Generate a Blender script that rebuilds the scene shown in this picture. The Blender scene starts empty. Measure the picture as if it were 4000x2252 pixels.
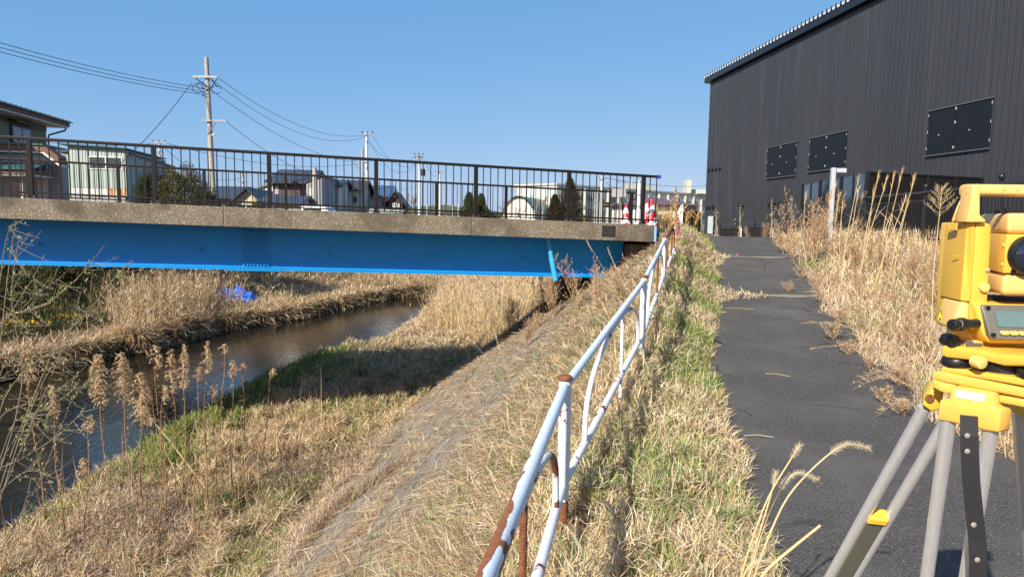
import bpy, bmesh, math, random
import numpy as np
from mathutils import Vector, Matrix
from math import sin, cos, pi, radians, atan2, sqrt, hypot

SC = bpy.context.scene
COL = SC.collection
random.seed(7)
RNG = np.random.default_rng(11)

# ------------------------------------------------------------ camera, sky, sun, exposure
F, PW, PH = 2667.0, 4000, 2252          # focal length and picture size of the photograph in pixels
PITCH, ROLL = radians(5.8), radians(0.84)
fw = np.array([0, cos(PITCH), -sin(PITCH)])
_r0 = np.array([1.0, 0, 0]); _u0 = np.array([0, sin(PITCH), cos(PITCH)])
RT = _r0 * cos(ROLL) + _u0 * sin(ROLL)
UP = -_r0 * sin(ROLL) + _u0 * cos(ROLL)
camd = bpy.data.cameras.new("camera"); cam = bpy.data.objects.new("camera", camd); COL.objects.link(cam)
camd.sensor_width = 36; camd.lens = 36 * F / PW
camd.clip_start = 0.05; camd.clip_end = 9000
m = Matrix(((RT[0], UP[0], -fw[0], 0), (RT[1], UP[1], -fw[1], 0), (RT[2], UP[2], -fw[2], 0), (0, 0, 0, 1)))
cam.matrix_world = m
SC.camera = cam

SUN_EL, SUN_TRAVEL = radians(35), radians(56)      # light travels towards this compass angle from +x
SKY = 0.115; SUNP = 4.8; EXPO = 0.68
w = bpy.data.worlds.new("World"); SC.world = w; w.use_nodes = True
nt = w.node_tree; bg = nt.nodes["Background"]
sky = nt.nodes.new("ShaderNodeTexSky"); sky.sky_type = 'NISHITA'; sky.sun_disc = False
sky.sun_elevation = SUN_EL
to_sun = SUN_TRAVEL + pi
sky.sun_rotation = pi / 2 - to_sun
sky.altitude = 100; sky.air_density = .4; sky.dust_density = 1.0; sky.ozone_density = 8.0
_s = nt.nodes.new("ShaderNodeSeparateColor"); _c = nt.nodes.new("ShaderNodeCombineColor"); nt.links.new(sky.outputs[0], _s.inputs[0])
for _k, (_g, _a) in enumerate(((.80, 1.62), (.40, 2.12), (.17, 3.45))):      # clear spring sky, evened out towards the horizon
    _p = nt.nodes.new("ShaderNodeMath"); _p.operation = 'POWER'; _p.inputs[1].default_value = _g; nt.links.new(_s.outputs[_k], _p.inputs[0])
    _m = nt.nodes.new("ShaderNodeMath"); _m.operation = 'MULTIPLY'; _m.inputs[1].default_value = _a; nt.links.new(_p.outputs[0], _m.inputs[0]); nt.links.new(_m.outputs[0], _c.inputs[_k])
nt.links.new(_c.outputs[0], bg.inputs[0]); bg.inputs[1].default_value = SKY
sl = bpy.data.lights.new("sun", 'SUN'); sl.energy = SUNP; sl.angle = radians(0.53); sl.color = (1, .93, .82)
so = bpy.data.objects.new("sun", sl); COL.objects.link(so)
dvec = Vector((cos(SUN_TRAVEL) * cos(SUN_EL), sin(SUN_TRAVEL) * cos(SUN_EL), -sin(SUN_EL)))
so.rotation_euler = dvec.to_track_quat('-Z', 'Y').to_euler(); so.location = (-6, -9, 12)
SC.view_settings.view_transform = 'Standard'; SC.view_settings.look = 'None'
SC.view_settings.exposure = EXPO; SC.view_settings.gamma = 1
SC.render.engine = 'CYCLES'
SC.cycles.max_bounces = 6; SC.cycles.diffuse_bounces = 3; SC.cycles.glossy_bounces = 3
SC.cycles.transmission_bounces = 3; SC.cycles.caustics_reflective = False; SC.cycles.caustics_refractive = False


def at(px, py, Y=None, Z=None, D=None):
    "point where the sight line through a pixel of the photograph meets world y=Y, z=Z or lens depth D"
    d = fw + RT * ((px - 2000) / F) - UP * ((py - 1126) / F)
    t = Y / d[1] if Y is not None else (Z / d[2] if Z is not None else D)
    return d * t


# ------------------------------------------------------------ materials
MATS = {}


def mat(name, c1, c2=None, scale=8, rough=.6, metal=0, bump=0, bscale=60, lo=.35, hi=.65, c3=None, s3=3, lo3=.55, hi3=.7,
        stretch=None, spec=.5, coat=0, detail=5, vcol=False, trans=0, alpha=1):
    m = bpy.data.materials.new(name); m.use_nodes = True; n = m.node_tree; N = n.nodes; L = n.links
    b = N["Principled BSDF"]; b.inputs["Roughness"].default_value = rough; b.inputs["Metallic"].default_value = metal
    b.inputs["Specular IOR Level"].default_value = spec; b.inputs["Coat Weight"].default_value = coat
    b.inputs["Base Color"].default_value = (*c1, 1)
    tc = N.new("ShaderNodeTexCoord"); src = tc.outputs["Object"]
    if stretch:
        mp = N.new("ShaderNodeMapping"); mp.inputs["Scale"].default_value = stretch; L.new(src, mp.inputs[0]); src = mp.outputs[0]
    cur = None
    if vcol:
        a = N.new("ShaderNodeAttribute"); a.attribute_name = "Col"; cur = a.outputs["Color"]

    def noise(sc, lo, hi, det=5):
        t = N.new("ShaderNodeTexNoise"); t.inputs["Scale"].default_value = sc; t.inputs["Detail"].default_value = det
        t.inputs["Roughness"].default_value = .6; L.new(src, t.inputs["Vector"])
        r = N.new("ShaderNodeMapRange"); r.inputs[1].default_value = lo; r.inputs[2].default_value = hi; r.clamp = True
        L.new(t.outputs["Fac"], r.inputs[0]); return r.outputs[0]

    def mix(fac, a, c):
        x = N.new("ShaderNodeMix"); x.data_type = 'RGBA'; L.new(fac, x.inputs[0])
        if a is None: x.inputs[6].default_value = (*c1, 1)
        else: L.new(a, x.inputs[6])
        x.inputs[7].default_value = (*c, 1); return x.outputs[2]
    if c2 is not None: cur = mix(noise(scale, lo, hi, detail), cur, c2)
    if c3 is not None: cur = mix(noise(s3, lo3, hi3), cur, c3)
    if cur is not None: L.new(cur, b.inputs["Base Color"])
    if bump:
        t = N.new("ShaderNodeTexNoise"); t.inputs["Scale"].default_value = bscale; t.inputs["Detail"].default_value = 4
        L.new(src, t.inputs["Vector"])
        bp = N.new("ShaderNodeBump"); bp.inputs["Strength"].default_value = bump; bp.inputs["Distance"].default_value = .02
        L.new(t.outputs["Fac"], bp.inputs["Height"]); L.new(bp.outputs[0], b.inputs["Normal"])
    if trans:
        tr = N.new("ShaderNodeBsdfTranslucent"); ms = N.new("ShaderNodeMixShader"); ms.inputs[0].default_value = trans
        if cur is not None: L.new(cur, tr.inputs[0])
        else: tr.inputs[0].default_value = (*c1, 1)
        L.new(b.outputs[0], ms.inputs[1]); L.new(tr.outputs[0], ms.inputs[2])
        L.new(ms.outputs[0], N["Material Output"].inputs[0])
    MATS[name] = m
    return m


def aggregate(name, base, stones, scale, bump=.5, dirt=(.12, .1, .07), rough=.85, dscale=1.3, dlo=.5, dhi=.68):
    "exposed stones in a matrix: concrete face, asphalt"
    m = bpy.data.materials.new(name); m.use_nodes = True; N = m.node_tree.nodes; L = m.node_tree.links
    b = N["Principled BSDF"]; b.inputs["Roughness"].default_value = rough; b.inputs["Specular IOR Level"].default_value = .3
    tc = N.new("ShaderNodeTexCoord")
    v = N.new("ShaderNodeTexVoronoi"); v.inputs["Scale"].default_value = scale; L.new(tc.outputs["Object"], v.inputs["Vector"])
    cr = N.new("ShaderNodeValToRGB"); cr.color_ramp.interpolation = 'CONSTANT'
    sep = N.new("ShaderNodeSeparateColor"); L.new(v.outputs["Color"], sep.inputs[0]); L.new(sep.outputs[0], cr.inputs[0])
    el = cr.color_ramp.elements
    for i, c in enumerate(stones):
        e = el[i] if i < 2 else el.new(i / len(stones))
        e.position = i / len(stones); e.color = (*c, 1)
    mr = N.new("ShaderNodeMapRange"); mr.inputs[1].default_value = .25; mr.inputs[2].default_value = .6
    L.new(v.outputs["Distance"], mr.inputs[0])
    x = N.new("ShaderNodeMix"); x.data_type = 'RGBA'; L.new(mr.outputs[0], x.inputs[0]); L.new(cr.outputs[0], x.inputs[6])
    x.inputs[7].default_value = (*base, 1)
    t = N.new("ShaderNodeTexNoise"); t.inputs["Scale"].default_value = dscale; t.inputs["Detail"].default_value = 7
    L.new(tc.outputs["Object"], t.inputs["Vector"])
    r = N.new("ShaderNodeMapRange"); r.inputs[1].default_value = dlo; r.inputs[2].default_value = dhi; r.inputs[4].default_value = .75
    L.new(t.outputs["Fac"], r.inputs[0])
    y = N.new("ShaderNodeMix"); y.data_type = 'RGBA'; L.new(r.outputs[0], y.inputs[0]); L.new(x.outputs[2], y.inputs[6])
    y.inputs[7].default_value = (*dirt, 1); L.new(y.outputs[2], b.inputs["Base Color"])
    bp = N.new("ShaderNodeBump"); bp.inputs["Strength"].default_value = bump; bp.inputs["Distance"].default_value = .01; bp.invert = True
    L.new(v.outputs["Distance"], bp.inputs["Height"]); L.new(bp.outputs[0], b.inputs["Normal"])
    MATS[name] = m
    return m


# ------------------------------------------------------------ object helpers
def link(o): COL.objects.link(o); return o


def tag(o, label=None, cat=None, group=None, kind=None):
    if label: o["label"] = label
    if cat: o["category"] = cat
    if group: o["group"] = group
    if kind: o["kind"] = kind
    return o


def empty(name, loc, label=None, cat=None, group=None):
    o = link(bpy.data.objects.new(name, None)); o.location = loc; o.empty_display_size = .2
    return tag(o, label, cat, group)


def wloc(o):
    v = Vector((0, 0, 0))
    while o is not None: v += Vector(o.location); o = o.parent
    return v


def copy_tree(o, parent=None):
    c = o.copy(); COL.objects.link(c); c.parent = parent
    for ch in list(o.children): copy_tree(ch, c)
    return c


def frame_of(d):
    d = Vector(d).normalized(); a = Vector((0, 0, 1)) if abs(d.z) < .9 else Vector((1, 0, 0))
    x = d.cross(a).normalized(); return x, d.cross(x).normalized()


class MB:
    def __init__(s): s.v = []; s.f = []

    def add(s, vs, fs):
        k = len(s.v); s.v += [tuple(v) for v in vs]; s.f += [tuple(i + k for i in f) for f in fs]; return s

    def box(s, c, d, ax=None):
        c = Vector(c); X, Y, Z = ax or (Vector((1, 0, 0)), Vector((0, 1, 0)), Vector((0, 0, 1)))
        X, Y, Z = Vector(X), Vector(Y), Vector(Z)
        vs = [c + X * d[0] / 2 * i + Y * d[1] / 2 * j + Z * d[2] / 2 * k for i in (-1, 1) for j in (-1, 1) for k in (-1, 1)]
        return s.add(vs, [(0, 1, 3, 2), (4, 6, 7, 5), (0, 4, 5, 1), (2, 3, 7, 6), (0, 2, 6, 4), (1, 5, 7, 3)])

    def hexa(s, a, b):
        "two quads a (4 pts) and b (4 pts) joined"
        return s.add(list(a) + list(b), [(3, 2, 1, 0), (4, 5, 6, 7), (0, 1, 5, 4), (1, 2, 6, 5), (2, 3, 7, 6), (3, 0, 4, 7)])

    def prism(s, poly, vec):
        n = len(poly); vec = Vector(vec); a = [Vector(p) for p in poly]; b = [p + vec for p in a]
        return s.add(a + b, [tuple(range(n - 1, -1, -1)), tuple(range(n, 2 * n))] + [(i, (i + 1) % n, n + (i + 1) % n, n + i) for i in range(n)])

    def tube(s, pts, r, seg=8, caps=True):
        pts = [Vector(p) for p in pts]; n = len(pts); rs = r if isinstance(r, (list, tuple)) else [r] * n
        x = None; rings = []
        for i, p in enumerate(pts):
            d = (pts[min(i + 1, n - 1)] - pts[max(i - 1, 0)])
            if d.length < 1e-9: d = Vector((0, 0, 1))
            d.normalize()
            if x is None: x, y = frame_of(d)
            else:
                x = (x - d * x.dot(d))
                if x.length < 1e-6: x, y = frame_of(d)
                x.normalize()
            y = d.cross(x)
            rings += [p + (x * cos(2 * pi * k / seg) + y * sin(2 * pi * k / seg)) * rs[i] for k in range(seg)]
        fs = [(i * seg + k, i * seg + (k + 1) % seg, (i + 1) * seg + (k + 1) % seg, (i + 1) * seg + k) for i in range(n - 1) for k in range(seg)]
        if caps: fs += [tuple(range(seg - 1, -1, -1)), tuple((n - 1) * seg + k for k in range(seg))]
        return s.add(rings, fs)

    def lathe(s, c, prof, axis=(0, 0, 1), seg=16):
        "prof: (radius, height) pairs along axis from c"
        c = Vector(c); ax = Vector(axis).normalized(); x, y = frame_of(ax); vs = []
        for r, h in prof: vs += [c + ax * h + (x * cos(2 * pi * k / seg) + y * sin(2 * pi * k / seg)) * max(r, 1e-4) for k in range(seg)]
        n = len(prof)
        fs = [(i * seg + k, i * seg + (k + 1) % seg, (i + 1) * seg + (k + 1) % seg, (i + 1) * seg + k) for i in range(n - 1) for k in range(seg)]
        fs += [tuple(range(seg - 1, -1, -1)), tuple((n - 1) * seg + k for k in range(seg))]
        return s.add(vs, fs)

    def quad(s, a, b, c, d): return s.add([a, b, c, d], [(0, 1, 2, 3)])

    def build(s, name, material, parent=None, bevel=0, smooth=False, segs=2, fix=True):
        off = wloc(parent) if parent is not None else Vector((0, 0, 0))
        me = bpy.data.meshes.new(name)
        me.from_pydata([tuple(Vector(v) - off) for v in s.v], [], s.f)
        if fix or bevel:
            bm = bmesh.new(); bm.from_mesh(me)
            bmesh.ops.recalc_face_normals(bm, faces=bm.faces)
            if bevel:
                es = [e for e in bm.edges if len(e.link_faces) == 2 and e.calc_face_angle(0) > .45]
                bmesh.ops.bevel(bm, geom=es, offset=bevel, segments=segs, affect='EDGES', profile=.5, clamp_overlap=True)
            bm.to_mesh(me); bm.free()
        if smooth:
            me.polygons.foreach_set("use_smooth", [True] * len(me.polygons))
            try: me.set_sharp_from_angle(angle=radians(40))
            except Exception: pass
        me.materials.append(material if not isinstance(material, str) else MATS[material])
        o = link(bpy.data.objects.new(name, me)); o.parent = parent
        return o


def npmesh(name, V, faces_flat, loop_tot, material, cols=None, parent=None, smooth=False):
    me = bpy.data.meshes.new(name)
    nv = len(V); me.vertices.add(nv); me.vertices.foreach_set("co", V.astype(np.float32).ravel())
    nl = len(faces_flat); me.loops.add(nl); me.loops.foreach_set("vertex_index", faces_flat.astype(np.int32))
    np_ = len(loop_tot); me.polygons.add(np_)
    st = np.concatenate([[0], np.cumsum(loop_tot)[:-1]]).astype(np.int32)
    me.polygons.foreach_set("loop_start", st)
    me.polygons.foreach_set("loop_total", loop_tot.astype(np.int32))
    if smooth: me.polygons.foreach_set("use_smooth", np.ones(np_, bool))
    me.update(calc_edges=True)
    if cols is not None:
        a = me.color_attributes.new("Col", 'FLOAT_COLOR', 'POINT')
        c4 = np.ones((nv, 4), np.float32); c4[:, :3] = cols; a.data.foreach_set("color", c4.ravel())
    me.materials.append(MATS[material])
    o = link(bpy.data.objects.new(name, me)); o.parent = parent
    return o


# ------------------------------------------------------------ ribbons: blades, stalks, leaves
class RB:
    "collects ribbons (N,K,3) with widths (N,K), a side vector (N,3) and colours (N,3)"
    def __init__(s): s.V = []; s.Fc = []; s.n = 0; s.C = []

    def add(s, P, Wd, S, C):
        P = np.asarray(P, float); N, K, _ = P.shape
        Wd = np.broadcast_to(Wd, (N, K)); S = np.asarray(S, float)
        if S.ndim == 1: S = np.broadcast_to(S, (N, 3))
        off = S[:, None, :] * Wd[:, :, None] * .5
        V = np.stack([P - off, P + off], 2).reshape(N, K * 2, 3)
        base = (np.arange(N) * K * 2 + s.n)[:, None]
        fs = []
        for k in range(K - 1):
            fs.append(base + np.array([2 * k, 2 * k + 1, 2 * k + 3, 2 * k + 2]))
        s.Fc.append(np.concatenate([f.reshape(N, 1, 4) for f in fs], 1).reshape(-1))
        s.V.append(V.reshape(-1, 3)); s.n += N * K * 2
        C = np.broadcast_to(np.asarray(C, float), (N, 3))
        s.C.append(np.repeat(C, K * 2, 0))
        return s

    def blades(s, P, az, tilt, ln, wd, curve, C, K=4, az2=None):
        "blades rooted at P bending over"
        N = len(P); t = np.linspace(0, 1, K); az2 = 0 if az2 is None else az2
        pts = np.zeros((N, K, 3)); pts[:, 0] = P
        for k in range(1, K):
            tm = (t[k] + t[k - 1]) / 2; th = tilt + curve * tm; a = az + az2 * tm
            d = np.stack([np.sin(th) * np.cos(a), np.sin(th) * np.sin(a), np.cos(th)], 1)
            pts[:, k] = pts[:, k - 1] + d * (ln * (t[k] - t[k - 1]))[:, None]
        b = az + pi / 2 + RNG.uniform(-.9, .9, N)
        S = np.stack([np.cos(b), np.sin(b), RNG.uniform(-.5, .5, N)], 1); S /= np.linalg.norm(S, axis=1)[:, None]
        prof = np.array([.8, 1, .7, .08]) if K == 4 else np.interp(t, [0, .3, .7, 1], [.8, 1, .7, .1])
        return s.add(pts, wd[:, None] * prof[None, :], S, C)

    def build(s, name, material, parent=None):
        V = np.concatenate(s.V); f = np.concatenate(s.Fc)
        if parent is not None: V = V - np.array(wloc(parent))
        return npmesh(name, V, f, np.full(len(f) // 4, 4), material, np.concatenate(s.C), parent)


def pal(n, cols, wts=None, jit=.18):
    cols = np.array(cols, float); i = RNG.choice(len(cols), n, p=None if wts is None else np.array(wts) / np.sum(wts))
    return np.clip(cols[i] * RNG.uniform(1 - jit, 1 + jit, (n, 1)) * RNG.uniform(.95, 1.05, (n, 3)), 0, 1)


STRAW = [(.68, .53, .30), (.78, .66, .44), (.54, .39, .20), (.34, .23, .12), (.62, .52, .36)]
BROWN = [(.46, .30, .16), (.57, .40, .23), (.28, .17, .09), (.66, .51, .32), (.38, .29, .21)]
GREEN = [(.16, .25, .05), (.22, .32, .07), (.11, .19, .05), (.30, .36, .10)]


def vnoise(x, y, s, seed=0):
    "cheap smooth noise 0..1"
    r = np.random.default_rng(seed + 100); o = 0
    for k in range(5):
        a = r.uniform(0, 2 * pi); f = s * r.uniform(.6, 1.9); p = r.uniform(0, 6.3); q = r.uniform(0, 6.3)
        u = x * np.cos(a) + y * np.sin(a); v = -x * np.sin(a) + y * np.cos(a)
        o = o + np.sin(u * f + p + 1.3 * np.sin(v * f * .7 + q))
    return .5 + o / 7

# ------------------------------------------------------------ the lie of the land (eye height is z = 0)
FENCE = [(-.30, .35, -.90), (.285, 3.5, -.82), (1.27, 6.55, -.53), (2.2, 9.9, -.225), (3.16, 13.3, .075)]   # caps of the pipe fence posts
WATER = -5.2


def I(y, *p): return np.interp(y, [a for a, _ in p], [b for _, b in p])


def xfence(y): return I(y, (-30, -6), (.35, -.30), (3.5, .285), (6.55, 1.27), (9.9, 2.2), (13.3, 3.16), (15, 3.6), (22, 4.2), (60, 8))
def zfence(y): return I(y, (-30, -1.7), (3.5, -1.68), (6.55, -1.34), (9.9, -1.02), (13.3, -.66), (15, -.33), (17, -.22), (21, -.22), (24, -.4), (60, -.6))
def xpathL(y): return I(y, (-30, -6), (0, .3), (2.96, 1.12), (4.47, 1.5), (7.23, 2.12), (11.8, 3.55), (15.75, 4.7), (22.9, 6.4), (30, 7.6), (60, 12))
def pathw(y): return I(y, (0, 2.1), (20, 2.05), (24, 3), (30, 4))
def zpath(y): return I(y, (-30, -1.58), (6.8, -1.57), (8.2, -1.5), (11.6, -1.28), (12, -1.26), (15.6, -.84), (16.1, -.80), (21, -.52), (23, -.5), (27, -.68), (34, -.85), (60, -.9))
def xtoe(y): return I(y, (-30, -4.5), (3.5, -3.9), (8.7, -3.4), (11.4, -3.2), (14.7, -2.9), (19.4, -2.2), (26.7, -.4), (40, 2), (60, 4))
def xR(y): return I(y, (-30, -8.5), (10, -7.8), (15, -8), (20.4, -7.8), (23.3, -7.3), (26.2, -6.6), (28, -5.2), (34.5, -4.9), (43, -4.9), (46, -5.5), (60, -5))
def xL(y): return I(y, (-30, -21), (10, -18.5), (20.9, -15.9), (24.2, -14), (27.3, -13.4), (29.8, -12.8), (33, -11.5), (35.3, -10.3), (40.2, -9.1), (43.8, -7.3), (46.5, -5.2), (60, -5))


def edgeL(y): return .75 * (vnoise(y, y * 0, 1.0, 5) - .5) + .40 * (vnoise(y, y * 0, 3.7, 8) - .5)


def smooth(t): t = np.clip(t, 0, 1); return t * t * (3 - 2 * t)


def zground(x, y, rough=True):
    x = np.asarray(x, float); y = np.asarray(y, float)
    xf, zf, xl, zp, xt = xfence(y), zfence(y), xpathL(y), zpath(y), xtoe(y); xr = xl + pathw(y)
    low = -4.86 - .16 * smooth((xt - x) / (xt - xR(y) + 1e-6))
    if rough: low = low + .09 * (vnoise(x, y, 6.5, 9) - .5) + .12 * (vnoise(x, y, 1.5, 1) - .5) * smooth((xt - x) / 1.0) + .12 * (vnoise(x, y, .5, 2) - .5)
    sl = np.clip((x - xt) / (xf - .2 - xt), 0, 1)
    z = np.where(x < xt, low, low * (1 - sl) + zf * sl)
    # strip between fence and path
    t = (x - (xf - .2)) / (xl - xf + .2)
    strip = zf * (1 - smooth(t)) + zp * smooth(t) + .04 * np.sin(np.clip(t, 0, 1) * pi)
    near = smooth((y - 14.2) / 1.2) * smooth((22 - y) / 2)
    strip = np.where(near > 0, strip * (1 - near) + (zf * (1 - smooth((t - .45) / .6)) + zp * smooth((t - .45) / .6)) * near, strip)
    if rough: strip = strip + .035 * (vnoise(x, y, 5, 3) - .5) * np.sin(np.clip(t, 0, 1) * pi)
    z = np.where(x > xf - .2, strip, z)
    # path bed, then the ground rising to the black fence
    z = np.where(x > xl, zp - .015, z)
    up = np.minimum(zp + (x - xr) * .16, np.maximum(-.38, zp))
    rr = .10 * (vnoise(x, y, 1.2, 4) - .5) * smooth((x - xr) / .6) if rough else 0
    far = smooth((y - 24) / 6)
    z = np.where(x > xr, (up + rr) * (1 - far) + (zp) * far, z)
    # river bed and the left bank
    xr_, xl_ = xR(y), xL(y)
    wl = .12 * (vnoise(y, y * 0, 2.4, 5) - .5); we = edgeL(y)
    open_ = smooth((46 - y) / 2)
    inner = -5.9
    d = (xr_ + wl * 2 - x)                      # metres into the river from the right edge
    z = np.where((d > -.35), z * smooth(-d / .35) + (1 - smooth(-d / .35)) * (WATER + .0), z)
    z = np.where(d > 0, np.maximum(inner, WATER - d * 1.6), z)
    e = (xl_ - x) + we
    lb = WATER + .55 * smooth((e + .1) / .35) + .12 * smooth((e - .8) / 2.2) * 1.0
    lb = lb + 3.9 * smooth((e - 3.2) / 8.5)
    lb = lb + (.22 * (vnoise(x, y, 1.1, 6) - .5) if rough else 0) * smooth(e / .8)
    lb = np.where(e < -.1, np.maximum(inner, WATER + (e + .1) * 1.6), lb)
    closed = -4.75 + .2 * (vnoise(x, y, .6, 7) - .5)
    zz = np.where(e > -3.0, lb, z)
    zz = np.where(e > -1.2, lb, np.where(x < xr_, z, z))
    z = np.where(y < 46.5, zz, np.where(x < xt, np.where(e > 0, lb, closed), z))
    # beyond the bend everything climbs to the plain
    k = smooth((y - 62) / 22)
    z = np.where(x < 9, z * (1 - k) + (-.55) * k, z)
    return z


def tile_terrain():
    def axis(lo, hi, st, far, n): return np.unique(np.round(np.concatenate([np.arange(lo, hi, st), hi + (far - hi) * np.linspace(0, 1, n) ** 2.6, lo - (far - abs(lo)) * np.linspace(0, 1, n) ** 2.6]), 3))
    xs = axis(-26, 20, .16, 3500, 26)
    ys = np.unique(np.round(np.concatenate([np.arange(-4, 12, .14), np.arange(12, 60, .22), 60 + 4500 * np.linspace(0, 1, 28) ** 2.6, -4 - 300 * np.linspace(0, 1, 8) ** 2]), 3))
    X, Y = np.meshgrid(xs, ys); Z = zground(X, Y)
    flat = np.clip((np.hypot(X, Y - 20) - 60) / 40, 0, 1)
    Z = Z * (1 - flat) + (-.55) * flat
    V = np.stack([X.ravel(), Y.ravel(), Z.ravel()], 1)
    ny, nx = X.shape; i = (np.arange(ny - 1)[:, None] * nx + np.arange(nx - 1)[None, :]).ravel()
    f = np.stack([i, i + 1, i + nx + 1, i + nx], 1).ravel()
    # own colour of the ground: soil and old straw, concrete lining on the slope
    x, y = V[:, 0], V[:, 1]
    C = np.tile(np.array([[.12, .085, .05]]), (len(V), 1))
    n1 = vnoise(x, y, 3, 21)[:, None]
    C = C * (1 - n1) + np.array([[.19, .14, .085]]) * n1
    xt, xf = xtoe(y), xfence(y)
    conc = ((x > xt - .1) & (x < xf - .25) & (y > -2) & (y < 34))
    C[conc] = (.27, .25, .21)
    far = np.hypot(x, y) > 70
    C[far] = (.16, .15, .09)
    bed = V[:, 2] < WATER + .25
    C[bed] = (.07, .05, .03)
    o = npmesh("ground", V, f, np.full(len(f) // 4, 4), "soil", C, smooth=True)
    tag(o, kind="structure")


mat("soil", (.2, .15, .09), (.10, .07, .04), scale=3.2, lo=.55, hi=.8, rough=.95, bump=.5, bscale=25, vcol=True, spec=.2, detail=8)
tile_terrain()

# water
wm = mat("river_water", (.016, .014, .009), rough=.04, spec=.5)
n = wm.node_tree; N = n.nodes; L = n.links; b = N["Principled BSDF"]; b.inputs["IOR"].default_value = 1.65
tc = N.new("ShaderNodeTexCoord"); mp = N.new("ShaderNodeMapping"); mp.inputs["Scale"].default_value = (3.2, .9, 1); mp.inputs["Rotation"].default_value = (0, 0, -.12)
L.new(tc.outputs["Object"], mp.inputs[0])
t1 = N.new("ShaderNodeTexNoise"); t1.inputs["Scale"].default_value = 2.1; t1.inputs["Detail"].default_value = 6; t1.inputs["Roughness"].default_value = .55
t1.inputs["Distortion"].default_value = .8
L.new(mp.outputs[0], t1.inputs["Vector"])
bp = N.new("ShaderNodeBump"); bp.inputs["Strength"].default_value = .38; bp.inputs["Distance"].default_value = .035
L.new(t1.outputs["Fac"], bp.inputs["Height"]); L.new(bp.outputs[0], b.inputs["Normal"])
mb = MB(); mb.quad((-45, -20, WATER), (3, -20, WATER), (3, 48, WATER), (-45, 48, WATER)); tag(mb.build("river", wm), kind="structure")

# concrete lining of the slope, a sheet on the bank
cm = bpy.data.materials.new("slope_concrete"); cm.use_nodes = True; N = cm.node_tree.nodes; L = cm.node_tree.links; b = N["Principled BSDF"]; b.inputs["Roughness"].default_value = .95; b.inputs["Specular IOR Level"].default_value = .2
a_ = N.new("ShaderNodeAttribute"); a_.attribute_name = "uvm"
def _n(sx, sy, det, lo, hi):
    mp = N.new("ShaderNodeMapping"); mp.inputs["Scale"].default_value = (sx, sy, 1); L.new(a_.outputs["Vector"], mp.inputs[0])
    t = N.new("ShaderNodeTexNoise"); t.inputs["Scale"].default_value = 1; t.inputs["Detail"].default_value = det; t.inputs["Roughness"].default_value = .65; L.new(mp.outputs[0], t.inputs["Vector"])
    r = N.new("ShaderNodeMapRange"); r.inputs[1].default_value = lo; r.inputs[2].default_value = hi; L.new(t.outputs["Fac"], r.inputs[0]); return r.outputs[0]
def _m(f, a, c):
    x = N.new("ShaderNodeMix"); x.data_type = 'RGBA'; L.new(f, x.inputs[0])
    if isinstance(a, tuple): x.inputs[6].default_value = (*a, 1)
    else: L.new(a, x.inputs[6])
    x.inputs[7].default_value = (*c, 1); return x.outputs[2]
c_ = _m(_n(9, 1.1, 8, .38, .62), (.37, .325, .25), (.19, .16, .12)); c_ = _m(_n(26, 2.2, 6, .55, .68), c_, (.56, .50, .40)); c_ = _m(_n(60, 60, 4, .58, .66), c_, (.09, .08, .065)); c_ = _m(_n(14, 1.6, 6, .60, .72), c_, (.12, .075, .045)); c_ = _m(_n(3.3, .22, 5, .60, .70), c_, (.13, .14, .06))
L.new(c_, b.inputs["Base Color"]); bp = N.new("ShaderNodeBump"); bp.inputs["Strength"].default_value = .8; bp.inputs["Distance"].default_value = .02; L.new(_n(70, 40, 5, .3, .7), bp.inputs["Height"]); L.new(bp.outputs[0], b.inputs["Normal"])
MATS["slope_concrete"] = cm
ys = np.arange(-2, 34, .2); nk = 40; V = []; UV = []
for y in ys:
    for k in range(nk + 1):
        s = k / nk; x = xtoe(y) - .25 + (xfence(y) - .22 - xtoe(y) + .25) * s; c = ((s * 9) % 1)
        V.append((x, y, float(zground(x, y)) + .012 + .006 * sin(s * 40 + y))); UV.append((s * 7.2, y, 0))
V = np.array(V); nx = nk + 1; i = (np.arange(len(ys) - 1)[:, None] * nx + np.arange(nk)[None, :]).ravel(); f = np.stack([i, i + 1, i + nx + 1, i + nx], 1).ravel()
o = npmesh("bank_lining", V, f, np.full(len(f) // 4, 4), "slope_concrete"); at_ = o.data.attributes.new("uvm", 'FLOAT_VECTOR', 'POINT'); at_.data.foreach_set("vector", np.array(UV, np.float32).ravel()); tag(o, kind="structure")

# path sheet with worn edges and two grassy joints
aggregate("asphalt", (.075, .070, .064), [(.105, .098, .090), (.078, .075, .074), (.15, .138, .12), (.050, .049, .050), (.095, .088, .078), (.22, .20, .17), (.028, .027, .027), (.06, .056, .050)],
          105, bump=.7, dirt=(.13, .12, .10), rough=.9, dscale=1.3, dlo=.45, dhi=.72)
_m = MATS["asphalt"]; N = _m.node_tree.nodes; L = _m.node_tree.links; b = N["Principled BSDF"]; old = b.inputs["Base Color"].links[0].from_socket
tc = N.new("ShaderNodeTexCoord"); nz = N.new("ShaderNodeTexNoise"); nz.inputs["Scale"].default_value = 2.5; nz.inputs["Detail"].default_value = 5; L.new(tc.outputs["Object"], nz.inputs["Vector"])
mxv = N.new("ShaderNodeMix"); mxv.data_type = 'VECTOR'; mxv.inputs[0].default_value = .22; L.new(tc.outputs["Object"], mxv.inputs[4]); L.new(nz.outputs["Color"], mxv.inputs[5])
vo = N.new("ShaderNodeTexVoronoi"); vo.feature = 'DISTANCE_TO_EDGE'; vo.inputs["Scale"].default_value = .85; L.new(mxv.outputs[1], vo.inputs["Vector"])
cr_ = N.new("ShaderNodeMapRange"); cr_.inputs[1].default_value = .004; cr_.inputs[2].default_value = .012; cr_.inputs[3].default_value = .75; cr_.inputs[4].default_value = 0; L.new(vo.outputs["Distance"], cr_.inputs[0])
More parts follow.
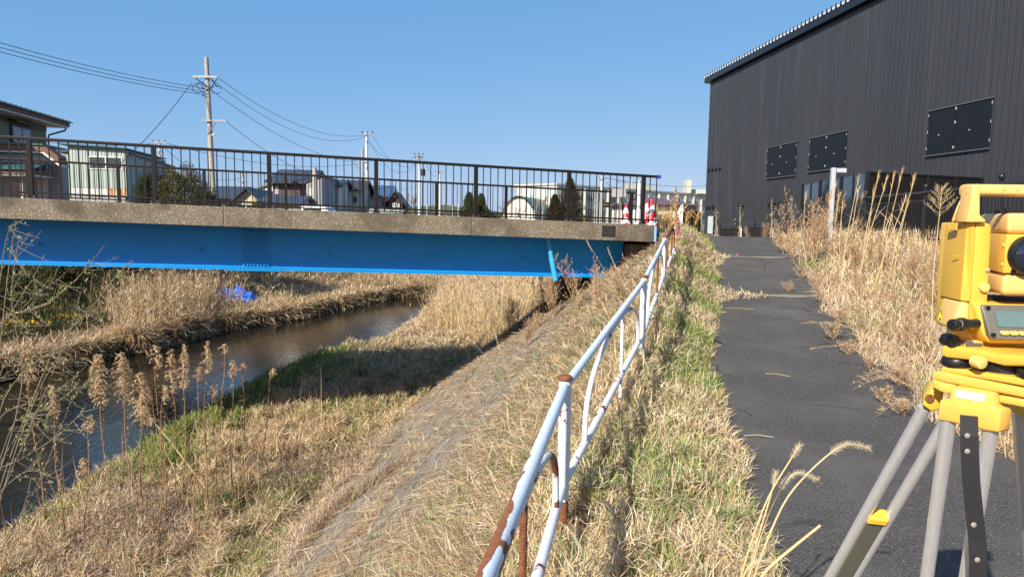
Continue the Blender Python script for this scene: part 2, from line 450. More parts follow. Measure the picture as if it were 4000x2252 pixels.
n3 = N.new("ShaderNodeTexNoise"); n3.inputs["Scale"].default_value = .9; L.new(tc.outputs["Object"], n3.inputs["Vector"]); g3 = N.new("ShaderNodeMapRange"); g3.inputs[1].default_value = .5; g3.inputs[2].default_value = .6; L.new(n3.outputs["Fac"], g3.inputs[0])
ml = N.new("ShaderNodeMath"); ml.operation = 'MULTIPLY'; L.new(cr_.outputs[0], ml.inputs[0]); L.new(g3.outputs[0], ml.inputs[1])
mc = N.new("ShaderNodeMix"); mc.data_type = 'RGBA'; L.new(ml.outputs[0], mc.inputs[0]); L.new(old, mc.inputs[6]); mc.inputs[7].default_value = (.02, .019, .017, 1); L.new(mc.outputs[2], b.inputs["Base Color"])
ys = np.arange(-3, 31, .12); V = []; NX = 16
for y in ys:
    xl = xpathL(y) + .10 * (vnoise(np.array(y), 0., 3.1, 31) - .5) * 2 + .05 * sin(y * 9.3)
    xr = xpathL(y) + pathw(y) + .12 * (vnoise(np.array(y), 0., 2.7, 32) - .5)
    for k in range(NX + 1):
        u = k / NX; x = xl + (xr - xl) * u
        z = zpath(y) + .012 * (vnoise(np.array(x), y, 1.8, 33) - .5) + .012 * sin(u * pi)
        V.append((x, y, float(z) + .012))
V = np.array(V); nx = NX + 1; i = (np.arange(len(ys) - 1)[:, None] * nx + np.arange(NX)[None, :]).ravel()
f = np.stack([i, i + 1, i + nx + 1, i + nx], 1).ravel()
tag(npmesh("path", V, f, np.full(len(f) // 4, 4), "asphalt", smooth=True), kind="structure")
mat("joint_sand", (.30, .27, .20), (.16, .14, .10), scale=14, rough=.95, bump=.3)
for y0, nm in ((11.75, 0), (15.85, 1)):
    mb = MB(); k = 26; pts = []
    for i in range(k + 1):
        u = i / k; x = xpathL(y0) - .1 + (pathw(y0) + .1) * u; yy = y0 + .06 * sin(u * 7 + nm)
        wd = .10 + .04 * sin(u * 13)
        pts.append(((x, yy - wd, zpath(yy - wd) + .03), (x, yy + wd, zpath(yy + wd) + .03)))
    for i in range(k): mb.quad(pts[i][0], pts[i + 1][0], pts[i + 1][1], pts[i][1])
    tag(mb.build("path_joint", "joint_sand", fix=False), kind="structure")

# ------------------------------------------------------------ bridge
BX, BY, BT, BZ, BS = -8.54, 12.2, .24, .235, -.0268
bc, bs_ = cos(BT), sin(BT)


def B(s, n, z): return Vector((BX + s * bc - n * bs_, BY + s * bs_ + n * bc, BZ + BS * s + z))


def bbox(mb, s0, s1, n0, n1, z0, z1):
    a = [B(s0, n0, z0), B(s1, n0, z0), B(s1, n0, z1), B(s0, n0, z1)]
    b = [B(s0, n1, z0), B(s1, n1, z0), B(s1, n1, z1), B(s0, n1, z1)]
    mb.hexa(a, b); return mb


aggregate("exposed_concrete", (.16, .135, .095), [(.44, .37, .255), (.28, .235, .165), (.17, .145, .105), (.58, .51, .38), (.27, .20, .115), (.17, .155, .125)], 58, bump=.8, dirt=(.075, .062, .042), dscale=1.7, dlo=.46, dhi=.66)
mat("deck_top_concrete", (.42, .37, .28), (.30, .26, .19), scale=6, rough=.9, bump=.4)
mat("blue_paint", (.001, .26, .64), (.004, .24, .56), scale=1.3, rough=.45, spec=.4, c3=(.03, .30, .56), s3=7, lo3=.58, hi3=.8, bump=.03, bscale=3)
mat("dark_brown_paint", (.011, .008, .007), rough=.5, spec=.3)
mat("bracket_grey", (.10, .09, .09), rough=.5, metal=.5)
mat("plaque_bronze", (.045, .042, .035), (.02, .02, .018), scale=30, rough=.5, metal=.4)
mat("plaque_relief", (.13, .12, .10), rough=.5, metal=.4)
mat("road_asphalt", (.06, .058, .055), rough=.9, bump=.3, bscale=120)

bridge = empty("road_bridge", B(1.7, 3.2, 0), "blue steel girder road bridge with a rough concrete edge and dark railings over the river", "bridge")
S0, S1 = -7.5, 11.93
# edge beam facing the camera, in three pours with hairline joints
ms = MB()
for a, b_ in ((S0, -2.2), (-2.194, 3.18), (3.186, 7.9), (7.906, S1)):
    bbox(ms, a, b_, -.12, .32, -.37, 0)
ms.build("edge_beam", "exposed_concrete", bridge, bevel=.012)
ms = MB(); bbox(ms, S0, S1, .322, 6.0, -.30, -.10); bbox(ms, S0, 14.4, 6.002, 6.4, -.37, 0)
ms.build("deck_slab", "deck_top_concrete", bridge)
ms = MB(); bbox(ms, S0, S1, .9, 5.4, -.097, -.06); ms.build("road_surface", "road_asphalt", bridge)
# girders
for gi, gn in enumerate((.66, 2.3, 3.95, 5.6)):
    g = MB(); bbox(g, S0, 11.55, gn, gn + .016, -1.20, -.375); bbox(g, S0, 11.55, gn - .15, gn + .166, -1.225, -1.203); bbox(g, S0, 11.55, gn - .13, gn + .146, -.372, -.30)
    if gi == 0:
        # small square stubs on the web
        for s in (-.18, 2.62, 5.05, 7.15, 9.2, 11.2):
            for q in ((s, s + .008), (s + .062, s + .07)): bbox(g, q[0], q[1], gn - .02, gn - .001, -.87, -.80)
            bbox(g, s + .0085, s + .0615, gn - .02, gn - .001, -.808, -.80); bbox(g, s + .0085, s + .0615, gn - .02, gn - .001, -.87, -.862)
        for s in (-.9, .9, 2.75, 5.0, 6.65, 8.5): bbox(g, s, s + .09, gn - .155, gn - .11, -1.235, -1.2255)
    go = g.build("girder", "blue_paint", bridge)
    if gi == 0:
        p = MB(); sA, sB = 3.38, 3.92
        bbox(p, sA, sB, gn - .013, gn - .001, -1.185, -.40)
        bbox(p, 3.12, 4.15, gn - .155, gn - .0135, -1.202, -1.187); bbox(p, 3.12, 4.15, gn - .155, gn + .17, -1.242, -1.2265)
        for i in range(8):
            for j in range(10):
                p.lathe(B(sA + .05 + i * .0635, gn - .013, -1.13 + j * .075), [(.019, 0), (.019, .026), (.012, .032)], axis=(bs_, -bc, 0), seg=8)
        for i in range(16): p.lathe(B(3.16 + i * .064, gn - .09, -1.187), [(.014, 0), (.014, .035)], seg=8); p.lathe(B(3.16 + i * .064, gn - .09, -1.243), [(.014, 0), (.012, -.025)], seg=8)
        p.build("splice_plate", "blue_paint", go)
ms = MB()
for s in (-5.5, -2.5, .5, 6.0, 8.6, 11.3):
    bbox(ms, s, s + .012, .68, 2.28, -1.0, -.5)
ms.build("cross_brace", "blue_paint", bridge)
# drain pipe
pp = MB(); a = B(9.62, .22, -.36); b_ = B(9.80, .16, -1.28)
pp.tube([a, a.lerp(b_, .45)], .052, 14); pp.tube([a.lerp(b_, .44), b_], .06, 14, caps=False); pp.tube([b_, a.lerp(b_, .44)], .054, 14, caps=False)
pp.build("drain_pipe", mat("pipe_blue", (.02, .30, .60), (.05, .36, .58), scale=9, rough=.5), bridge, smooth=True)
# bronze data plaque with unreadable relief lines
pl = MB(); s0 = 10.72; bbox(pl, s0, s0 + .30, -.135, -.1205, -.285, -.055); po = pl.build("plaque", "plaque_bronze", bridge, bevel=.004)
rl = MB()
for r in range(4):
    for c in range(9):
        if c == 2 or RNG.random() < .12: continue
        q = s0 + .03 + c * .027; z = -.085 - r * .03
        bbox(rl, q, q + .014, -.139, -.1355, z - .012, z)
bbox(rl, s0 + .04, s0 + .25, -.139, -.1355, -.222, -.214); bbox(rl, s0 + .04, s0 + .046, -.139, -.1355, -.255, -.223); bbox(rl, s0 + .244, s0 + .25, -.139, -.1355, -.255, -.223)
bbox(rl, s0 + .07, s0 + .22, -.139, -.1355, -.27, -.262)
rl.build("relief_lettering", "plaque_relief", po)


def railing(n, s_posts, s_end, top, name):
    root = empty(name, B(s_posts[0], n, 0)); root.parent = bridge; root.location = B(s_posts[0], n, 0) - Vector(bridge.location)
    r = MB(); a0, a1 = s_posts[0] - .1, s_end
    bbox(r, a0, a1, n - .035, n + .035, top - .055, top); r.build("top_rail", "dark_brown_paint", root, bevel=.012)
    r = MB(); bbox(r, a0, a1 - .02, n - .02, n + .02, .085, .12); bbox(r, a0, a1 - .02, n - .02, n + .02, .02 if n > 3 else .052, .035 if n > 3 else .062) if n > 3 else None
    r.build("bottom_rail", "dark_brown_paint", root)
    for s in s_posts:
        p = MB(); bbox(p, s - .038, s + .038, n - .04, n + .04, .002, top - .056); po = p.build("post", "dark_brown_paint", root, bevel=.006)
        q = MB(); bbox(q, s - .085, s + .085, n - .07, n + .07, .0015, .014)
        for k in (-1, 1):
            bbox(q, s + k * .052 - .012, s + k * .052 + .012, n - .055, n + .05, .0145, .06)
        q.build("foot_bracket", "bracket_grey", po)
    ends = list(s_posts) + [None]
    for i, s in enumerate(s_posts):
        e = s_posts[i + 1] if i + 1 < len(s_posts) else None
        b = MB(); k = 1
        while True:
            q = s + k * 2.0 / 13; k += 1
            if q > (e if e is not None else s_end) - .05: break
            bbox(b, q - .0085, q + .0085, n - .0085, n + .0085, .1205, top - .0555)
            bbox(b, q - .0085, q + .0085, n - .0085, n + .0085, .04, .0845)
        if b.v: b.build("balusters", "dark_brown_paint", root)
    return root


rail1 = railing(0, [-6, -4, -2, 0, 2, 4, 6, 8, 10, 11.70], 12.08, 1.075, "near_railing")
rail2 = railing(6.25, [-6.7, -4.6, -2.5, -.4, 1.7, 3.8, 5.9, 8.0, 10.1, 12.2, 14.15], 14.25, 1.04, "far_railing")
tp = MB(); bbox(tp, 11.99, 12.09, -.037, .037, 1.012, 1.083); tp.build("blue_tape", mat("tape_blue", (.02, .04, .30), rough=.5), rail1, bevel=.006)

# abutment and road end
ab = empty("bridge_abutment", B(12.4, 0, -2), "rough concrete abutment block where the bridge meets the grassy bank", "abutment")
q = MB(); bbox(q, 11.6, 13.2, 0.35, 6.3, -3.2, -.45); q.build("bearing_wall", "exposed_concrete", ab)
q = MB(); bbox(q, 12.10, 12.95, -.15, .33, -2.2, -.16); q.build("wing_wall", "exposed_concrete", ab, bevel=.04)
q = MB(); bbox(q, S1 + .02, 12.75, .36, 6.2, -.40, -.11); tag(q.build("road", "road_asphalt"), kind="structure")
q = MB(); bbox(q, 11.935, 11.985, -.12, .30, -.36, -.02); q.build("expansion_joint_strip", mat("sealant_blue", (.25, .50, .75), rough=.5), ab)

# ------------------------------------------------------------ old pipe fence
rust = (.17, .055, .022)
mat("old_white_paint", (.72, .74, .74), rust, scale=5, lo=.60, hi=.615, rough=.5, bump=.15, bscale=90, c3=(.62, .64, .62), s3=3, lo3=.5, hi3=.7, detail=9)
mat("half_rusted_paint", (.70, .71, .68), rust, scale=3, lo=.44, hi=.455, rough=.6, bump=.2, bscale=90, detail=9)
mat("faded_blue_white_paint", (.60, .69, .78), rust, scale=6, lo=.655, hi=.665, rough=.42, bump=.1, bscale=110, detail=9)
mat("rust", (.15, .05, .022), (.25, .10, .035), scale=28, rough=.9, bump=.6, bscale=120, detail=9)
# rail with a long rusty flank near its low end
rm = mat("flank_rusted_paint", (.60, .69, .78), rough=.5, bump=.15, bscale=120)
N = rm.node_tree.nodes; L = rm.node_tree.links; b = N["Principled BSDF"]
geo = N.new("ShaderNodeNewGeometry"); sp = N.new("ShaderNodeSeparateXYZ"); L.new(geo.outputs["Position"], sp.inputs[0])
mr = N.new("ShaderNodeMapRange"); mr.inputs[1].default_value = 2.9; mr.inputs[2].default_value = 1.9; mr.inputs[3].default_value = -.20; mr.inputs[4].default_value = .30
L.new(sp.outputs[1], mr.inputs[0])
dn = N.new("ShaderNodeVectorMath"); dn.operation = 'DOT_PRODUCT'; dn.inputs[1].default_value = (-.92, .17, .36); L.new(geo.outputs["Normal"], dn.inputs[0])
pwx = N.new("ShaderNodeMapRange"); pwx.inputs[1].default_value = .0; pwx.inputs[2].default_value = 1; pwx.inputs[3].default_value = -.10; pwx.inputs[4].default_value = .22; L.new(dn.outputs["Value"], pwx.inputs[0])
ns = N.new("ShaderNodeTexNoise"); ns.inputs["Scale"].default_value = 6; ns.inputs["Detail"].default_value = 3; L.new(geo.outputs["Position"], ns.inputs["Vector"])
a1 = N.new("ShaderNodeMath"); a1.operation = 'ADD'; L.new(mr.outputs[0], a1.inputs[0]); L.new(pwx.outputs[0], a1.inputs[1])
a2 = N.new("ShaderNodeMath"); a2.operation = 'ADD'; L.new(a1.outputs[0], a2.inputs[0]); L.new(ns.outputs["Fac"], a2.inputs[1])
cr = N.new("ShaderNodeMapRange"); cr.inputs[1].default_value = .735; cr.inputs[2].default_value = .755; L.new(a2.outputs[0], cr.inputs[0])
n2 = N.new("ShaderNodeTexNoise"); n2.inputs["Scale"].default_value = 60; n2.inputs["Detail"].default_value = 8; L.new(geo.outputs["Position"], n2.inputs["Vector"])
rr = N.new("ShaderNodeMix"); rr.data_type = 'RGBA'; L.new(n2.outputs["Fac"], rr.inputs[0]); rr.inputs[6].default_value = (.10, .03, .015, 1); rr.inputs[7].default_value = (.33, .13, .05, 1)
mx = N.new("ShaderNodeMix"); mx.data_type = 'RGBA'; L.new(cr.outputs[0], mx.inputs[0]); mx.inputs[6].default_value = (.60, .69, .78, 1); L.new(rr.outputs[2], mx.inputs[7]); L.new(mx.outputs[2], b.inputs["Base Color"])
ro = N.new("ShaderNodeMapRange"); ro.inputs[3].default_value = .4; ro.inputs[4].default_value = .9; L.new(cr.outputs[0], ro.inputs[0]); L.new(ro.outputs[0], b.inputs["Roughness"])

fence = empty("pipe_fence", (.285, 3.5, -1.68), "rusting white pipe fence with arched bars running up along the grassy bank", "fence")
FP = [Vector(p) for p in FENCE]; HF = .86
for i in range(1, 5):
    P = FP[i]; q = MB(); gx = Vector((0, 0, -1))
    q.tube([P + Vector((0, 0, -.01)), P + Vector((0, 0, -HF - .25))], .031, 16)
    po = q.build("post", "old_white_paint", fence, smooth=True)
    c = MB(); c.lathe(P + Vector((0, 0, -.012)), [(.036, 0), (.040, .004), (.040, .018), (.030, .026), (.01, .028)], seg=20); c.build("cap", "rust", po, smooth=True)
    if i == 1:
        c = MB(); c.tube([P + Vector((0, 0, -.66)), P + Vector((0, 0, -HF + .02))], .0318, 16, caps=False); c.build("rusty_foot", "rust", po, smooth=True)
for i in range(4):
    A, Z = FP[i], FP[i + 1]; d = (Z - A)
    dn_ = d.normalized()
    off = Vector((0, 0, -.045))
    q = MB(); q.tube([A + off + dn_ * .02, Z + off - dn_ * .02], .0245 if i else .026, 18)
    q.build("top_rail", "flank_rusted_paint" if i == 0 else ("rust" if i == 3 else "faded_blue_white_paint"), fence, smooth=True)
    lo_ = Vector((0, 0, -.575))
    q = MB(); q.tube([A + lo_ + dn_ * .05, Z + lo_ - dn_ * .05], .0245, 14); q.build("lower_rail", "old_white_paint", fence, smooth=True)
    # upright at the panel end next to the post
    q = MB(); U0 = Z - dn_ * .055
    q.tube([U0 + off, U0 + lo_], .023, 14)
    if i < 3:
        U1 = Z + (FP[i + 2] - Z).normalized() * .06; q.tube([U1 + off, U1 + lo_], .021, 12)
    q.build("end_upright", "old_white_paint", fence, smooth=True)
    # arch from the lower rail up to the top rail and back
    pts = []; f0, f1 = .17, .90; K = 22
    for k in range(K + 1):
        a = pi * k / K; u = (f0 + f1) / 2 - cos(a) * (f1 - f0) / 2
        h = (max(0, sin(a)) ** .62) * .47
        pts.append(A + d * u + lo_ + Vector((0, 0, .02 + h)))
    q = MB(); q.tube(pts, .0165, 12)
    q.build("arch", "rust" if i == 3 else ("half_rusted_paint" if i == 0 else "old_white_paint"), fence, smooth=True)
    q = MB(); u = .60; T = A + d * u + lo_; q.tube([T + Vector((0, 0, .47)), T + Vector((0, 0, -.18))], .014, 10)
    q.build("arch_strut", "rust" if i in (0, 2, 3) else "old_white_paint", fence, smooth=True)
# pink ribbon and a tied cord at the last post
rb = MB(); P = FP[4]
pr = [P + Vector(v) for v in ((-.03, -.045, .01), (.03, -.05, .0), (.055, -.04, -.12), (.05, -.045, -.26), (.02, -.05, -.34), (.06, -.05, -.38))]
for i in range(len(pr) - 1):
    a, b_ = pr[i], pr[i + 1]; wv = Vector((.018, .012, .006)); rb.add([a - wv, a + wv, b_ + wv, b_ - wv, a - wv + Vector((0, .004, 0)), a + wv + Vector((0, .004, 0)), b_ + wv + Vector((0, .004, 0)), b_ - wv + Vector((0, .004, 0))],
           [(0, 1, 2, 3), (7, 6, 5, 4), (0, 4, 5, 1), (1, 5, 6, 2), (2, 6, 7, 3), (3, 7, 4, 0)])
rb.tube([P + Vector((.036 * cos(a), .036 * sin(a), -.02)) for a in np.linspace(0, 2 * pi, 14)], .006, 6)
tag(rb.build("survey_ribbon", mat("pink_plastic", (.85, .10, .38), rough=.5), fix=True), "bright pink survey ribbon tied round the last rusty fence post", "ribbon")
cd = MB(); Q = FP[3].lerp(FP[4], .72) + Vector((0, 0, -.045)); dv = (FP[4] - FP[3]).normalized(); x_, y_ = frame_of(dv)
cd.tube([Q + dv * (.012 * t) + (x_ * cos(t * 2.1) + y_ * sin(t * 2.1)) * .031 for t in np.arange(0, 9, .35)], .004, 5)
tag(cd.build("cord", mat("cord_tan", (.60, .45, .25), rough=.9)), "tan cord wound round the rusted top rail of the pipe fence", "cord")

# ------------------------------------------------------------ surveying instrument on its tripod
def T(px, py, Y): return Vector(at(px, py, Y=Y))


def YD(px): return 1.215 - (px - 3680) * .00034


def H(px, py): return T(px, py, YD(px))


HV = Vector((.90, .44, 0))            # into the tripod head, square to its near edge
mat("tool_yellow", (.76, .46, .06), (.70, .42, .06), scale=5, rough=.38, spec=.5, c3=(.50, .30, .06), s3=55, lo3=.66, hi3=.74)
mat("pale_tool_yellow", (.80, .52, .17), (.76, .48, .14), scale=4, rough=.42)
mat("scuffed_yellow", (.80, .47, .09), (.30, .17, .06), scale=26, lo=.66, hi=.70, rough=.45, bump=.08, detail=8)
mat("head_yellow", (.76, .50, .05), (.35, .22, .05), scale=30, lo=.68, hi=.72, rough=.42, detail=8)
mat("black_rubber", (.010, .010, .011), rough=.4)
mat("brushed_aluminium", (.80, .80, .80), (.72, .72, .73), scale=4, stretch=(40, 40, 1), rough=.28, metal=.62)
mat("olive_leg", (.10, .10, .075), rough=.5)
mat("white_leg", (.74, .76, .78), rough=.4)
mat("strap_black", (.013, .013, .014), rough=.5, bump=.04, bscale=260)
mat("rivet_steel", (.75, .66, .56), rough=.3, metal=.7)
mat("screen_grey", (.13, .125, .105), rough=.35, spec=.6)
mat("lcd", (.105, .175, .175), (.12, .19, .18), scale=90, rough=.3)
mat("lens_glass", (.004, .012, .03), rough=.03, spec=1.0, coat=1)
mat("seam_dark", (.25, .15, .02), rough=.7)

tri = empty("surveying_tripod", (.86, 1.27, -1.58), "yellow headed aluminium survey tripod standing on the asphalt path", "tripod")
q = MB(); q.prism([H(3641, 1452), H(3670, 1448), H(4000, 1512), H(4170, 1545), H(4170, 1590), H(4000, 1556), H(3690, 1492), H(3641, 1478)], HV * .15)
q.build("head_plate", "scuffed_yellow", tri, bevel=.003, smooth=True)
q = MB(); q.prism([H(3643, 1480), H(3688, 1494), H(3734, 1504), H(3728, 1540), H(3672, 1528), H(3645, 1512)], HV * .14)
q.prism([H(3902, 1540), H(3970, 1552), H(4160, 1590), H(4160, 1625), H(3968, 1584), H(3900, 1570)], HV * .14)
q.build("head_flange", "scuffed_yellow", tri, bevel=.003, smooth=True)
NH = -HV * .014
q = MB(); q.prism([p + NH for p in (H(3738, 1502), H(3900, 1530), H(3898, 1588), H(3930, 1594), H(3922, 1686), H(3868, 1680), H(3800, 1660), H(3745, 1648), H(3676, 1634), H(3688, 1554), H(3724, 1556))], HV * .035)
hb = q.build("hinge_block", "scuffed_yellow", tri, bevel=.005, smooth=True)
q = MB(); q.prism([p + NH * 1.1 for p in (H(3757, 1517), H(3869, 1534), H(3864, 1565), H(3753, 1547))], HV * .001); q.build("badge", mat("badge_silver_blue", (.55, .62, .74), (.62, .70, .80), scale=30, rough=.3), hb)
q = MB(); q.prism([T(3640, 1520, 1.26), T(3688, 1530, 1.26), T(3672, 1600, 1.26), T(3640, 1608, 1.26), T(3603, 1580, 1.26), T(3612, 1556, 1.26)], (.048, .085, 0))
hb2 = q.build("hinge_block", "head_yellow", tri, bevel=.004, smooth=True)
q = MB(); q.lathe(T(3630, 1555, 1.26), [(.0085, 0), (.0085, -.003), (.003, -.003), (.003, -.001)], axis=(0, 1, 0), seg=14); q.build("bolt", "rust", hb2)
q = MB(); q.prism([T(3960, 1565, 1.30), T(4080, 1570, 1.30), T(4090, 1640, 1.30), T(4010, 1640, 1.30)], (.02, .09, 0)); q.build("hinge_block", "head_yellow", tri, bevel=.004, smooth=True)


def tleg(topc, foot, sep, r, f_slab, mt, capmat="head_yellow"):
    d = foot - topc
    L_ = MB()
    for k in (-.5, .5): L_.tube([topc + sep * k, topc + d * .66 + sep * k], r, 16)
    lo = L_.build("leg", "brushed_aluminium", tri, smooth=True)
    X = sep.normalized(); Dn = d.normalized(); Yv = Dn.cross(X).normalized(); ln = d.length
    s = MB(); c0 = topc + d * f_slab; c1 = foot; s.box((c0 + c1) / 2, (sep.length - 2 * r * .55, .020, (c1 - c0).length), (X, Yv, Dn)); s.build("sliding_leg", mt, lo, bevel=.003)
    s = MB(); s.box(c0 - Dn * .006, (sep.length - 2 * r * .45, .032, .018), (X, Yv, Dn)); s.build("leg_clamp", capmat, lo, bevel=.003)
    s = MB(); s.lathe(foot - Dn * .05, [(.016, -.02), (.016, .02), (.004, .055)], axis=Dn, seg=12); s.build("foot_spike", "rust", lo)
    s = MB(); s.box(topc + d * .66, (sep.length + 2.4 * r, .036, .03), (X, Yv, Dn)); s.build("lower_clamp", capmat, lo, bevel=.004)


fa = Vector(at(2915, 2900, Z=-1.575)); tleg(T(3668, 1594, 1.275), fa, Vector((.047, -.012, 0)), .0114, .235, "olive_leg")
fb = Vector(at(3520, 3400, Z=-1.575)); tb = (H(3707, 1640) + H(3872, 1675)) / 2
tleg(tb + Vector((0, .0, .01)), fb, H(3872, 1655) - H(3707, 1622), .0122, .44, "white_leg", "pale_tool_yellow")
tleg(T(4040, 1600, 1.33), Vector((1.75, 2.05, -1.572)), Vector((.03, -.045, 0)), .0125, .3, "olive_leg")
# carrying strap
pts = [(3785, 1622, 1.135), (3786, 1700, 1.128), (3788, 1760, 1.125), (3794, 1880, 1.12), (3806, 2000, 1.115), (3818, 2110, 1.11), (3822, 2200, 1.105), (3820, 2330, 1.10), (3812, 2480, 1.10), (3800, 2620, 1.105)]
P = [T(*p) for p in pts]; S_ = MB(); wv = Vector((.0125, -.004, 0)); tk = Vector((.0008, .0022, 0)); vs = []
for p in P: vs += [p - wv - tk, p + wv - tk, p + wv + tk, p - wv + tk]
fs = [(0, 1, 2, 3), tuple(4 * (len(P) - 1) + k for k in (3, 2, 1, 0))]
for i in range(len(P) - 1): fs += [(4 * i + k, 4 * i + (k + 1) % 4, 4 * i + 4 + (k + 1) % 4, 4 * i + 4 + k) for k in range(4)]
S_.add(vs, fs); st = S_.build("carry_strap", "strap_black", tri, bevel=.0008)
for (px, py, Y) in ((3778, 1700, 1.128), (3778, 1761, 1.125), (3803, 2048, 1.112), (3817, 2184, 1.105)):
    q = MB(); q.lathe(T(px, py, Y - .003), [(.0047, 0), (.0045, -.0012), (.0025, -.002)], axis=(0, 1, 0), seg=12); q.build("rivet", "rivet_steel", st, smooth=True)

ts = empty("total_station", (.93, 1.26, -.31), "bright yellow surveying total station with carrying handle mounted on the tripod head", "surveying instrument")
# tribrach
q = MB(); q.prism([H(3673, 1434), H(3690, 1431), H(4000, 1478), H(4150, 1505), H(4150, 1538), H(4000, 1509), H(3700, 1458), H(3672, 1452)], HV * .12); q.build("base_plate", "tool_yellow", ts, bevel=.003, smooth=True)
q = MB(); q.prism([H(3676, 1350), H(3700, 1346), H(3845, 1370), H(3905, 1385), H(4150, 1400), H(4150, 1450), H(3995, 1431), H(3920, 1428), H(3860, 1412), H(3700, 1398), H(3677, 1386)], HV * .115)
tb_ = q.build("tribrach", "tool_yellow", ts, bevel=.004, smooth=True)
q = MB(); q.lathe(T(3829, 1415, 1.150), [(.0105, .012), (.0112, 0), (.0105, -.004), (.008, -.0055)], axis=(-.15, 1, 0), seg=24); q.build("clamp_knob", "pale_tool_yellow", tb_, smooth=True)
for c in ((H(3708, 1416) + HV * .02), (H(4010, 1462) + HV * .02), Vector((1.03, 1.30, -.31))):
    q = MB(); q.lathe(c, [(.008, -.022), (.008, -.008), (.022, -.0075), (.0235, -.004), (.0235, .004), (.022, .0075), (.009, .008), (.009, .024)], seg=28); q.build("levelling_screw", "black_rubber", ts, smooth=True)
q = MB(); q.lathe(H(3706, 1348) + HV * .02, [(.012, -.004), (.012, .004), (.009, .007)], seg=18); q.build("screw_cap", mat("steel", (.45, .45, .46), rough=.3, metal=.9), ts, smooth=True)
q = MB(); q.lathe(H(3850, 1440) + HV * .055, [(.045, -.022), (.045, .02)], seg=24); q.build("spring_plate", "black_rubber", ts)
q = MB(); q.lathe(T(3722, 1332, 1.205), [(.012, .02), (.012, -.004), (.010, -.008)], axis=(0, 1, 0), seg=18); q.prism([T(3700, 1322, 1.20), T(3726, 1318, 1.20), T(3722, 1340, 1.20), T(3702, 1336, 1.20)], (0, .01, 0)); q.build("plummet_eyepiece", "black_rubber", ts, smooth=True)
# lower housing
q = MB(); q.prism([T(3725, 1285, 1.215), T(4190, 1300, 1.215), T(4190, 1372, 1.215), T(3846, 1368, 1.215), T(3724, 1345, 1.215)], (.05, .10, 0)); q.build("lower_housing", "tool_yellow", ts, bevel=.005, smooth=True)
q = MB(); q.prism([T(3775, 1328, 1.20), T(3842, 1332, 1.20), T(3845, 1368, 1.20), T(3828, 1370, 1.20), T(3770, 1354, 1.20)], (0, .012, 0)); cv = q.build("port_cover", "pale_tool_yellow", ts, bevel=.003, smooth=True)
q = MB(); q.lathe(T(3785, 1340, 1.198), [(.007, 0), (.0065, -.004)], axis=(0, 1, 0), seg=14); q.box(T(3812, 1345, 1.197), (.022, .004, .006)); q.build("port_plug", mat("plug_grey", (.09, .085, .07), rough=.6), cv, bevel=.001)
# left standard: battery side, seam and front
sd = Vector((.012, .078, 0))
q = MB(); q.prism([T(3776, 876, 1.205), T(3786, 869, 1.2), T(3811, 868, 1.2), T(3790, 1178, 1.2), T(3752, 1174, 1.205), T(3765, 1020, 1.205)], sd); bt = q.build("battery_pack", "tool_yellow", ts, bevel=.010, smooth=True, segs=4)
q = MB(); q.box(T(3733, 1000, 1.225), (.001, .018, .002)); q.box(T(3722, 884, 1.235), (.002, .024, .013)); q.build("latch", "tool_yellow", bt, bevel=.0006)
q = MB(); q.prism([T(3814, 869, 1.2), T(3866, 872, 1.2), T(3874, 884, 1.2), T(3868, 1000, 1.2), T(3858, 1185, 1.2), T(3850, 1290, 1.2), T(3788, 1290, 1.2), T(3793, 1180, 1.2)], (.0, .10, 0)); q.build("standard", "tool_yellow", ts, bevel=.004, smooth=True)
q = MB(); q.prism([T(3752, 1177, 1.205), T(3789, 1181, 1.2), T(3786, 1292, 1.2), T(3752, 1293, 1.203), T(3718, 1283, 1.206)], (.012, .070, 0)); lb = q.build("laser_housing", "pale_tool_yellow", ts, bevel=.005, smooth=True, segs=3)
q = MB(); q.prism([T(4155, 872, 1.2), T(4240, 876, 1.2), T(4260, 1300, 1.2), T(4160, 1296, 1.2)], (0, .10, 0)); q.build("standard", "tool_yellow", ts, bevel=.008, smooth=True, segs=3)
# laser warning triangle lies on the side of the housing
A_ = T(3752, 1180, 1.206); side = T(3718, 1283, 1.206)
n0 = T(3741, 1215, 1.2035); q = MB()
tri_pts = [(3676, 1210, 1.262), (3660, 1251, 1.268), (3687, 1258, 1.252)]
sg = MB(); sg.prism([T(*p) for p in tri_pts], (-.0012, -.0006, 0)); so_ = sg.build("warning_sticker", mat("sticker_black", (.02, .018, .01), rough=.5), ts)
cen = sum((T(*p) for p in tri_pts), Vector()) / 3 + Vector((-.0018, -.001, 0))
sg = MB(); sg.prism([cen + (T(*p) - cen) * .84 + Vector((-.0006, -.0004, 0)) for p in tri_pts], (-.0004, -.0002, 0)); sg.build("sticker_face", mat("sticker_yellow", (.85, .68, .02), rough=.45), so_)
sg = MB(); ex = (T(*tri_pts[2]) - T(*tri_pts[1])).normalized(); ez = Vector((0, 0, 1)); c0 = cen + Vector((-.0013, -.0008, -.002))
for k in range(8):
    a = k * pi / 4; dd = ex * cos(a) + ez * sin(a); nn = ex * -sin(a) + ez * cos(a); sg.quad(c0 - nn * .0003, c0 + nn * .0003, c0 + dd * .0036 + nn * .0001, c0 + dd * .0036 - nn * .0001)
sg.add([c0 + (ex * cos(a) + ez * sin(a)) * .0013 for a in np.linspace(0, 2 * pi, 9)[:-1]], [tuple(range(8))])
sg.build("laser_symbol", "sticker_black", so_, fix=False)
q = MB(); q.lathe(T(3843, 1121, 1.198), [(.0085, .004), (.0088, -.003), (.0080, -.0045), (.001, -.005)], axis=(0, 1, 0), seg=28); q.build("side_cap", "pale_tool_yellow", ts, smooth=True)
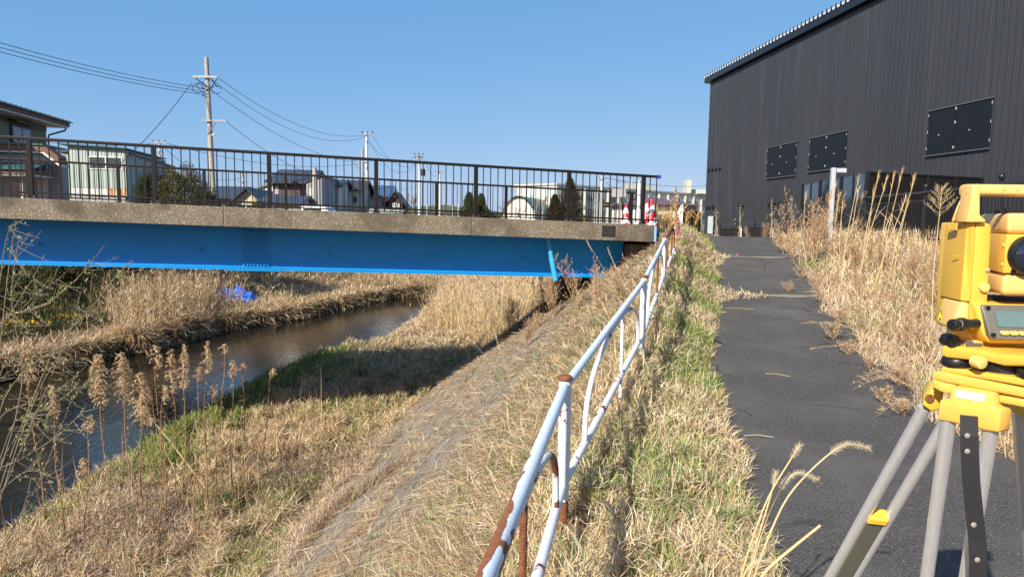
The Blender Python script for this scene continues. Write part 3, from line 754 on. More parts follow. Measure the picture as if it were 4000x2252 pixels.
q = MB(); q.lathe(T(3858, 1054, 1.198), [(.0035, .002), (.0034, -.002), (.001, -.003)], axis=(0, 1, 0), seg=14); q.build("screw_head", "rivet_steel", ts, smooth=True)
0 and q.lathe(T(3652, 1232, 1.30), [(.012, 0), (.015, .004), (.015, .016), (.012, .02)], axis=(-1, .3, 0), seg=18)
# black tangent screw
q = MB(); a = T(3716, 1268, 1.165); b_ = T(3815, 1262, 1.19); dv = (b_ - a); ln = dv.length
q.lathe(a, [(.0080, 0), (.0098, .002), (.0102, .013), (.0085, .0155), (.0080, .0165), (.0080, .018), (.0112, .0185), (.0118, .022), (.0118, .030), (.0098, .032), (.0080, .0325), (.0080, ln)], axis=dv, seg=26); q.build("tangent_screw", "black_rubber", ts, smooth=True)
q = MB(); q.lathe(a + dv.normalized() * .0163, [(.0092, 0), (.0092, .0012)], axis=dv, seg=26); q.build("screw_ring", "rivet_steel", ts, smooth=True)
# telescope: plan outline raised between two heights, in three shells
cx = at(4013, 996, Y=1.2)[0]
plan = [(at(3876, 1000, Y=1.255)[0], 1.30), (at(3872, 1000, Y=1.235)[0], 1.235), (at(3925, 1000, Y=1.165)[0], 1.165)]
plan = plan + [(2 * cx - x, y) for x, y in reversed(plan)]


def shell(z0, z1, ins, name, m, bv):
    q = MB(); c = np.array([cx, 1.23]); pl = [tuple(c + (np.array(p) - c) * ins) for p in plan]
    q.prism([(x, y, z0) for x, y in pl], (0, 0, z1 - z0)); return q.build(name, m, ts, bevel=bv, smooth=True, segs=3)


zt = at(4000, 833, Y=1.18)[2]; z1 = at(4000, 915, Y=1.165)[2]; z2 = at(4000, 1069, Y=1.165)[2]; z3 = at(4000, 1158, Y=1.165)[2]
shell(z1 + .0008, zt, .985, "telescope_top", "pale_tool_yellow", .008)
tl = shell(z2 + .0008, z1, 1.0, "telescope", "tool_yellow", .0012)
shell(z3, z2, .985, "telescope_bottom", "pale_tool_yellow", .010)
for px, py in ((3924, 955), (3919, 1030)):
    q = MB(); q.lathe(T(px, py, 1.172), [(.0032, .003), (.003, -.001)], axis=(.6, .8, 0), seg=12); q.build("plug", "pale_tool_yellow", tl, smooth=True)
q = MB(); q.lathe(T(3953, 1060, 1.168), [(.0055, .004), (.005, -.003), (.003, -.0035)], axis=(0, 1, 0), seg=14); q.build("small_lens", "black_rubber", tl, smooth=True)
LC = T(4013, 996, 1.163)
q = MB(); q.lathe(LC, [(.0330, .01), (.0330, -.010), (.0315, -.012), (.0285, -.012), (.0280, -.002)], axis=(0, 1, 0), seg=48); lr = q.build("lens_ring", "black_rubber", tl, smooth=True)
q = MB(); q.lathe(LC + Vector((0, -.0025, 0)), [(.0285, 0), (.024, -.0020), (.016, -.0036), (.008, -.0044), (.0005, -.0046)], axis=(0, 1, 0), seg=48); q.build("lens", "lens_glass", lr, smooth=True)
q = MB(); q.box(T(3895, 826, 1.20) + Vector((.02, 0, 0)), (.040, .016, .007)); q.box(T(3928, 822, 1.195), (.006, .014, .008)); q.build("collimator_sight", "black_rubber", ts, bevel=.001)
q = MB(); q.prism([T(3860, 1160, 1.235), T(4160, 1165, 1.235), T(4160, 1200, 1.235), T(3858, 1195, 1.235)], (0, .05, 0)); q.build("yoke_recess", "black_rubber", ts)
# keyboard housing
q = MB(); q.prism([T(3806, 1184, 1.190), T(4220, 1190, 1.190), T(4190, 1345, 1.180), T(3868, 1340, 1.180), T(3838, 1300, 1.182)], (0, .06, 0)); q.build("keyboard_housing", "tool_yellow", ts, bevel=.005, smooth=True, segs=3)
q = MB(); q.prism([T(3832, 1192, 1.186), T(4210, 1199, 1.186), T(4185, 1336, 1.168), T(3872, 1325, 1.168)], (0, .02, .004)); kb = q.build("control_panel", "screen_grey", ts, bevel=.004, smooth=True, segs=3)
q = MB(); q.prism([T(3886, 1213, 1.1815), T(4150, 1219, 1.1815), T(4136, 1282, 1.173), T(3900, 1276, 1.173)], (0, .006, .001)); q.build("display", "lcd", kb)
for i in range(5):
    q = MB(); c = T(3926 + i * 36, 1299 + i, 1.1675); q.lathe(c + Vector((-.004, 0, 0)), [(.0034, .003), (.0032, -.0015)], axis=(0, 1, .1), seg=12); q.lathe(c + Vector((.004, 0, 0)), [(.0034, .003), (.0032, -.0015)], axis=(0, 1, .1), seg=12); q.box(c + Vector((0, .0008, 0)), (.008, .0044, .0066)); q.build("key", "pale_tool_yellow", kb, smooth=True)
for px, py, Y in ((3861, 1202, 1.182), (3882, 1307, 1.166)):
    q = MB(); q.lathe(T(px, py, Y), [(.0035, .003), (.0035, -.001), (.0018, -.001), (.0018, .001)], axis=(0, 1, 0), seg=12); q.build("panel_screw", "black_rubber", kb)
# handle
for sgn in (1, 0):
    q = MB()
    o_ = [(3724, 867, 1.2), (3752, 803, 1.2), (3782, 742, 1.2), (3800, 724, 1.2), (3826, 717, 1.2), (3830, 766, 1.2), (3829, 838, 1.2), (3851, 858, 1.2), (3853, 868, 1.2)]
    Q = [T(*p) + Vector((.012, 0, 0)) for p in o_]
    if sgn: Q = [Vector((2 * cx - v.x, v.y, v.z)) for v in Q]
    # hollow leg: two cheeks and a web
    if sgn: q.prism(Q, (0, .034, 0)); q.build("handle_leg", "pale_tool_yellow", ts, bevel=.005, smooth=True, segs=3); continue
    cheek = [Q[1].lerp(Q[0], 0), Q[0]]
    r_ = [T(*p) for p in ((3800, 722, 1.19), (3830, 717, 1.19), (3829, 838, 1.19), (3851, 858, 1.19), (3853, 869, 1.19), (3776, 868, 1.19), (3790, 800, 1.19))]
    q.prism(r_, (.004, .036, 0))
hl = q.build("handle_leg", "pale_tool_yellow", ts, bevel=.005, smooth=True, segs=3)
q = MB()
l_ = [T(*p) for p in ((3796, 722, 1.226), (3765, 745, 1.235), (3735, 810, 1.235), (3714, 867, 1.235), (3734, 867, 1.235), (3752, 800, 1.235), (3762, 764, 1.235), (3800, 762, 1.226))]
q.prism(l_, (.01, .012, 0)); q.build("handle_leg", "pale_tool_yellow", ts, bevel=.003, smooth=True)
q = MB(); q.prism([T(3778, 752, 1.205), T(3792, 748, 1.205), T(3780, 866, 1.205), T(3745, 866, 1.225), T(3762, 764, 1.225)], (.012, .016, 0)); q.build("handle_web", "tool_yellow", ts, bevel=.002, smooth=True)
q = MB(); hb_ = [T(3806, 720, 1.193), T(3806, 762, 1.193)]
zc = (hb_[0].z + hb_[1].z) / 2; x0 = T(3790, 740, 1.2).x; x1 = 2 * cx - x0
pr = []
for k in range(16):
    a = 2 * pi * k / 16; ca, sa = cos(a), sin(a)
    pr.append((x0, 1.212 + .019 * (abs(ca) ** .6) * (1 if ca > 0 else -1), zc + .0105 * (abs(sa) ** .6) * (1 if sa > 0 else -1)))
q.prism(pr, (x1 - x0, 0, .001)); hd = q.build("handle_bar", "pale_tool_yellow", ts, bevel=.0015, smooth=True)
for px in (3923, 3974):
    q = MB(); q.lathe(T(px, 742, 1.1935), [(.0035, .002), (.003, -.001)], axis=(0, 1, .3), seg=10); q.build("grip_dot", "pale_tool_yellow", hd)

# ------------------------------------------------------------ black warehouse along the path
WA, WB = 19.8, -.103                       # wall plane x = WA + WB*y
wn = Vector((-1, WB, 0)).normalized()
wd = Vector((WB, 1, 0)).normalized()


def onwall(px, py, out=0.0):
    u = (px - 2000) / F; d = at(px, py, D=1.0); t = WA / (d[0] - WB * d[1]); return Vector(d * t) + wn * out


def W(y, z, out=0.0): return Vector((WA + WB * y, y, z)) + wn * out


ZE = onwall(2765, 330).z; ZG = -1.0
mat("black_steel_cladding", (.034, .036, .040), (.029, .031, .036), scale=.35, rough=.45, spec=.5, c3=(.050, .052, .058), s3=1.6, lo3=.52, hi3=.78, bump=.08, bscale=6, stretch=(1, 1, .08))
mat("black_trim", (.012, .012, .013), rough=.35)
mat("black_door_steel", (.010, .012, .015), rough=.5, spec=.25)
mat("sill_grey", (.085, .09, .095), rough=.4)
mat("zinc_roof", (.70, .72, .74), rough=.4, metal=.2)
mat("hinge_white", (.36, .35, .30), rough=.4)
mat("dark_glass", (.012, .018, .026), rough=.06, spec=.8)
wh = empty("warehouse", W(52, ZG), "huge black ribbed steel warehouse rising beside the path", "warehouse")
y0, y1 = 8.0, 51.8
q = MB(); a = [W(y0, ZG), W(y1, ZG), W(y1, ZE), W(y0, ZE)]; q.prism([p - wn * .001 for p in a], -wn * 26); q.build("wall", "black_steel_cladding", wh)
q = MB(); y = y0 + .1; k = 0
while y < y1:
    # tall standing seam every fourth, low ribs between
    h = .020 if k % 3 == 0 else .006; w_ = .016 if k % 3 == 0 else .03
    p = W(y, 0); q.hexa([W(y, ZG), W(y + w_, ZG), W(y + w_ * .75, ZG, h), W(y + w_ * .25, ZG, h)], [W(y, ZE), W(y + w_, ZE), W(y + w_ * .75, ZE, h), W(y + w_ * .25, ZE, h)])
    y += .1025; k += 1
q.build("wall_ribs", "black_steel_cladding", wh)
q = MB(); q.hexa([W(y0, ZE - .02, -1), W(y0, ZE + .42, -1), W(y0, ZE + .42, .28), W(y0, ZE + .06, .28)], [W(y1 + .5, ZE - .02, -1), W(y1 + .5, ZE + .42, -1), W(y1 + .5, ZE + .42, .28), W(y1 + .5, ZE + .06, .28)])
q.build("eaves_fascia", "black_trim", wh)
q = MB(); q2 = MB(); q3 = MB(); y = y0; pz = ZE + .425
while y < y1 + .4:
    A_ = [(y, pz), (y + .16, pz), (y + .20, pz + .15), (y + .37, pz + .15), (y + .41, pz)]
    for i in range(4):
        (ya, za), (yb, zb) = A_[i], A_[i + 1]; q.quad(W(ya, za, .32), W(yb, zb, .32), W(yb, zb + 1.0, -25), W(ya, za + 1.0, -25))
    q2.prism([W(y - .005, pz, .30), W(y + .405, pz, .30), W(y + .405, pz + .13, .30), W(y - .005, pz + .13, .30)], -wn * .02); q3.prism([W(y + .0, pz, .325), W(y + .20, pz, .325), W(y + .13, pz + .21, .325), W(y + .07, pz + .21, .325)], -wn * .024)
    y += .41
q.build("roof", "zinc_roof", wh, fix=False); q2.build("verge_strip", "zinc_roof", wh); q3.build("ridge_closures", "black_trim", wh)


def leafdoor(TL, TR, BL, BR, f, nm):
    a, b, c, d = onwall(*TL, .03), onwall(*TR, .03), onwall(*BL, .03), onwall(*BR, .03)
    ya, yb = (a.y + c.y) / 2, (b.y + d.y) / 2; zt_ = (a.z + b.z) / 2; zb_ = (c.z + d.z) / 2
    g = MB(); 
    ym = ya + (yb - ya) * f
    root = None
    for i, (p0, p1) in enumerate(((ya, ym - .012), (ym + .012, yb))):
        g = MB(); g.prism([W(p0, zb_, .033), W(p1, zb_, .033), W(p1, zt_, .033), W(p0, zt_, .033)], wn * .03); dd = g.build("hatch_door", "black_door_steel", wh)
        c_ = (p0 + p1) / 2; h = MB(); hz = (zb_ + zt_) / 2 - .05; sgn = -1
        for (e0, e1, z0, z1) in ((-.06, .06, .20, .215), (-.06, -.045, -.18, .20), (.045, .06, -.18, .20), (-.06, .06, -.195, -.18)):
            h.prism([W(c_ + e0, hz + z0, .0635), W(c_ + e1, hz + z0, .0635), W(c_ + e1, hz + z1, .0635), W(c_ + e0, hz + z1, .0635)], wn * .008)
        h.build("latch_plate", "black_trim", dd)
        h = MB(); h.prism([W(c_ + .08, hz - .1, .0635), W(c_ + .11, hz - .1, .0635), W(c_ + .11, hz - .05, .0635), W(c_ + .08, hz - .05, .0635)], wn * .03); h.build("handle", "hinge_white", dd)
        edge = p0 if i == 0 else p1; s_ = 1 if i == 0 else -1
        h = MB()
        for zz in (.12, .5, .88):
            z = zb_ + (zt_ - zb_) * zz; h.prism([W(edge, z, .0635), W(edge + s_ * -.028 * (1 if yb > ya else -1), z, .0635), W(edge + s_ * -.028 * (1 if yb > ya else -1), z + .12, .0635), W(edge, z + .09, .0635)], wn * .012)
        if i: 
            for zz in (.08, .62, .92): z = zb_ + (zt_ - zb_) * zz; h.prism([W(ym - .03, z, .0635), W(ym + .03, z, .0635), W(ym + .03, z + .10, .0635), W(ym - .03, z + .10, .0635)], wn * .02)
        h.build("hinges", "hinge_white", dd)
    e = .04 if ya > yb else -.04
    for z in (zt_ + .002, zb_ - .05): g = MB(); g.prism([W(ya + e, z, .033), W(yb - e, z, .033), W(yb - e, z + .045, .033), W(ya + e, z + .045, .033)], wn * .07); g.build("hatch_sill", "sill_grey", wh)


leafdoor((3640, 437), (3885, 382), (3619, 610), (3865, 575), .46, 0)
leafdoor((3169, 543), (3314, 512), (3161, 672), (3301, 652), .48, 1)
leafdoor((3002, 579), (3117, 555), (2997, 697), (3107, 683), .48, 2)
for px, py in [(2772, 664), (2786, 662), (2800, 660), (2815, 658), (2763, 811), (2775, 810), (2789, 808), (2891, 804), (2906, 803), (3008, 797), (3028, 795), (3048, 793), (3070, 791)]:
    c = onwall(px, py, .03); g = MB(); g.lathe(c, [(.11, 0), (.11, .10), (.09, .12), (.03, .13)], axis=wn, seg=14); g.build("vent_hood", "black_trim", wh, smooth=True)
wl_, wr_ = onwall(2768, 840, .034), onwall(2791, 888, .034)
g = MB(); g.prism([W(wl_.y, -.95, .034), W(wr_.y, -.95, .034), W(wr_.y, wl_.z, .034), W(wl_.y, wl_.z, .034)], wn * .05); fr = g.build("glazed_door", "black_trim", wh)
g = MB(); e = (wl_.y - wr_.y) * .1; g.prism([W(wl_.y - e, -.85, .0845), W(wr_.y + e, -.85, .0845), W(wr_.y + e, wl_.z - .08, .0845), W(wl_.y - e, wl_.z - .08, .0845)], wn * .01); g.build("frosted_pane", mat("frosted_green", (.45, .58, .55), (.62, .70, .68), scale=1.2, rough=.25), fr)

# dark glazed screen on the terrace
scr = empty("terrace_screen", (11.67, 22.8, -.3), "dark glass screen wall with black posts standing in front of the warehouse", "screen wall")
A_, B_, C_ = Vector((12.75, 30.4, 0)), Vector((11.67, 22.8, 0)), Vector((16.9, 24.95, 0)); zt_, zm_ = 1.70, .83
D_ = C_
for P0, P1, n_ in ((B_, A_, 6), (B_, C_, 4)):
    dd = P1 - P0; nn = Vector((dd.y, -dd.x, 0)).normalized()
    for i in range(n_):
        a, b_ = P0 + dd * ((i + .02) / n_), P0 + dd * ((i + .98) / n_)
        g = MB(); g.prism([a + Vector((0, 0, zm_ + .03)), b_ + Vector((0, 0, zm_ + .03)), b_ + Vector((0, 0, zt_ - .03)), a + Vector((0, 0, zt_ - .03))], nn * .02); g.build("glass_panel", "dark_glass" if P1 is A_ else "black_trim", scr)
    g = MB()
    for z in (zt_ - .028, zm_ - .03): g.prism([P0 + Vector((0, 0, z)), P1 + Vector((0, 0, z)), P1 + Vector((0, 0, z + .055)), P0 + Vector((0, 0, z + .055))], nn * .05)
    g.prism([P0 + Vector((0, 0, -.8)), P1 + Vector((0, 0, -.8)), P1 + Vector((0, 0, zm_ - .031)), P0 + Vector((0, 0, zm_ - .031))], nn * .04)
    g.build("screen_frame", "black_trim", scr)
    for i in range(0 if P1 is A_ else 1, n_ + 1):
        if P1 is A_ and i % 2 and i != n_: w2 = .03
        else: w2 = .055
        c = P0 + dd * (i / n_); g = MB(); g.box((c.x, c.y, .45), (w2 * 2, w2 * 2, 2.56)); g.build("post", "black_trim", scr)

# black railing with ball-topped posts
rl_ = [(44, -.19, -1.0), (38.5, -.08, -.95), (33.7, .0, -.92), (31, .05, -.9), (28, .21, -.75), (24, .5, -.5), (19.3, .77, -.42), (15.7, .77, -.42), (12.7, .80, -.4), (10, .82, -.4), (7.5, .84, -.4)]
RP = [Vector((7.2 + .139 * y, y, zt)) for y, zt, zb in rl_]; RBs = [zb for _, _, zb in rl_]
rf = empty("ball_post_railing", (RP[5].x, RP[5].y, -.5), "black metal railing with ball topped posts following the ramp below the warehouse", "railing")
for i, P in enumerate(RP):
    g = MB(); g.tube([P + Vector((0, 0, .02)), Vector((P.x, P.y, RBs[i] - .3))], .038, 10); g.lathe(P + Vector((0, 0, .02)), [(.03, 0), (.045, .01), (.03, .02), (.035, .03), (.055, .055), (.062, .085), (.055, .115), (.03, .142), (.002, .148)], seg=14); g.build("post", "black_trim", rf, smooth=True)
for i in range(len(RP) - 1):
    a, b_ = RP[i], RP[i + 1]; dd = (b_ - a).normalized()
    g = MB(); g.tube([a + Vector((-.045, 0, -.03)) + dd * 0, b_ + Vector((-.045, 0, -.03))], .024, 8); g.build("handrail", mat("rail_graphite", (.05, .05, .055), rough=.3, metal=.5) if i == 0 else "rail_graphite", rf, smooth=True)
    g = MB(); g.tube([a + Vector((0, 0, -.22)), b_ + Vector((0, 0, -.22))], .02, 6); g.tube([a + Vector((0, 0, 0)) * 0 + Vector((0, 0, 0)) + Vector((0, 0, RBs[i] - a.z + .1)), Vector((b_.x, b_.y, RBs[i + 1] + .1))], .018, 6)
    n_ = max(2, int((b_ - a).length / .13))
    for k in range(1, n_):
        p = a.lerp(b_, k / n_); zb = RBs[i] + (RBs[i + 1] - RBs[i]) * k / n_; g.box((p.x, p.y, (p.z - .22 + zb + .1) / 2), (.016, .016, p.z - .32 - zb))
    g.build("bar_panel", "black_trim", rf)

# silver lamp post with square arm
lx = T(3241, 900, 18.2); lp = empty("lamp_post", (lx.x, lx.y, -.55), "silver square lamp post with short arm rising from dry weeds", "lamp post")
zt_ = T(3240, 655, 18.2).z
g = MB(); g.box((lx.x, lx.y, (zt_ - .7) / 2), (.10, .12, zt_ + .7)); g.build("column", mat("satin_aluminium", (.60, .63, .66), rough=.35, metal=.35), lp, bevel=.008)
g = MB(); g.box((lx.x + .077 + .12, lx.y - .02, zt_ - .07), (.24, .11, .11)); g.build("lamp_head", "satin_aluminium", lp, bevel=.008)

# ------------------------------------------------------------ vegetation
mat("grass_blades", (.5, .4, .2), rough=.62, vcol=True, spec=.25, trans=.22)
mat("stalk_fibre", (.5, .4, .2), rough=.7, vcol=True, spec=.2)


def sampy(n, y0, y1, p=1.3):
    "distances with density falling as y^-p"
    a, b = max(y0, .5) ** (1 - p), y1 ** (1 - p); return (a + RNG.random(n) * (b - a)) ** (1 / (1 - p))


def grass(name, x, y, ln, wd, tilt, curve, C, az=None, z=None, az2=None, kind="stuff", lift=0.0, K=4):
    n = len(x); z = zground(x, y) if z is None else z
    P = np.stack([x, y, z - .01 + lift], 1); az = RNG.uniform(0, 2 * pi, n) if az is None else az
    r = RB(); r.blades(P, az, tilt, ln, wd, curve, C, K=K, az2=az2); o = r.build(name, "grass_blades")
    return tag(o, kind=kind)


U = RNG.uniform


def lodw(y, b=.0036, k=.00075): return b + k * np.maximum(y - 2, 0)


# strip between fence and path
n = 140000; y = sampy(n, 1.0, 22, 1.25)
t = RNG.beta(1.0, .95, n) * 1.0; edge = .16 * (vnoise(y, y * 0, 2.2, 41) - .35) + .05 * vnoise(y, y * 0, 9, 42)
tongue = .85 * np.exp(-((y - 11.6) / .32) ** 2) + .28 * np.exp(-((y - 15.8) / .35) ** 2) + .14 * np.exp(-((y - 3.0) / .5) ** 2)
x = (xfence(y) - .30) + t * (xpathL(y) + edge + tongue * t - xfence(y) + .30)
zz = zground(x, y); zz = np.where(x > xpathL(y), zpath(y) + .012, zz)
tus = vnoise(x, y, 13, 63); hump = (.03 + .13 * smooth((tus - .45) / .3)) * (np.sin(np.clip(t, 0, 1) * pi) ** .5)
kp = RNG.random(n) < .30 + .70 * smooth((tus - .28) / .22); x, y, t, zz, hump = x[kp], y[kp], t[kp], zz[kp], hump[kp]; n = len(x)
patch = vnoise(x, y, 3.2, 44); g = RNG.random(n) < np.clip((patch - .40) * 1.5, .04, .5) * np.clip(t * 2.2, .25, 1) * (.45 + .55 * smooth((y - 4) / 3))
C = np.where(g[:, None], pal(n, GREEN, jit=.25), pal(n, STRAW, [3, 3, 2, 1, 2]))
ln = np.where(g, U(.07, .18, n), U(.05, .17, n)) * np.where(t > .9, .8, 1)
tilt = np.where(g, U(.1, .9, n), U(.5, 1.6, n)); cur = np.where(g, U(.1, .9, n), U(-1.0, 1.9, n))
grass("grass", x, y, ln, lodw(y, .0046), tilt, cur, C, z=zz + hump * RNG.random(n), az2=U(-2.2, 2.2, n))
# thatch under it
n = 40000; y = sampy(n, 1.0, 22, 1.3); t = RNG.random(n); x = (xfence(y) - .30) + t * (xpathL(y) - .02 - xfence(y) + .30)
grass("dry_thatch", x, y, U(.06, .2, n), lodw(y, .0042), U(1.2, 1.65, n), U(-.3, .3, n), pal(n, BROWN + STRAW[2:4]), lift=.015, az2=U(-1.2, 1.2, n))
# long green tufts in it
def tufts(name, spots, cols, ln=(.15, .32), nb=42, r=.06, wd=.0045, tilt=(.05, .7), cur=(.1, .9)):
    xs, ys = [], []
    for (cx_, cy_) in spots:
        k = nb; xs.append(RNG.normal(cx_, r, k)); ys.append(RNG.normal(cy_, r, k))
    x, y = np.concatenate(xs), np.concatenate(ys); n = len(x)
    return grass(name, x, y, U(*ln, n), wd + .0006 * y, U(*tilt, n), U(*cur, n), pal(n, cols, jit=.25), az2=U(-.6, .6, n))


sp = []
for _ in range(60):
    yy = sampy(1, 1.6, 18, 1.2)[0]; tt = RNG.random() ** .8; sp.append((xfence(yy) + tt * (xpathL(yy) - xfence(yy) - .1), yy))
tufts("green_grass", sp, GREEN, nb=24, ln=(.12, .26))
# slope lining: matted straw lying along the courses of the concrete
n = 215000; y = sampy(n, 2.0, 30, 1.35); s = RNG.random(n) ** .85
xt, xf = xtoe(y), xfence(y) - .2; x = xt + (xf - xt) * s
upd = (1 - s) * 6.5
band = vnoise(upd * 1.0, y * .16, 4.2, 45); fine = vnoise(upd * 3.2, y * .35, 5, 46)
wob = .14 * (vnoise(y, upd, .9, 47) - .5)
want = .05 + .34 * smooth((vnoise(upd * 1.4, y * .5, 2.2, 71) - .5) / .12) + smooth((s + wob - .58) / .16) + .75 * smooth((band - .52) / .12) * .6 + .38 * smooth((fine - .55) / .1) + smooth((y - 13) / 6) * .75 + smooth((.10 - s) / .08) * .8
keep = RNG.random(n) < np.clip(want, .02, 1)
x, y, s = x[keep], y[keep], s[keep]; n = len(x)
base = np.arctan2(.957, .29); az = base + RNG.normal(0, .38, n) + np.where(RNG.random(n) < .5, pi, 0)
messy = RNG.random(n) < smooth((s - .6) / .25) * .75; az = np.where(messy, U(0, 2 * pi, n), az)
C = pal(n, STRAW + BROWN + [(.20, .13, .08)], [2, 2, 2, 2, 2, 2, 2, 2, 1, 2, 2]); gg = RNG.random(n) < .10 * smooth((s - .5) / .3); C = np.where(gg[:, None], pal(n, GREEN), C)
tl = np.where(messy, U(.7, 1.6, n), pi / 2 + np.cos(az - (base - pi / 2)) * -.0 + U(-.12, .05, n))
grass("dry_grass", x, y, U(.10, .36, n) * np.where(messy, .7, 1), lodw(y, .0034, .0008) * U(.6, 1.5, n), tl, np.where(messy, U(-.3, 1.3, n), U(-.08, .12, n)), C, az=az, lift=.012 + .05 * RNG.random(n) * smooth((s - .6) / .2), az2=U(-.35, .35, n))
sp = []
for _ in range(46):
    yy = sampy(1, 2.4, 12, 1.1)[0]; ss = RNG.choice([U(.66, .98), U(.2, .7)], p=[.75, .25]); sp.append((xtoe(yy) + (xfence(yy) - xtoe(yy)) * ss, yy))
tufts("green_grass", sp, [(.10, .19, .05), (.16, .27, .06), (.09, .15, .05)], ln=(.12, .3), nb=20, r=.045)
# lowland by the water
n = 175000; y = sampy(n, 6.5, 44, 1.25); s = RNG.random(n); x = xR(y) + .0 + s * (xtoe(y) + .3 - xR(y))
tus = vnoise(x, y, 6.5, 9); kp = RNG.random(n) < .22 + .78 * smooth((tus - .30) / .22); x, y, tus = x[kp], y[kp], tus[kp]; n = len(x)
h = vnoise(x, y, 1.9, 48); dw = x - xR(y)
gshade = smooth((y - 14.5) / 2) * smooth((26 - y) / 4); gedge = smooth((1.6 - dw + 1.2 * (vnoise(x, y, 1.4, 49) - .5)) / .8) * smooth((y - 11.0) / 2) * smooth((27 - y) / 3)
gtoe = smooth((xtoe(y) + .1 - x) / .3) * smooth((x - xtoe(y) + 1.1) / .5) * .35
gp = np.clip(.03 + .85 * gedge + .42 * gshade * smooth((2.6 - dw + 2 * (vnoise(x, y, .9, 59) - .5)) / 1.2) + .40 * gtoe * (h > .5) + .25 * smooth((vnoise(x, y, 1.3, 50) - .62) / .1), 0, .8) * smooth((28 - y) / 4 + .1)
g = RNG.random(n) < gp
C = np.where(g[:, None], pal(n, [(.13, .24, .03), (.20, .31, .05), (.10, .17, .025), (.38, .36, .14), (.30, .30, .10)], jit=.25), pal(n, BROWN + STRAW, [2, 2, 1, 2, 2, 3, 2, 2, 1, 2]))
grass("dry_grass", x, y, np.where(g, U(.12, .30, n), U(.12, .34, n)), lodw(y, .0035, .0009), np.where(g, U(.05, .8, n), U(.4, 1.5, n)), np.where(g, U(.1, .9, n), U(-.2, 1.6, n)), C, lift=(.10 * h + .16 * smooth((tus - .45) / .3)) * RNG.random(n), az2=U(-2.0, 2.0, n))
# curly fluff of last year's weeds over the near lowland
n = 60000; y = sampy(n, 6.5, 13, 1.2); x = xR(y) + .2 + RNG.random(n) * (xtoe(y) + .7 - xR(y)); h = vnoise(x, y, 1.3, 51); k = h > .46; x, y, h = x[k], y[k], h[k]; n = len(x)
grass("dry_weeds", x, y, U(.05, .13, n), .0062 + .0004 * y, U(.2, 1.9, n), U(-2.2, 2.2, n), pal(n, [(.50, .36, .22), (.58, .44, .29), (.38, .26, .16), (.46, .38, .30)]), z=zground(x, y) + .08 + RNG.random(n) * (.12 + .45 * (h - .46)), az2=U(-2, 2, n))
# right hand verge: straw then weeds
n = 110000; y = sampy(n, 1.5, 27, 1.3); s = RNG.random(n) ** 1.15; x = xpathL(y) + pathw(y) + .02 - .18 * vnoise(y, y * 0, 3, 52) - .25 * smooth((y - 4) / 4) * vnoise(y, y * 0, 1.1, 53) + s * 5.0
tus = vnoise(x, y, 8, 64); kp = RNG.random(n) < .3 + .7 * smooth((tus - .3) / .22); x, y, s, tus = x[kp], y[kp], s[kp], tus[kp]; n = len(x)
patch = vnoise(x, y, 2.0, 54); g = RNG.random(n) < np.clip((patch - .48) * 2.2, .03, .65) * smooth((18 - y) / 6 + .2)
C = np.where(g[:, None], pal(n, GREEN, jit=.25), pal(n, STRAW + [(.58, .40, .23), (.66, .48, .29)], [4, 4, 2, 1, 2, 1, 1]))
zz = np.where(s < .1, np.maximum(zground(x, y), zpath(y) + .01), zground(x, y)) + .12 * RNG.random(n) * smooth((tus - .5) / .3) * (s > .06)
grass("dry_grass", x, y, U(.10, .34, n), lodw(y, .0036, .0008), U(.3, 1.45, n), U(-.2, 1.5, n), C, z=zz, az2=U(-1.2, 1.2, n))
n = 34000; y = sampy(n, 3.2, 14, 1.25); x = xpathL(y) + pathw(y) - .35 * vnoise(y, y * 0, 1.4, 57) - .1 + RNG.random(n) ** 1.2 * 2.6; zz = np.maximum(zground(x, y), zpath(y) + .01)
grass("dry_weeds", x, y, U(.05, .16, n), .0042 + .0005 * y, U(.2, 1.9, n), U(-2.2, 2.2, n), pal(n, [(.70, .52, .31), (.76, .62, .41), (.50, .33, .19), (.60, .49, .37)]), z=zz + RNG.random(n) ** 1.5 * .30 * smooth((x - xpathL(y) - pathw(y) + .4) / .8), az2=U(-2, 2, n))
# left bank
n = 90000; y = sampy(n, 19.5, 47, 1.1); e = RNG.random(n) ** 1.2 * 12; x = xL(y) + edgeL(y) - .1 - e
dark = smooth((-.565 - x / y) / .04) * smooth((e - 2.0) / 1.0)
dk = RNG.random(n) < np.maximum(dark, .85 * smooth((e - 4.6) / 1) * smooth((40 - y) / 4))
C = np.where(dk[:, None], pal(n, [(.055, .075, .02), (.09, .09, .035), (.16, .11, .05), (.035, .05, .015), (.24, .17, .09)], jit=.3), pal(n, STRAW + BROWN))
g = (RNG.random(n) < .45 * smooth((vnoise(x, y, .8, 55) - .5) / .15)) & (y > 31) & (e < 6); C = np.where(g[:, None], pal(n, GREEN), C)
grass("bank_grass", x, y, U(.15, .5, n) * np.where(dk, 1.3, 1) * np.where(g, .6, 1), .012 + .0006 * y, U(.2, 1.5, n), U(-.2, 1.4, n), C, lift=.35 * RNG.random(n) * dk, az2=U(-1.2, 1.2, n))
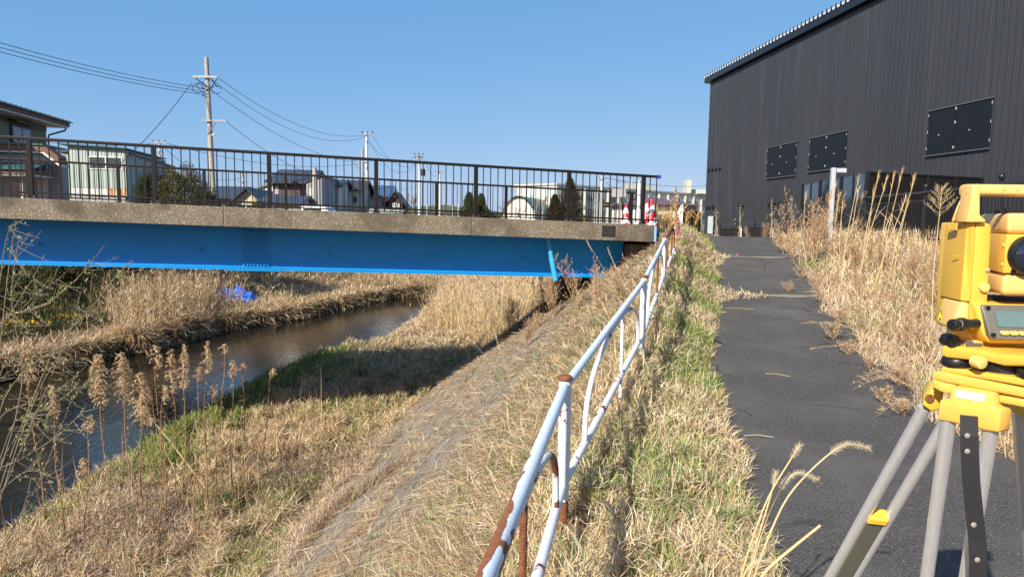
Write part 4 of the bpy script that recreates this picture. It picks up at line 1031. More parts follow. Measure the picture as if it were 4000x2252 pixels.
# overhanging roots and straw on the bank face
n = 20000; y = sampy(n, 19.5, 46, 1.1); x = xL(y) + edgeL(y) + U(-.7, .1, n); kp = RNG.random(n) < .15 + .85 * smooth((vnoise(x, y, 3.2, 65) - .35) / .3); x, y = x[kp], y[kp]; n = len(x)
grass("bank_roots", x, y, U(.25, .7, n), .016 + .0005 * y, U(.9, 2.4, n), U(.0, 1.1, n), pal(n, [(.28, .19, .10), (.48, .36, .20), (.12, .075, .04), (.60, .46, .27)], [2, 2, 2, 3]), az=U(-2.2, 1.6, n), z=np.maximum(zground(x, y), WATER + .1) + U(-.05, .2, n))
n = 9000; y = sampy(n, 8, 30, 1.1); x = xR(y) + U(-.12, .25, n)
grass("water_edge_grass", x, y, U(.12, .4, n), .006 + .0008 * y, U(.2, 1.5, n), U(.2, 1.2, n), np.where((RNG.random(n) < smooth((y - 13) / 2) * .8)[:, None], pal(n, [(.12, .22, .03), (.20, .30, .05)]), pal(n, BROWN + STRAW)), z=np.full(n, WATER + .06))


def reeds(name, x, y, h, cols, lean=.18, wd=.018, nl=3, plume=.3):
    n = len(x); z = zground(x, y); r = RB(); P = np.stack([x, y, z - .05], 1); az = U(0, 2 * pi, n); tl = np.abs(RNG.normal(0, lean, n))
    C = pal(n, cols, jit=.2); r.blades(P, az, tl, h, np.full(n, wd), U(-.1, .35, n), C, K=5)
    for _ in range(nl):
        f = U(.15, .75, n); q = P + np.stack([np.sin(tl) * np.cos(az), np.sin(tl) * np.sin(az), np.cos(tl)], 1) * (h * f)[:, None]
        r.blades(q, U(0, 2 * pi, n), U(.3, 1.0, n), U(.3, .6, n), np.full(n, wd * 1.1), U(.5, 1.7, n), pal(n, cols, jit=.2), K=4)
    if plume:
        k = RNG.random(n) < plume; q = (P + np.stack([np.sin(tl + .1) * np.cos(az), np.sin(tl + .1) * np.sin(az), np.cos(tl + .1)], 1) * h[:, None])[k]; m_ = len(q)
        for _ in range(3): r.blades(q, U(0, 2 * pi, m_), U(.1, .7, m_), U(.15, .3, m_), np.full(m_, wd * 1.8), U(.4, 1.2, m_), pal(m_, [(.45, .34, .22), (.55, .44, .30)]), K=4)
    return tag(r.build(name, "grass_blades"), kind="stuff")


REED = [(.60, .44, .24), (.66, .52, .31), (.48, .34, .17), (.54, .42, .26)]
TARP = None
for _t in np.arange(20, 45, .05):
    _d = at(912, 1180, D=1.0) * _t
    if TARP is None and _d[2] < float(zground(_d[0], _d[1])): TARP = _d
# reed beds: left bank, right bank behind the bridge, round the bend
n = 8200; y = U(24.5, 36, n); x = xL(y) - U(.2, 5.5, n); u = x / y; k = (u > -.62 + .13 * RNG.random(n) ** .7 + .02 * np.sin(y * 2.2)) & ((u < -.40) | (RNG.random(n) < .04)) & ~((x / y > TARP[0] / TARP[1] - .036) & (x / y < TARP[0] / TARP[1] + .042) & (y < TARP[1] + .8) & (RNG.random(n) < .88)); x, y = x[k], y[k]
reeds("reed_bed", x, y, U(.7, 2.15, len(x)) * np.clip((xL(y) - x) * .35 + .35, .3, 1.0), REED + [(.40, .25, .13)], lean=.34, wd=.018)
n = 7600; y = U(25.5, 44, n); x = U(-4.8, 2.5, n); k = (x > xR(y) + 1.0 + .5 * vnoise(y, y * 0, 1.5, 60)) & (x < xtoe(y) + .2 + .4 * RNG.random(n)) & ((y > 29.5) | (x > -3.0 + (29.5 - y) * .55)); x, y = x[k], y[k]
reeds("reed_bed", x, y, U(.7, 2.4, len(x)), [(.64, .49, .26), (.72, .57, .35), (.56, .41, .21)], lean=.33, wd=.018)
n = 5200; y = U(44.5, 52, n); x = U(-19, 5, n); k = (x > xL(y) - 14); x, y = x[k], y[k]
reeds("reed_bed", x, y, U(.4, 1.0, len(x)), REED, wd=.028)
# bramble over the left bank, far left
n = 42000; y = U(24, 34, n); x = -.66 * y + RNG.normal(0, 1, n) * 2.4; e = xL(y) - x; k = (e > 3.0) & (x / y < -.56 - .03 * np.sin(y * 3)); x, y = x[k], y[k]; n = len(x)
grass("bramble", x, y, U(.1, .35, n), np.full(n, .035), U(.2, 1.6, n), U(-1, 1.5, n), pal(n, [(.05, .075, .02), (.075, .10, .03), (.03, .045, .012), (.12, .10, .04), (.22, .17, .09)], jit=.3), z=zground(x, y) + U(0, .9, n) * (vnoise(x, y, 1.6, 56)), az2=U(-2, 2, n))


# ---- single plants
def pts2ribs(r, pts, w0, w1, col):
    pts = np.asarray([[*p] for p in pts], float)[None]; K = pts.shape[1]; wds = np.linspace(w0, w1, K)[None]
    S = np.array([[1, .15, 0]]); r.add(pts, wds, S, [col]); r.add(pts, wds, np.array([[0, 1, .1]]), [col])


def plume_plant(base, top, head_len, dens=1.0, side=1, droop=1.0, w=.016, col=(.42, .27, .14), headc=None, seed=0, name="dead_goldenrod", label=None, grp=None, leafy=True, spread=1.0):
    "dry stalk with a drooping feathery head"
    rg = np.random.default_rng(900 + seed); base, top = np.array(base, float), np.array(top, float)
    headc = headc or [(.66, .48, .27), (.76, .59, .37), (.48, .33, .18)]
    root = empty(name, base, label, "dead plant", grp)
    h = np.linalg.norm(top - base); K = 7; pts = [base + (top - base) * (k / (K - 1)) + np.array([sin(k * 1.3 + seed) * .012, 0, 0]) * h for k in range(K)]
    s = MB(); s.tube(pts, list(np.linspace(w * .55, w * .16, K)), 5); so = s.build("stem", "stem_brown", root)
    r = RB(); d = (top - base) / h; m_ = int(70 * dens * (head_len / .6 + .3)); hd = rg.random(m_)
    q = top - d * (hd * head_len)[:, None]; L_ = (.035 + .13 * np.sin(np.clip(hd, .04, 1) * 2.7)) * spread; az = rg.uniform(0, 2 * pi, m_)
    az = np.where(rg.random(m_) < .5, rg.normal(0 if side > 0 else pi, .8, m_), az)
    for i in range(m_):
        a = az[i]; K2 = 5; p = [q[i]]; th = .75
        for k in range(1, K2): th += .42 * droop; p.append(p[-1] + np.array([cos(a) * sin(th), sin(a) * sin(th), cos(th)]) * L_[i] / (K2 - 1))
        p = np.array(p); m2 = 22; f = rg.random(m2); P = np.stack([np.interp(f, np.linspace(0, 1, K2), p[:, j]) for j in range(3)], 1)
        c = np.array(headc)[rg.integers(0, len(headc), m2)] * rg.uniform(.75, 1.2, (m2, 1))
        r.blades(P, a + rg.normal(0, .7, m2), rg.uniform(1.0, 2.5, m2), rg.uniform(.015, .045, m2), np.full(m2, .0085), rg.uniform(-.3, 1.0, m2), c, K=3)
    if leafy:
        m2 = int(26 * h); f = rg.random(m2) * (1 - head_len / h); P = base + (top - base) * f[:, None]
        r.blades(P, rg.uniform(0, 2 * pi, m2), rg.uniform(.8, 2.4, m2), rg.uniform(.03, .10, m2), np.full(m2, .010), rg.uniform(-1, 2, m2), np.array([col] * m2) * rg.uniform(.7, 1.3, (m2, 1)), K=4)
    r.build("flower_head", "grass_blades", root)
    return root


mat("stem_brown", (.36, .20, .09), (.22, .12, .06), scale=6, rough=.7)
mat("straw_stem", (.62, .47, .24), (.52, .38, .18), scale=6, rough=.6)


def zg1(x, y): return float(zground(np.array([x]), np.array([y]))[0])


def base_at(px, py):
    "walk down the sight line until it meets the land"
    d = at(px, py, D=1.0); lo, hi = 2.0, 60.0
    for t in np.arange(2.0, 60, .05):
        if d[2] * t < zg1(d[0] * t, d[1] * t): return d * t
    return d * 12


GR = [  # foot px, tip px, head length m
    (430, 2060, 383, 1385, .75, 1.2), (520, 2010, 470, 1372, .80, 1.3), (560, 2070, 545, 1455, .8, 1.2), (700, 2040, 665, 1365, .7, .8), (720, 2000, 718, 1340, .75, .9),
    (655, 2100, 605, 1345, .35, .6), (800, 2030, 808, 1330, .5, .6), (860, 1990, 872, 1345, .15, .5), (905, 1960, 906, 1405, .28, .7), (760, 2120, 775, 1430, .2, .5), (1010, 1900, 1062, 1440, .12, .4),
    (620, 2150, 640, 1500, .3, .5), (180, 2100, 95, 1340, .6, .9), (250, 2140, 200, 1500, .5, .8), (300, 2030, 325, 1790, .3, .7), (960, 1990, 945, 1420, .12, .4), (330, 2150, 350, 1620, .25, .5), (840, 2090, 835, 1500, .2, .4)]
for i, (a, b_, c, d_, hl_, dn_) in enumerate(GR):
    P = base_at(a, b_); tip = at(c, d_, Y=P[1] - .05)
    where = ["with a broad one sided feathery head, second tallest at the water side", "with the thickest feathery head of the group", "with a drooping cone shaped head in front of dark water", "with a narrow brown head in front of the river", "with a ragged narrow head at the middle of the cluster", "thin and nearly bare with a short head", "with a sparse head of dry clusters", "bare and reddish with a tiny tip", "ending in a small starry seed head", "thin stalk among the thicker ones", "bent over beside the sunlit bank", "low slender and brown", "behind the budding twigs with a leaning feathery head", "short and pale behind the budding twigs", "shortest with a tawny head just above the straw", "straight as a rod with no head", "slim and dark close to the iris leaves", "thin stalk with a small hanging head"][i]
    plume_plant(P, tip, hl_, dens=dn_, side=1 if i != 0 else -1, seed=i, w=.022, label="dry weed stalk " + where, grp="tall dead weed stalks on the low bank", leafy=True, spread=1.15 if i in (0, 1, 2, 12) else .6)
n = 230; x = U(-8.0, -3.9, n); y = U(9.2, 15.5, n); k = (x > xR(y) + .2); x, y = x[k], y[k]; n = len(x)
grass("bare_stalks", x, y, U(.4, 1.7, n) * U(.5, 1, n), np.full(n, .010), np.abs(RNG.normal(0, .16, n)), U(-.1, .35, n), pal(n, [(.34, .19, .09), (.46, .29, .15), (.62, .47, .27), (.28, .16, .08)]), K=5)
n = 60; grass("broken_stalks", U(-7.2, -3.6, n), U(9, 15, n), U(.5, 1.3, n), np.full(n, .010), U(.7, 1.5, n), U(-.1, .3, n), pal(n, [(.62, .47, .27), (.46, .29, .15), (.70, .56, .36)]), K=5, lift=.15)
# leaning reed with plume
P = base_at(840, 1950); rt = empty("leaning_reed", P, "pale reed leaning far over the river with a shaggy plume at its end", "dead plant", "tall dead weed stalks on the low bank")
s = MB(); A_ = Vector(P); Bv = Vector(at(470, 1490, Y=P[1] - .2)); s.tube([A_, A_.lerp(Bv, .5) + Vector((0, 0, .05)), Bv], [.014, .012, .007], 6); s.build("stem", "straw_stem", rt)
r = RB(); m_ = 340; f = RNG.random(m_); q = np.array(Bv)[None] + (np.array(A_) - np.array(Bv))[None] * (f * .33)[:, None]; r.blades(q, U(0, 2 * pi, m_), U(1.0, 2.6, m_), U(.06, .2, m_), np.full(m_, .009), U(.2, 1.2, m_), pal(m_, [(.50, .36, .21), (.58, .44, .28)]), K=4); r.build("plume", "grass_blades", rt)
# small curled seed stalks nearer the bridge shade
for i, (a, b_, c, d_) in enumerate([(1310, 1500, 1322, 1372), (1255, 1570, 1235, 1400), (1350, 1560, 1395, 1385), (1490, 1500, 1515, 1420), (1555, 1500, 1545, 1345)]):
    P = base_at(a, b_); tip = at(c, d_, Y=P[1]); hh = tip[2] - P[2]
    plume_plant(P, tip, .35, dens=.35, seed=40 + i, w=.02, droop=1.3, label="curled seed stalk " + ["tallest at the edge of the bridge shade", "nearest the water beside the shade", "arched over with a pale tip in the green grass", "short and twisted at the foot of the concrete", "furthest in the shaded grass"][i], grp="curled seed stalks by the bridge shade", leafy=False, spread=.35)

# budding shrub at far left: twigs fan up and right
mat("twig_bark", (.24, .19, .14), (.15, .12, .09), scale=9, rough=.8)
Yt = 8.6; shr = empty("budding_shrub", (-7.9, 9.0, -5.0), "leafless shrub whose thin twigs carry tiny fresh green buds beside the river", "shrub")
TW = [[(-120, 2250), (-20, 1900), (60, 1650), (95, 1450), (40, 1180), (58, 1020), (75, 925)], [(-80, 2150), (-30, 1700), (5, 1300), (40, 1000), (62, 860)], [(-90, 2200), (-40, 1500), (10, 1000), (38, 880)],
      [(-100, 2250), (30, 1800), (150, 1500), (230, 1330), (360, 1200), (450, 1080), (520, 1015)], [(-100, 2300), (60, 1750), (170, 1480), (290, 1300), (360, 1190)], [(-100, 2100), (0, 1560), (110, 1430), (260, 1340), (315, 1145)],
      [(-120, 2200), (20, 1900), (190, 1500), (280, 1270), (355, 1190)], [(-90, 1800), (0, 1610), (150, 1560), (250, 1510), (300, 1505)], [(-90, 2000), (20, 1770), (120, 1620), (240, 1560), (300, 1510)], [(-60, 2250), (150, 1900), (280, 1560), (350, 1480), (385, 1440)],
      [(-90, 1500), (0, 1240), (90, 1215), (190, 1190), (330, 1060), (345, 1025)], [(-60, 1350), (40, 1230), (130, 1080), (145, 1150), (230, 1090)], [(-100, 2100), (30, 1700), (60, 1640), (120, 1620), (165, 1640), (200, 1720)], [(-80, 2000), (60, 1860), (130, 1830), (240, 1880), (300, 1980)],
      [(-60, 2200), (90, 2010), (130, 1830), (185, 1640), (200, 1560)], [(-60, 2252), (60, 2050), (190, 1960), (330, 1905), (420, 1900)], [(-80, 1900), (-10, 1830), (90, 1790), (230, 1700), (330, 1600)], [(-100, 1700), (-20, 1500), (20, 1420), (110, 1395), (140, 1350)]]
tw = MB(); bd = RB()
for i, path in enumerate(TW):
    Yi = Yt + (i % 5 - 2) * .22; p = [np.array(at(a, b_, Y=Yi)) for a, b_ in path]; m_ = len(p); r0 = .010 if i < 7 else .007
    # round the course
    tt = np.linspace(0, m_ - 1, m_ * 3); pp = np.stack([np.interp(tt, range(m_), [q[j] for q in p]) for j in range(3)], 1); pp[1:-1] = (pp[:-2] + pp[1:-1] * 2 + pp[2:]) / 4
    tw.tube(pp, list(np.linspace(r0, .0035, len(pp))), 5)
    nb = int(10 + 7 * m_); f = U(.25, 1, nb) * (m_ - 1); q = np.stack([np.interp(f, range(m_), [v[j] for v in p]) for j in range(3)], 1)
    # side twiglets with buds
    for k in range(0, nb, 3):
        a = U(-.9, 1.3); ln = U(.10, .45); e = q[k] + np.array([cos(a) * ln, U(-.1, .1), sin(a) * ln]); tw.tube([q[k], (q[k] + e) / 2 + np.array([0, 0, -.01]), e], [.004, .003, .0022], 4)
        g_ = U(0, 1, 4)[:, None]; qq = q[k] + (e - q[k]) * g_; bd.blades(qq, U(0, 2 * pi, 4), U(0, 1.4, 4), U(.018, .04, 4), np.full(4, .017), U(-.5, .8, 4), pal(4, [(.34, .38, .10), (.26, .32, .08), (.45, .42, .16)]), K=3)
    bd.blades(q, U(0, 2 * pi, nb), U(0, 1.4, nb), U(.018, .042, nb), np.full(nb, .017), U(-.5, .8, nb), pal(nb, [(.34, .38, .10), (.26, .32, .08), (.45, .42, .16)]), K=3)
tw.build("twigs", "twig_bark", shr, smooth=True); bd.build("buds", "grass_blades", shr)
# iris leaves at the water's edge
for i, (a, b_) in enumerate([(315, 1790), (380, 1740), (430, 1735), (545, 1735), (150, 2040)]):
    P = base_at(a, b_ + 20); r = RB(); k = 34; q = np.stack([P[0] + RNG.normal(0, .16, k), P[1] + RNG.normal(0, .12, k), np.full(k, P[2] - .03)], 1)
    r.blades(q, U(0, 2 * pi, k), U(.05, .5, k), U(.25, .55, k), np.full(k, .032), U(0, .5, k), pal(k, [(.05, .15, .04), (.08, .20, .05), (.04, .11, .03)]), K=4)
    tag(r.build("iris_clump", "grass_blades"), "clump of dark green sword leaves " + ["at the river edge, leftmost of the three together", "at the river edge, middle of the three together", "at the river edge under the tall seed heads", "at the river edge, furthest upstream and smallest", "low down by the budding twigs"][i], "plant", "iris clumps at the water")
# daffodils
for i, (px_, py_, k) in enumerate([(330, 1265, 26), (390, 1262, 22), (190, 1285, 16), (95, 1290, 12)]):
    P = base_at(px_ * .62 + 5, py_ + 8); rt = empty("daffodil_clump", P, "clump of yellow daffodils " + ["largest, at the foot of the dark brambles", "on the reed side of the bed, densest", "thinly flowered behind the largest clump", "smallest, furthest from the reeds"][i], "flowers", "daffodils on the far bank")
    r = RB(); q = np.stack([P[0] + RNG.normal(0, .42, k * 4), P[1] + RNG.normal(0, .25, k * 4), np.full(k * 4, P[2])], 1); r.blades(q, U(0, 2 * pi, k * 4), U(0, .5, k * 4), U(.2, .38, k * 4), np.full(k * 4, .03), U(0, .4, k * 4), pal(k * 4, [(.07, .16, .05), (.10, .2, .06)])); r.build("leaves", "grass_blades", rt)
    fl = MB()
    for j in range(k):
        c = Vector(q[j]) + Vector((0, -.1, U(.30, .46))); a0 = U(0, 1)
        for m2 in range(6):
            a = a0 + m2 * pi / 3; fl.quad(c, c + Vector((cos(a - .4) * .03, -.012, sin(a - .4) * .05)), c + Vector((cos(a) * .095, -.02, sin(a) * .095)), c + Vector((cos(a + .4) * .03, -.012, sin(a + .4) * .03)))
        fl.lathe(c, [(.012, 0), (.02, .03)], axis=(0, -1, 0), seg=7)
    fl.build("flowers", mat("daffodil_yellow", (.85, .62, .02), rough=.6, trans=.2) if i == 0 else "daffodil_yellow", rt, fix=False)


# brown branching weeds on the right verge (mugwort)
def weed_mesh(seed, h, lean, cols, nbr=26):
    rg = np.random.default_rng(seed); r = RB(); U_ = rg.uniform
    for s in range(rg.integers(3, 6)):
        a0 = U_(0, 2 * pi); K = 7; p = [np.array([U_(-.07, .07), U_(-.07, .07), -.03])]; th = abs(rg.normal(.12, .12)); hh = h * U_(.7, 1.05)
        for k in range(1, K): th += U_(-.05, .10); p.append(p[-1] + np.array([cos(a0) * sin(th) + lean[0], sin(a0) * sin(th) + lean[1], cos(th) * (1 - .5 * hypot(*lean))]) * hh / (K - 1))
        p = np.array(p); c = np.array(cols)[rg.integers(0, len(cols))]
        for S in ([1, 0, 0], [0, 1, 0]): r.add(p[None], np.linspace(.0085, .003, K)[None], np.array([S], float), [c * .8])
        n = nbr; f = U_(.18, 1, n); q = np.stack([np.interp(f, np.linspace(0, 1, K), p[:, j]) for j in range(3)], 1); az = U_(0, 2 * pi, n)
        L_ = (.10 + .22 * (1 - f)) * h * U_(.6, 1.2, n) + .05
        bt = U_(.4, .9, n)
        for i in range(n):
            pp = [q[i]]; t_ = bt[i]
            for k in range(4): t_ += U_(-.5, .35); pp.append(pp[-1] + np.array([cos(az[i]) * sin(t_), sin(az[i]) * sin(t_), cos(t_)]) * L_[i] / 4)
            pp = np.array(pp); r.add(pp[None], np.linspace(.004, .002, 5)[None], np.array([[U_(-1, 1), U_(-1, 1), 0.3]]), [c * .9])
            m2 = 20; ff = U_(.15, 1, m2); P = np.stack([np.interp(ff, np.linspace(0, 1, 5), pp[:, j]) for j in range(3)], 1)
            cc = np.array(cols)[rg.integers(0, len(cols), m2)] * U_(.75, 1.25, (m2, 1))
            r.blades(P, U_(0, 2 * pi, m2), U_(.2, 2.4, m2), U_(.012, .034, m2), np.full(m2, .0095), U_(-2, 2, m2), cc, K=3)
    return r


WC = [(.52, .34, .19), (.60, .43, .26), (.40, .25, .14), (.68, .51, .32)]
protos = []
for i in range(5):
    o = weed_mesh(300 + i, [1.0, .85, 1.15, .7, .95][i], [(0, 0), (-.25, 0), (.1, -.1), (-.5, -.2), (.2, .1)][i], WC if i not in (1, 3) else [(.60, .43, .26), (.68, .52, .33), (.48, .32, .18)]).build("dead_weed", "grass_blades"); protos.append(o)
spots = []
def ground_px(px, Y):
    x = at(px, 900, Y=Y)[0]; return x, Y, zg1(x, Y)


for (px_, Y, sc, pi_) in [(3110, 15.2, 1.05, 0), (3150, 16.4, 1.2, 2), (3190, 15.0, 1.1, 4), (3080, 16.5, .9, 1), (3060, 19, .7, 3), (3225, 16.8, 1.1, 0), (3270, 15.2, 1.0, 1), (3320, 14.6, 1.0, 2), (3360, 13.2, .85, 4), (3410, 14.0, 1.0, 0), (3460, 13.0, .9, 2), (3500, 12.6, .95, 1), (3550, 11.8, .9, 4),
                        (3590, 11.2, .95, 0), (3640, 10.6, 1.0, 2), (3680, 9.8, .95, 1), (3620, 9.4, .7, 4), (3540, 10.2, .7, 3), (3300, 12.4, .6, 3), (3230, 12.6, .55, 1), (3380, 11.2, .6, 4), (3450, 10.4, .6, 0), (3150, 13.4, .5, 3), (3240, 10.9, .55, 1), (3330, 9.6, .6, 3), (3420, 8.8, .6, 1), (3500, 8.2, .6, 0),
                        (3580, 7.9, .7, 4), (3640, 7.4, .7, 2), (3290, 8.6, .5, 3), (3370, 7.8, .5, 3), (3460, 7.0, .5, 1), (3560, 6.6, .55, 3), (3630, 6.2, .5, 1), (3520, 5.9, .45, 3), (3600, 5.5, .42, 3), (3760, 11, 1.0, 0), (3850, 10.4, 1.0, 2), (3930, 9.8, 1.0, 4), (2985, 27, .7, 4), (2930, 28, .6, 1), (3110, 12.2, .4, 3)]:
    spots.append((px_, Y, sc, pi_))
seen_ = {}
LBL = ["tall bushy", "leaning", "wide and tall", "sprawling low", "slender branching"]
for i, (px_, Y, sc, k) in enumerate(spots):
    x, y, z = ground_px(px_, Y); o = protos[k] if k in protos and False else protos[k].copy()
    COL.objects.link(o); o.location = (x, y, z - .02); o.rotation_euler = (0, 0, U(-.5, .5) if k in (1, 3) else U(0, 6.28)); sc *= 1.28 if px_ < 3300 else 1.02; o.scale = (sc, sc, sc * .97)
    zone = "beyond the path crest" if Y > 18 else "left of the lamp post" if px_ < 3235 and Y > 14 else "below the lamp post along the asphalt" if px_ < 3300 else "under the corner of the dark screen" if px_ < 3420 and Y > 10.5 else "in front of the dark screen" if px_ < 3600 and Y > 10.5 else "between instrument and railing" if Y > 9 else "low beside the asphalt, near the instrument"
    key = (zone, LBL[k]); seen_[key] = seen_.get(key, 0) + 1; nth = ["", "second ", "third ", "fourth ", "fifth "][seen_[key] - 1]
    tag(o, "%s%s dead brown weed %s" % (nth, LBL[k], zone), "dead weed", "dead brown weeds on the right verge")
# the same sort below the bridge end and on the slope
for i, (px_, py_, sc, k, t_) in enumerate([(2250, 1180, .75, 0, "right under the drain pipe"), (2170, 1200, .7, 4, "left of the drain pipe foot"), (2080, 1260, .65, 3, "where the slope meets the bridge shade"), (2020, 1230, .6, 1, "in the dark hollow under the bridge"), (2130, 1150, .6, 2, "hanging before the girder web"), (1950, 1300, .5, 3, "lowest of the dark fern like weeds"), (1860, 1330, .6, 1, "at the foot of the slope in bridge shade, furthest down"), (2040, 1330, .55, 4, "on the edge between lit concrete and bridge shade"), (2110, 1200, .75, 0, "bushiest, beneath the bottom flange of the girder"), (2330, 1180, .6, 2, "between drain pipe and abutment"), (2400, 1160, .5, 4, "closest to the abutment wall"), (1990, 1270, .7, 2, "leaning out of the shaded hollow")]):
    sc *= 1.5; P = base_at(px_, py_ + 40); o = protos[k].copy(); COL.objects.link(o); o.location = P; o.rotation_euler = (0, 0, i * 1.7); o.scale = (sc,) * 3
    tag(o, "dead brown weed " + t_, "dead weed", "dead weeds by the bridge end")
for p in protos: bpy.data.objects.remove(p)
# long thin sprays leaning over the asphalt
for i, (A_, tip, Y0, Y1) in enumerate([((3560, 1345), (3125, 1262), 7.4, 8.0), ((3620, 1420), (3165, 1363), 6.8, 7.2), ((3420, 1150), (3075, 1095), 11, 10.8), ((3640, 1520), (3330, 1520), 6.0, 6.0), ((3600, 1480), (3325, 1500), 6.2, 6.1), ((3660, 1600), (3420, 1640), 5.3, 5.3)]):
    a = np.array(at(*A_, Y=Y0)); a[2] = zg1(a[0], a[1]); e = np.array(at(*tip, Y=Y1)); e[2] = max(e[2], zpath(e[1]) + .05)
    r = RB(); K = 8; t = np.linspace(0, 1, K)[:, None]; p = a + (e - a) * t; p[:, 2] += np.sin(t[:, 0] * pi) * .16
    for S in ([0, 0, 1], [0, 1, 0]): r.add(p[None], np.linspace(.007, .003, K)[None], np.array([S], float), [(.55, .36, .20)])
    m_ = 24; f = U(.25, 1, m_); q = np.stack([np.interp(f, t[:, 0], p[:, j]) for j in range(3)], 1)
    for j in range(m_):
        L_ = U(.06, .26) * (1.1 - f[j]); a_ = U(2.2, 4.2); pp = np.array([q[j], q[j] + np.array([cos(a_), sin(a_) * .5, .45]) * L_ * .6, q[j] + np.array([cos(a_), sin(a_) * .5, .25]) * L_]); r.add(pp[None], np.array([[.0035, .003, .002]]), np.array([[0, .3, 1.]]), [(.55, .38, .22)])
        m2 = 6; g_ = RNG.random((m2, 1)); P = pp[0] + (pp[2] - pp[0]) * g_; r.blades(P, U(0, 6.28, m2), U(.3, 2, m2), U(.008, .02, m2), np.full(m2, .006), U(-1, 1, m2), pal(m2, [(.66, .48, .28), (.74, .58, .38), (.56, .38, .22)]), K=3)
    tag(r.build("weed_spray", "grass_blades"), ["feathery dry spray reaching furthest over the asphalt", "dry spray lying straight along the asphalt below the feathery one", "dry spray reaching over the path by the nearer joint", "thin forked dry stem with a seed tip over the path", "short dry stem over the path edge", "lowest dry stem by the yellow tripod head"][i], "dead weed", "sprays leaning over the path")
# silver grass with golden heads before the dark screen
for i, (bx, by, tx, ty, Y) in enumerate([(3210, 905, 3262, 735, 15.5), (3240, 905, 3246, 745, 15.7), (3265, 900, 3275, 765, 15.2), (3300, 960, 3352, 705, 13.5), (3325, 950, 3350, 755, 13.8), (3370, 930, 3430, 690, 13.2), (3395, 960, 3412, 750, 13.5), (3440, 920, 3490, 695, 13.0), (3450, 940, 3520, 685, 12.6), (3480, 960, 3572, 700, 12.2), (3360, 1000, 3460, 715, 12.5), (3500, 940, 3545, 790, 12.0), (3420, 1000, 3535, 785, 11.5), (3330, 880, 3365, 780, 14), (3290, 930, 3290, 800, 14.5), (3150, 870, 3145, 760, 16.5)]):
    x, y, z = ground_px(bx, Y); tip = np.array(at(tx, ty, Y=Y)); base = np.array([x, y, z - .02]); rt = empty("silver_grass", base, "silver grass stalk with golden head " + ["left of the pair behind the lamp post", "close beside the silver lamp post", "short, next after the lamp post", "bushy topped, before the corner of the dark screen", "lower twin at the screen corner", "tall, fanning out against the dark screen", "thin, between two tall ones", "dark tipped and tall in the middle of the screen", "tallest, with a flame shaped golden head", "leaning furthest towards the instrument", "slanting behind the tall ones", "low, beneath the ball post", "bent at half height", "slight and pale above the weeds", "bare topped, short", "reddish, left of the lamp post"][i], "grass stalk", "silver grass stalks against the screen")
    s = MB(); mid = (base + tip) / 2 + np.array([-.03, 0, .02]); s.tube([base, mid, tip], [.008, .0065, .004], 5); s.build("stem", "straw_stem", rt)
    r = RB(); m_ = 26; d = (tip - base) / np.linalg.norm(tip - base); q = tip - d * (RNG.random(m_) * .22)[:, None]; r.blades(q, RNG.normal(.3, .7, m_), U(.03, .28, m_), U(.10, .24, m_), np.full(m_, .007), U(.1, .8, m_), pal(m_, [(.60, .42, .16), (.68, .52, .26), (.48, .33, .14)]), K=4)
    r.blades(base + (tip - base) * RNG.random((8, 1)) * .7, U(0, 6.28, 8), U(.2, .6, 8), U(.3, .55, 8), np.full(8, .012), U(.6, 1.6, 8), pal(8, STRAW), K=5); r.build("head", "grass_blades", rt)
# loose straw standing among the weeds
n = 2600; y = U(5.5, 17, n); x = xpathL(y) + pathw(y) + .15 + RNG.random(n) ** 1.0 * 4.2
grass("straw_stalks", x, y, U(.18, .45, n) * np.clip(y / 10, .55, 1.1), .006 + .0007 * y, U(.05, .7, n), U(-.1, .7, n), pal(n, [(.66, .50, .27), (.74, .60, .38), (.56, .40, .20)]), K=5)
# skeleton umbel plant beside the instrument
x, y, z = ground_px(3672, 7.6); rt = empty("umbel_stalk", (x, y, z), "single dry stalk with a branching skeleton crown beside the yellow instrument", "dead plant"); tip = np.array(at(3680, 735, Y=7.6)); base = np.array([x, y, z])
s = MB(); s.tube([base, (base + tip) / 2 + np.array([-.03, 0, 0]), tip], [.007, .005, .003], 5); s.build("stem", "straw_stem", rt); s = MB()
for k in range(26):
    f = k / 26; p = tip + (base - tip) / np.linalg.norm(tip - base) * (.33 * f); a = k * 2.4; L_ = .05 + .13 * f; e = p + np.array([cos(a) * L_, sin(a) * L_, L_ * .75]); s.tube([p, (p + e) / 2 + np.array([0, 0, -.012]), e], .0016, 4)
    for t_ in (.5, .75, 1): q = p + (e - p) * t_; s.tube([q, q + np.array([cos(a + 1) * .02, sin(a + 1) * .02, .03])], .0012, 3); s.tube([q, q + np.array([cos(a - 1) * .02, sin(a - 1) * .02, .03])], .0012, 3)
s.build("crown", "straw_stem", rt)
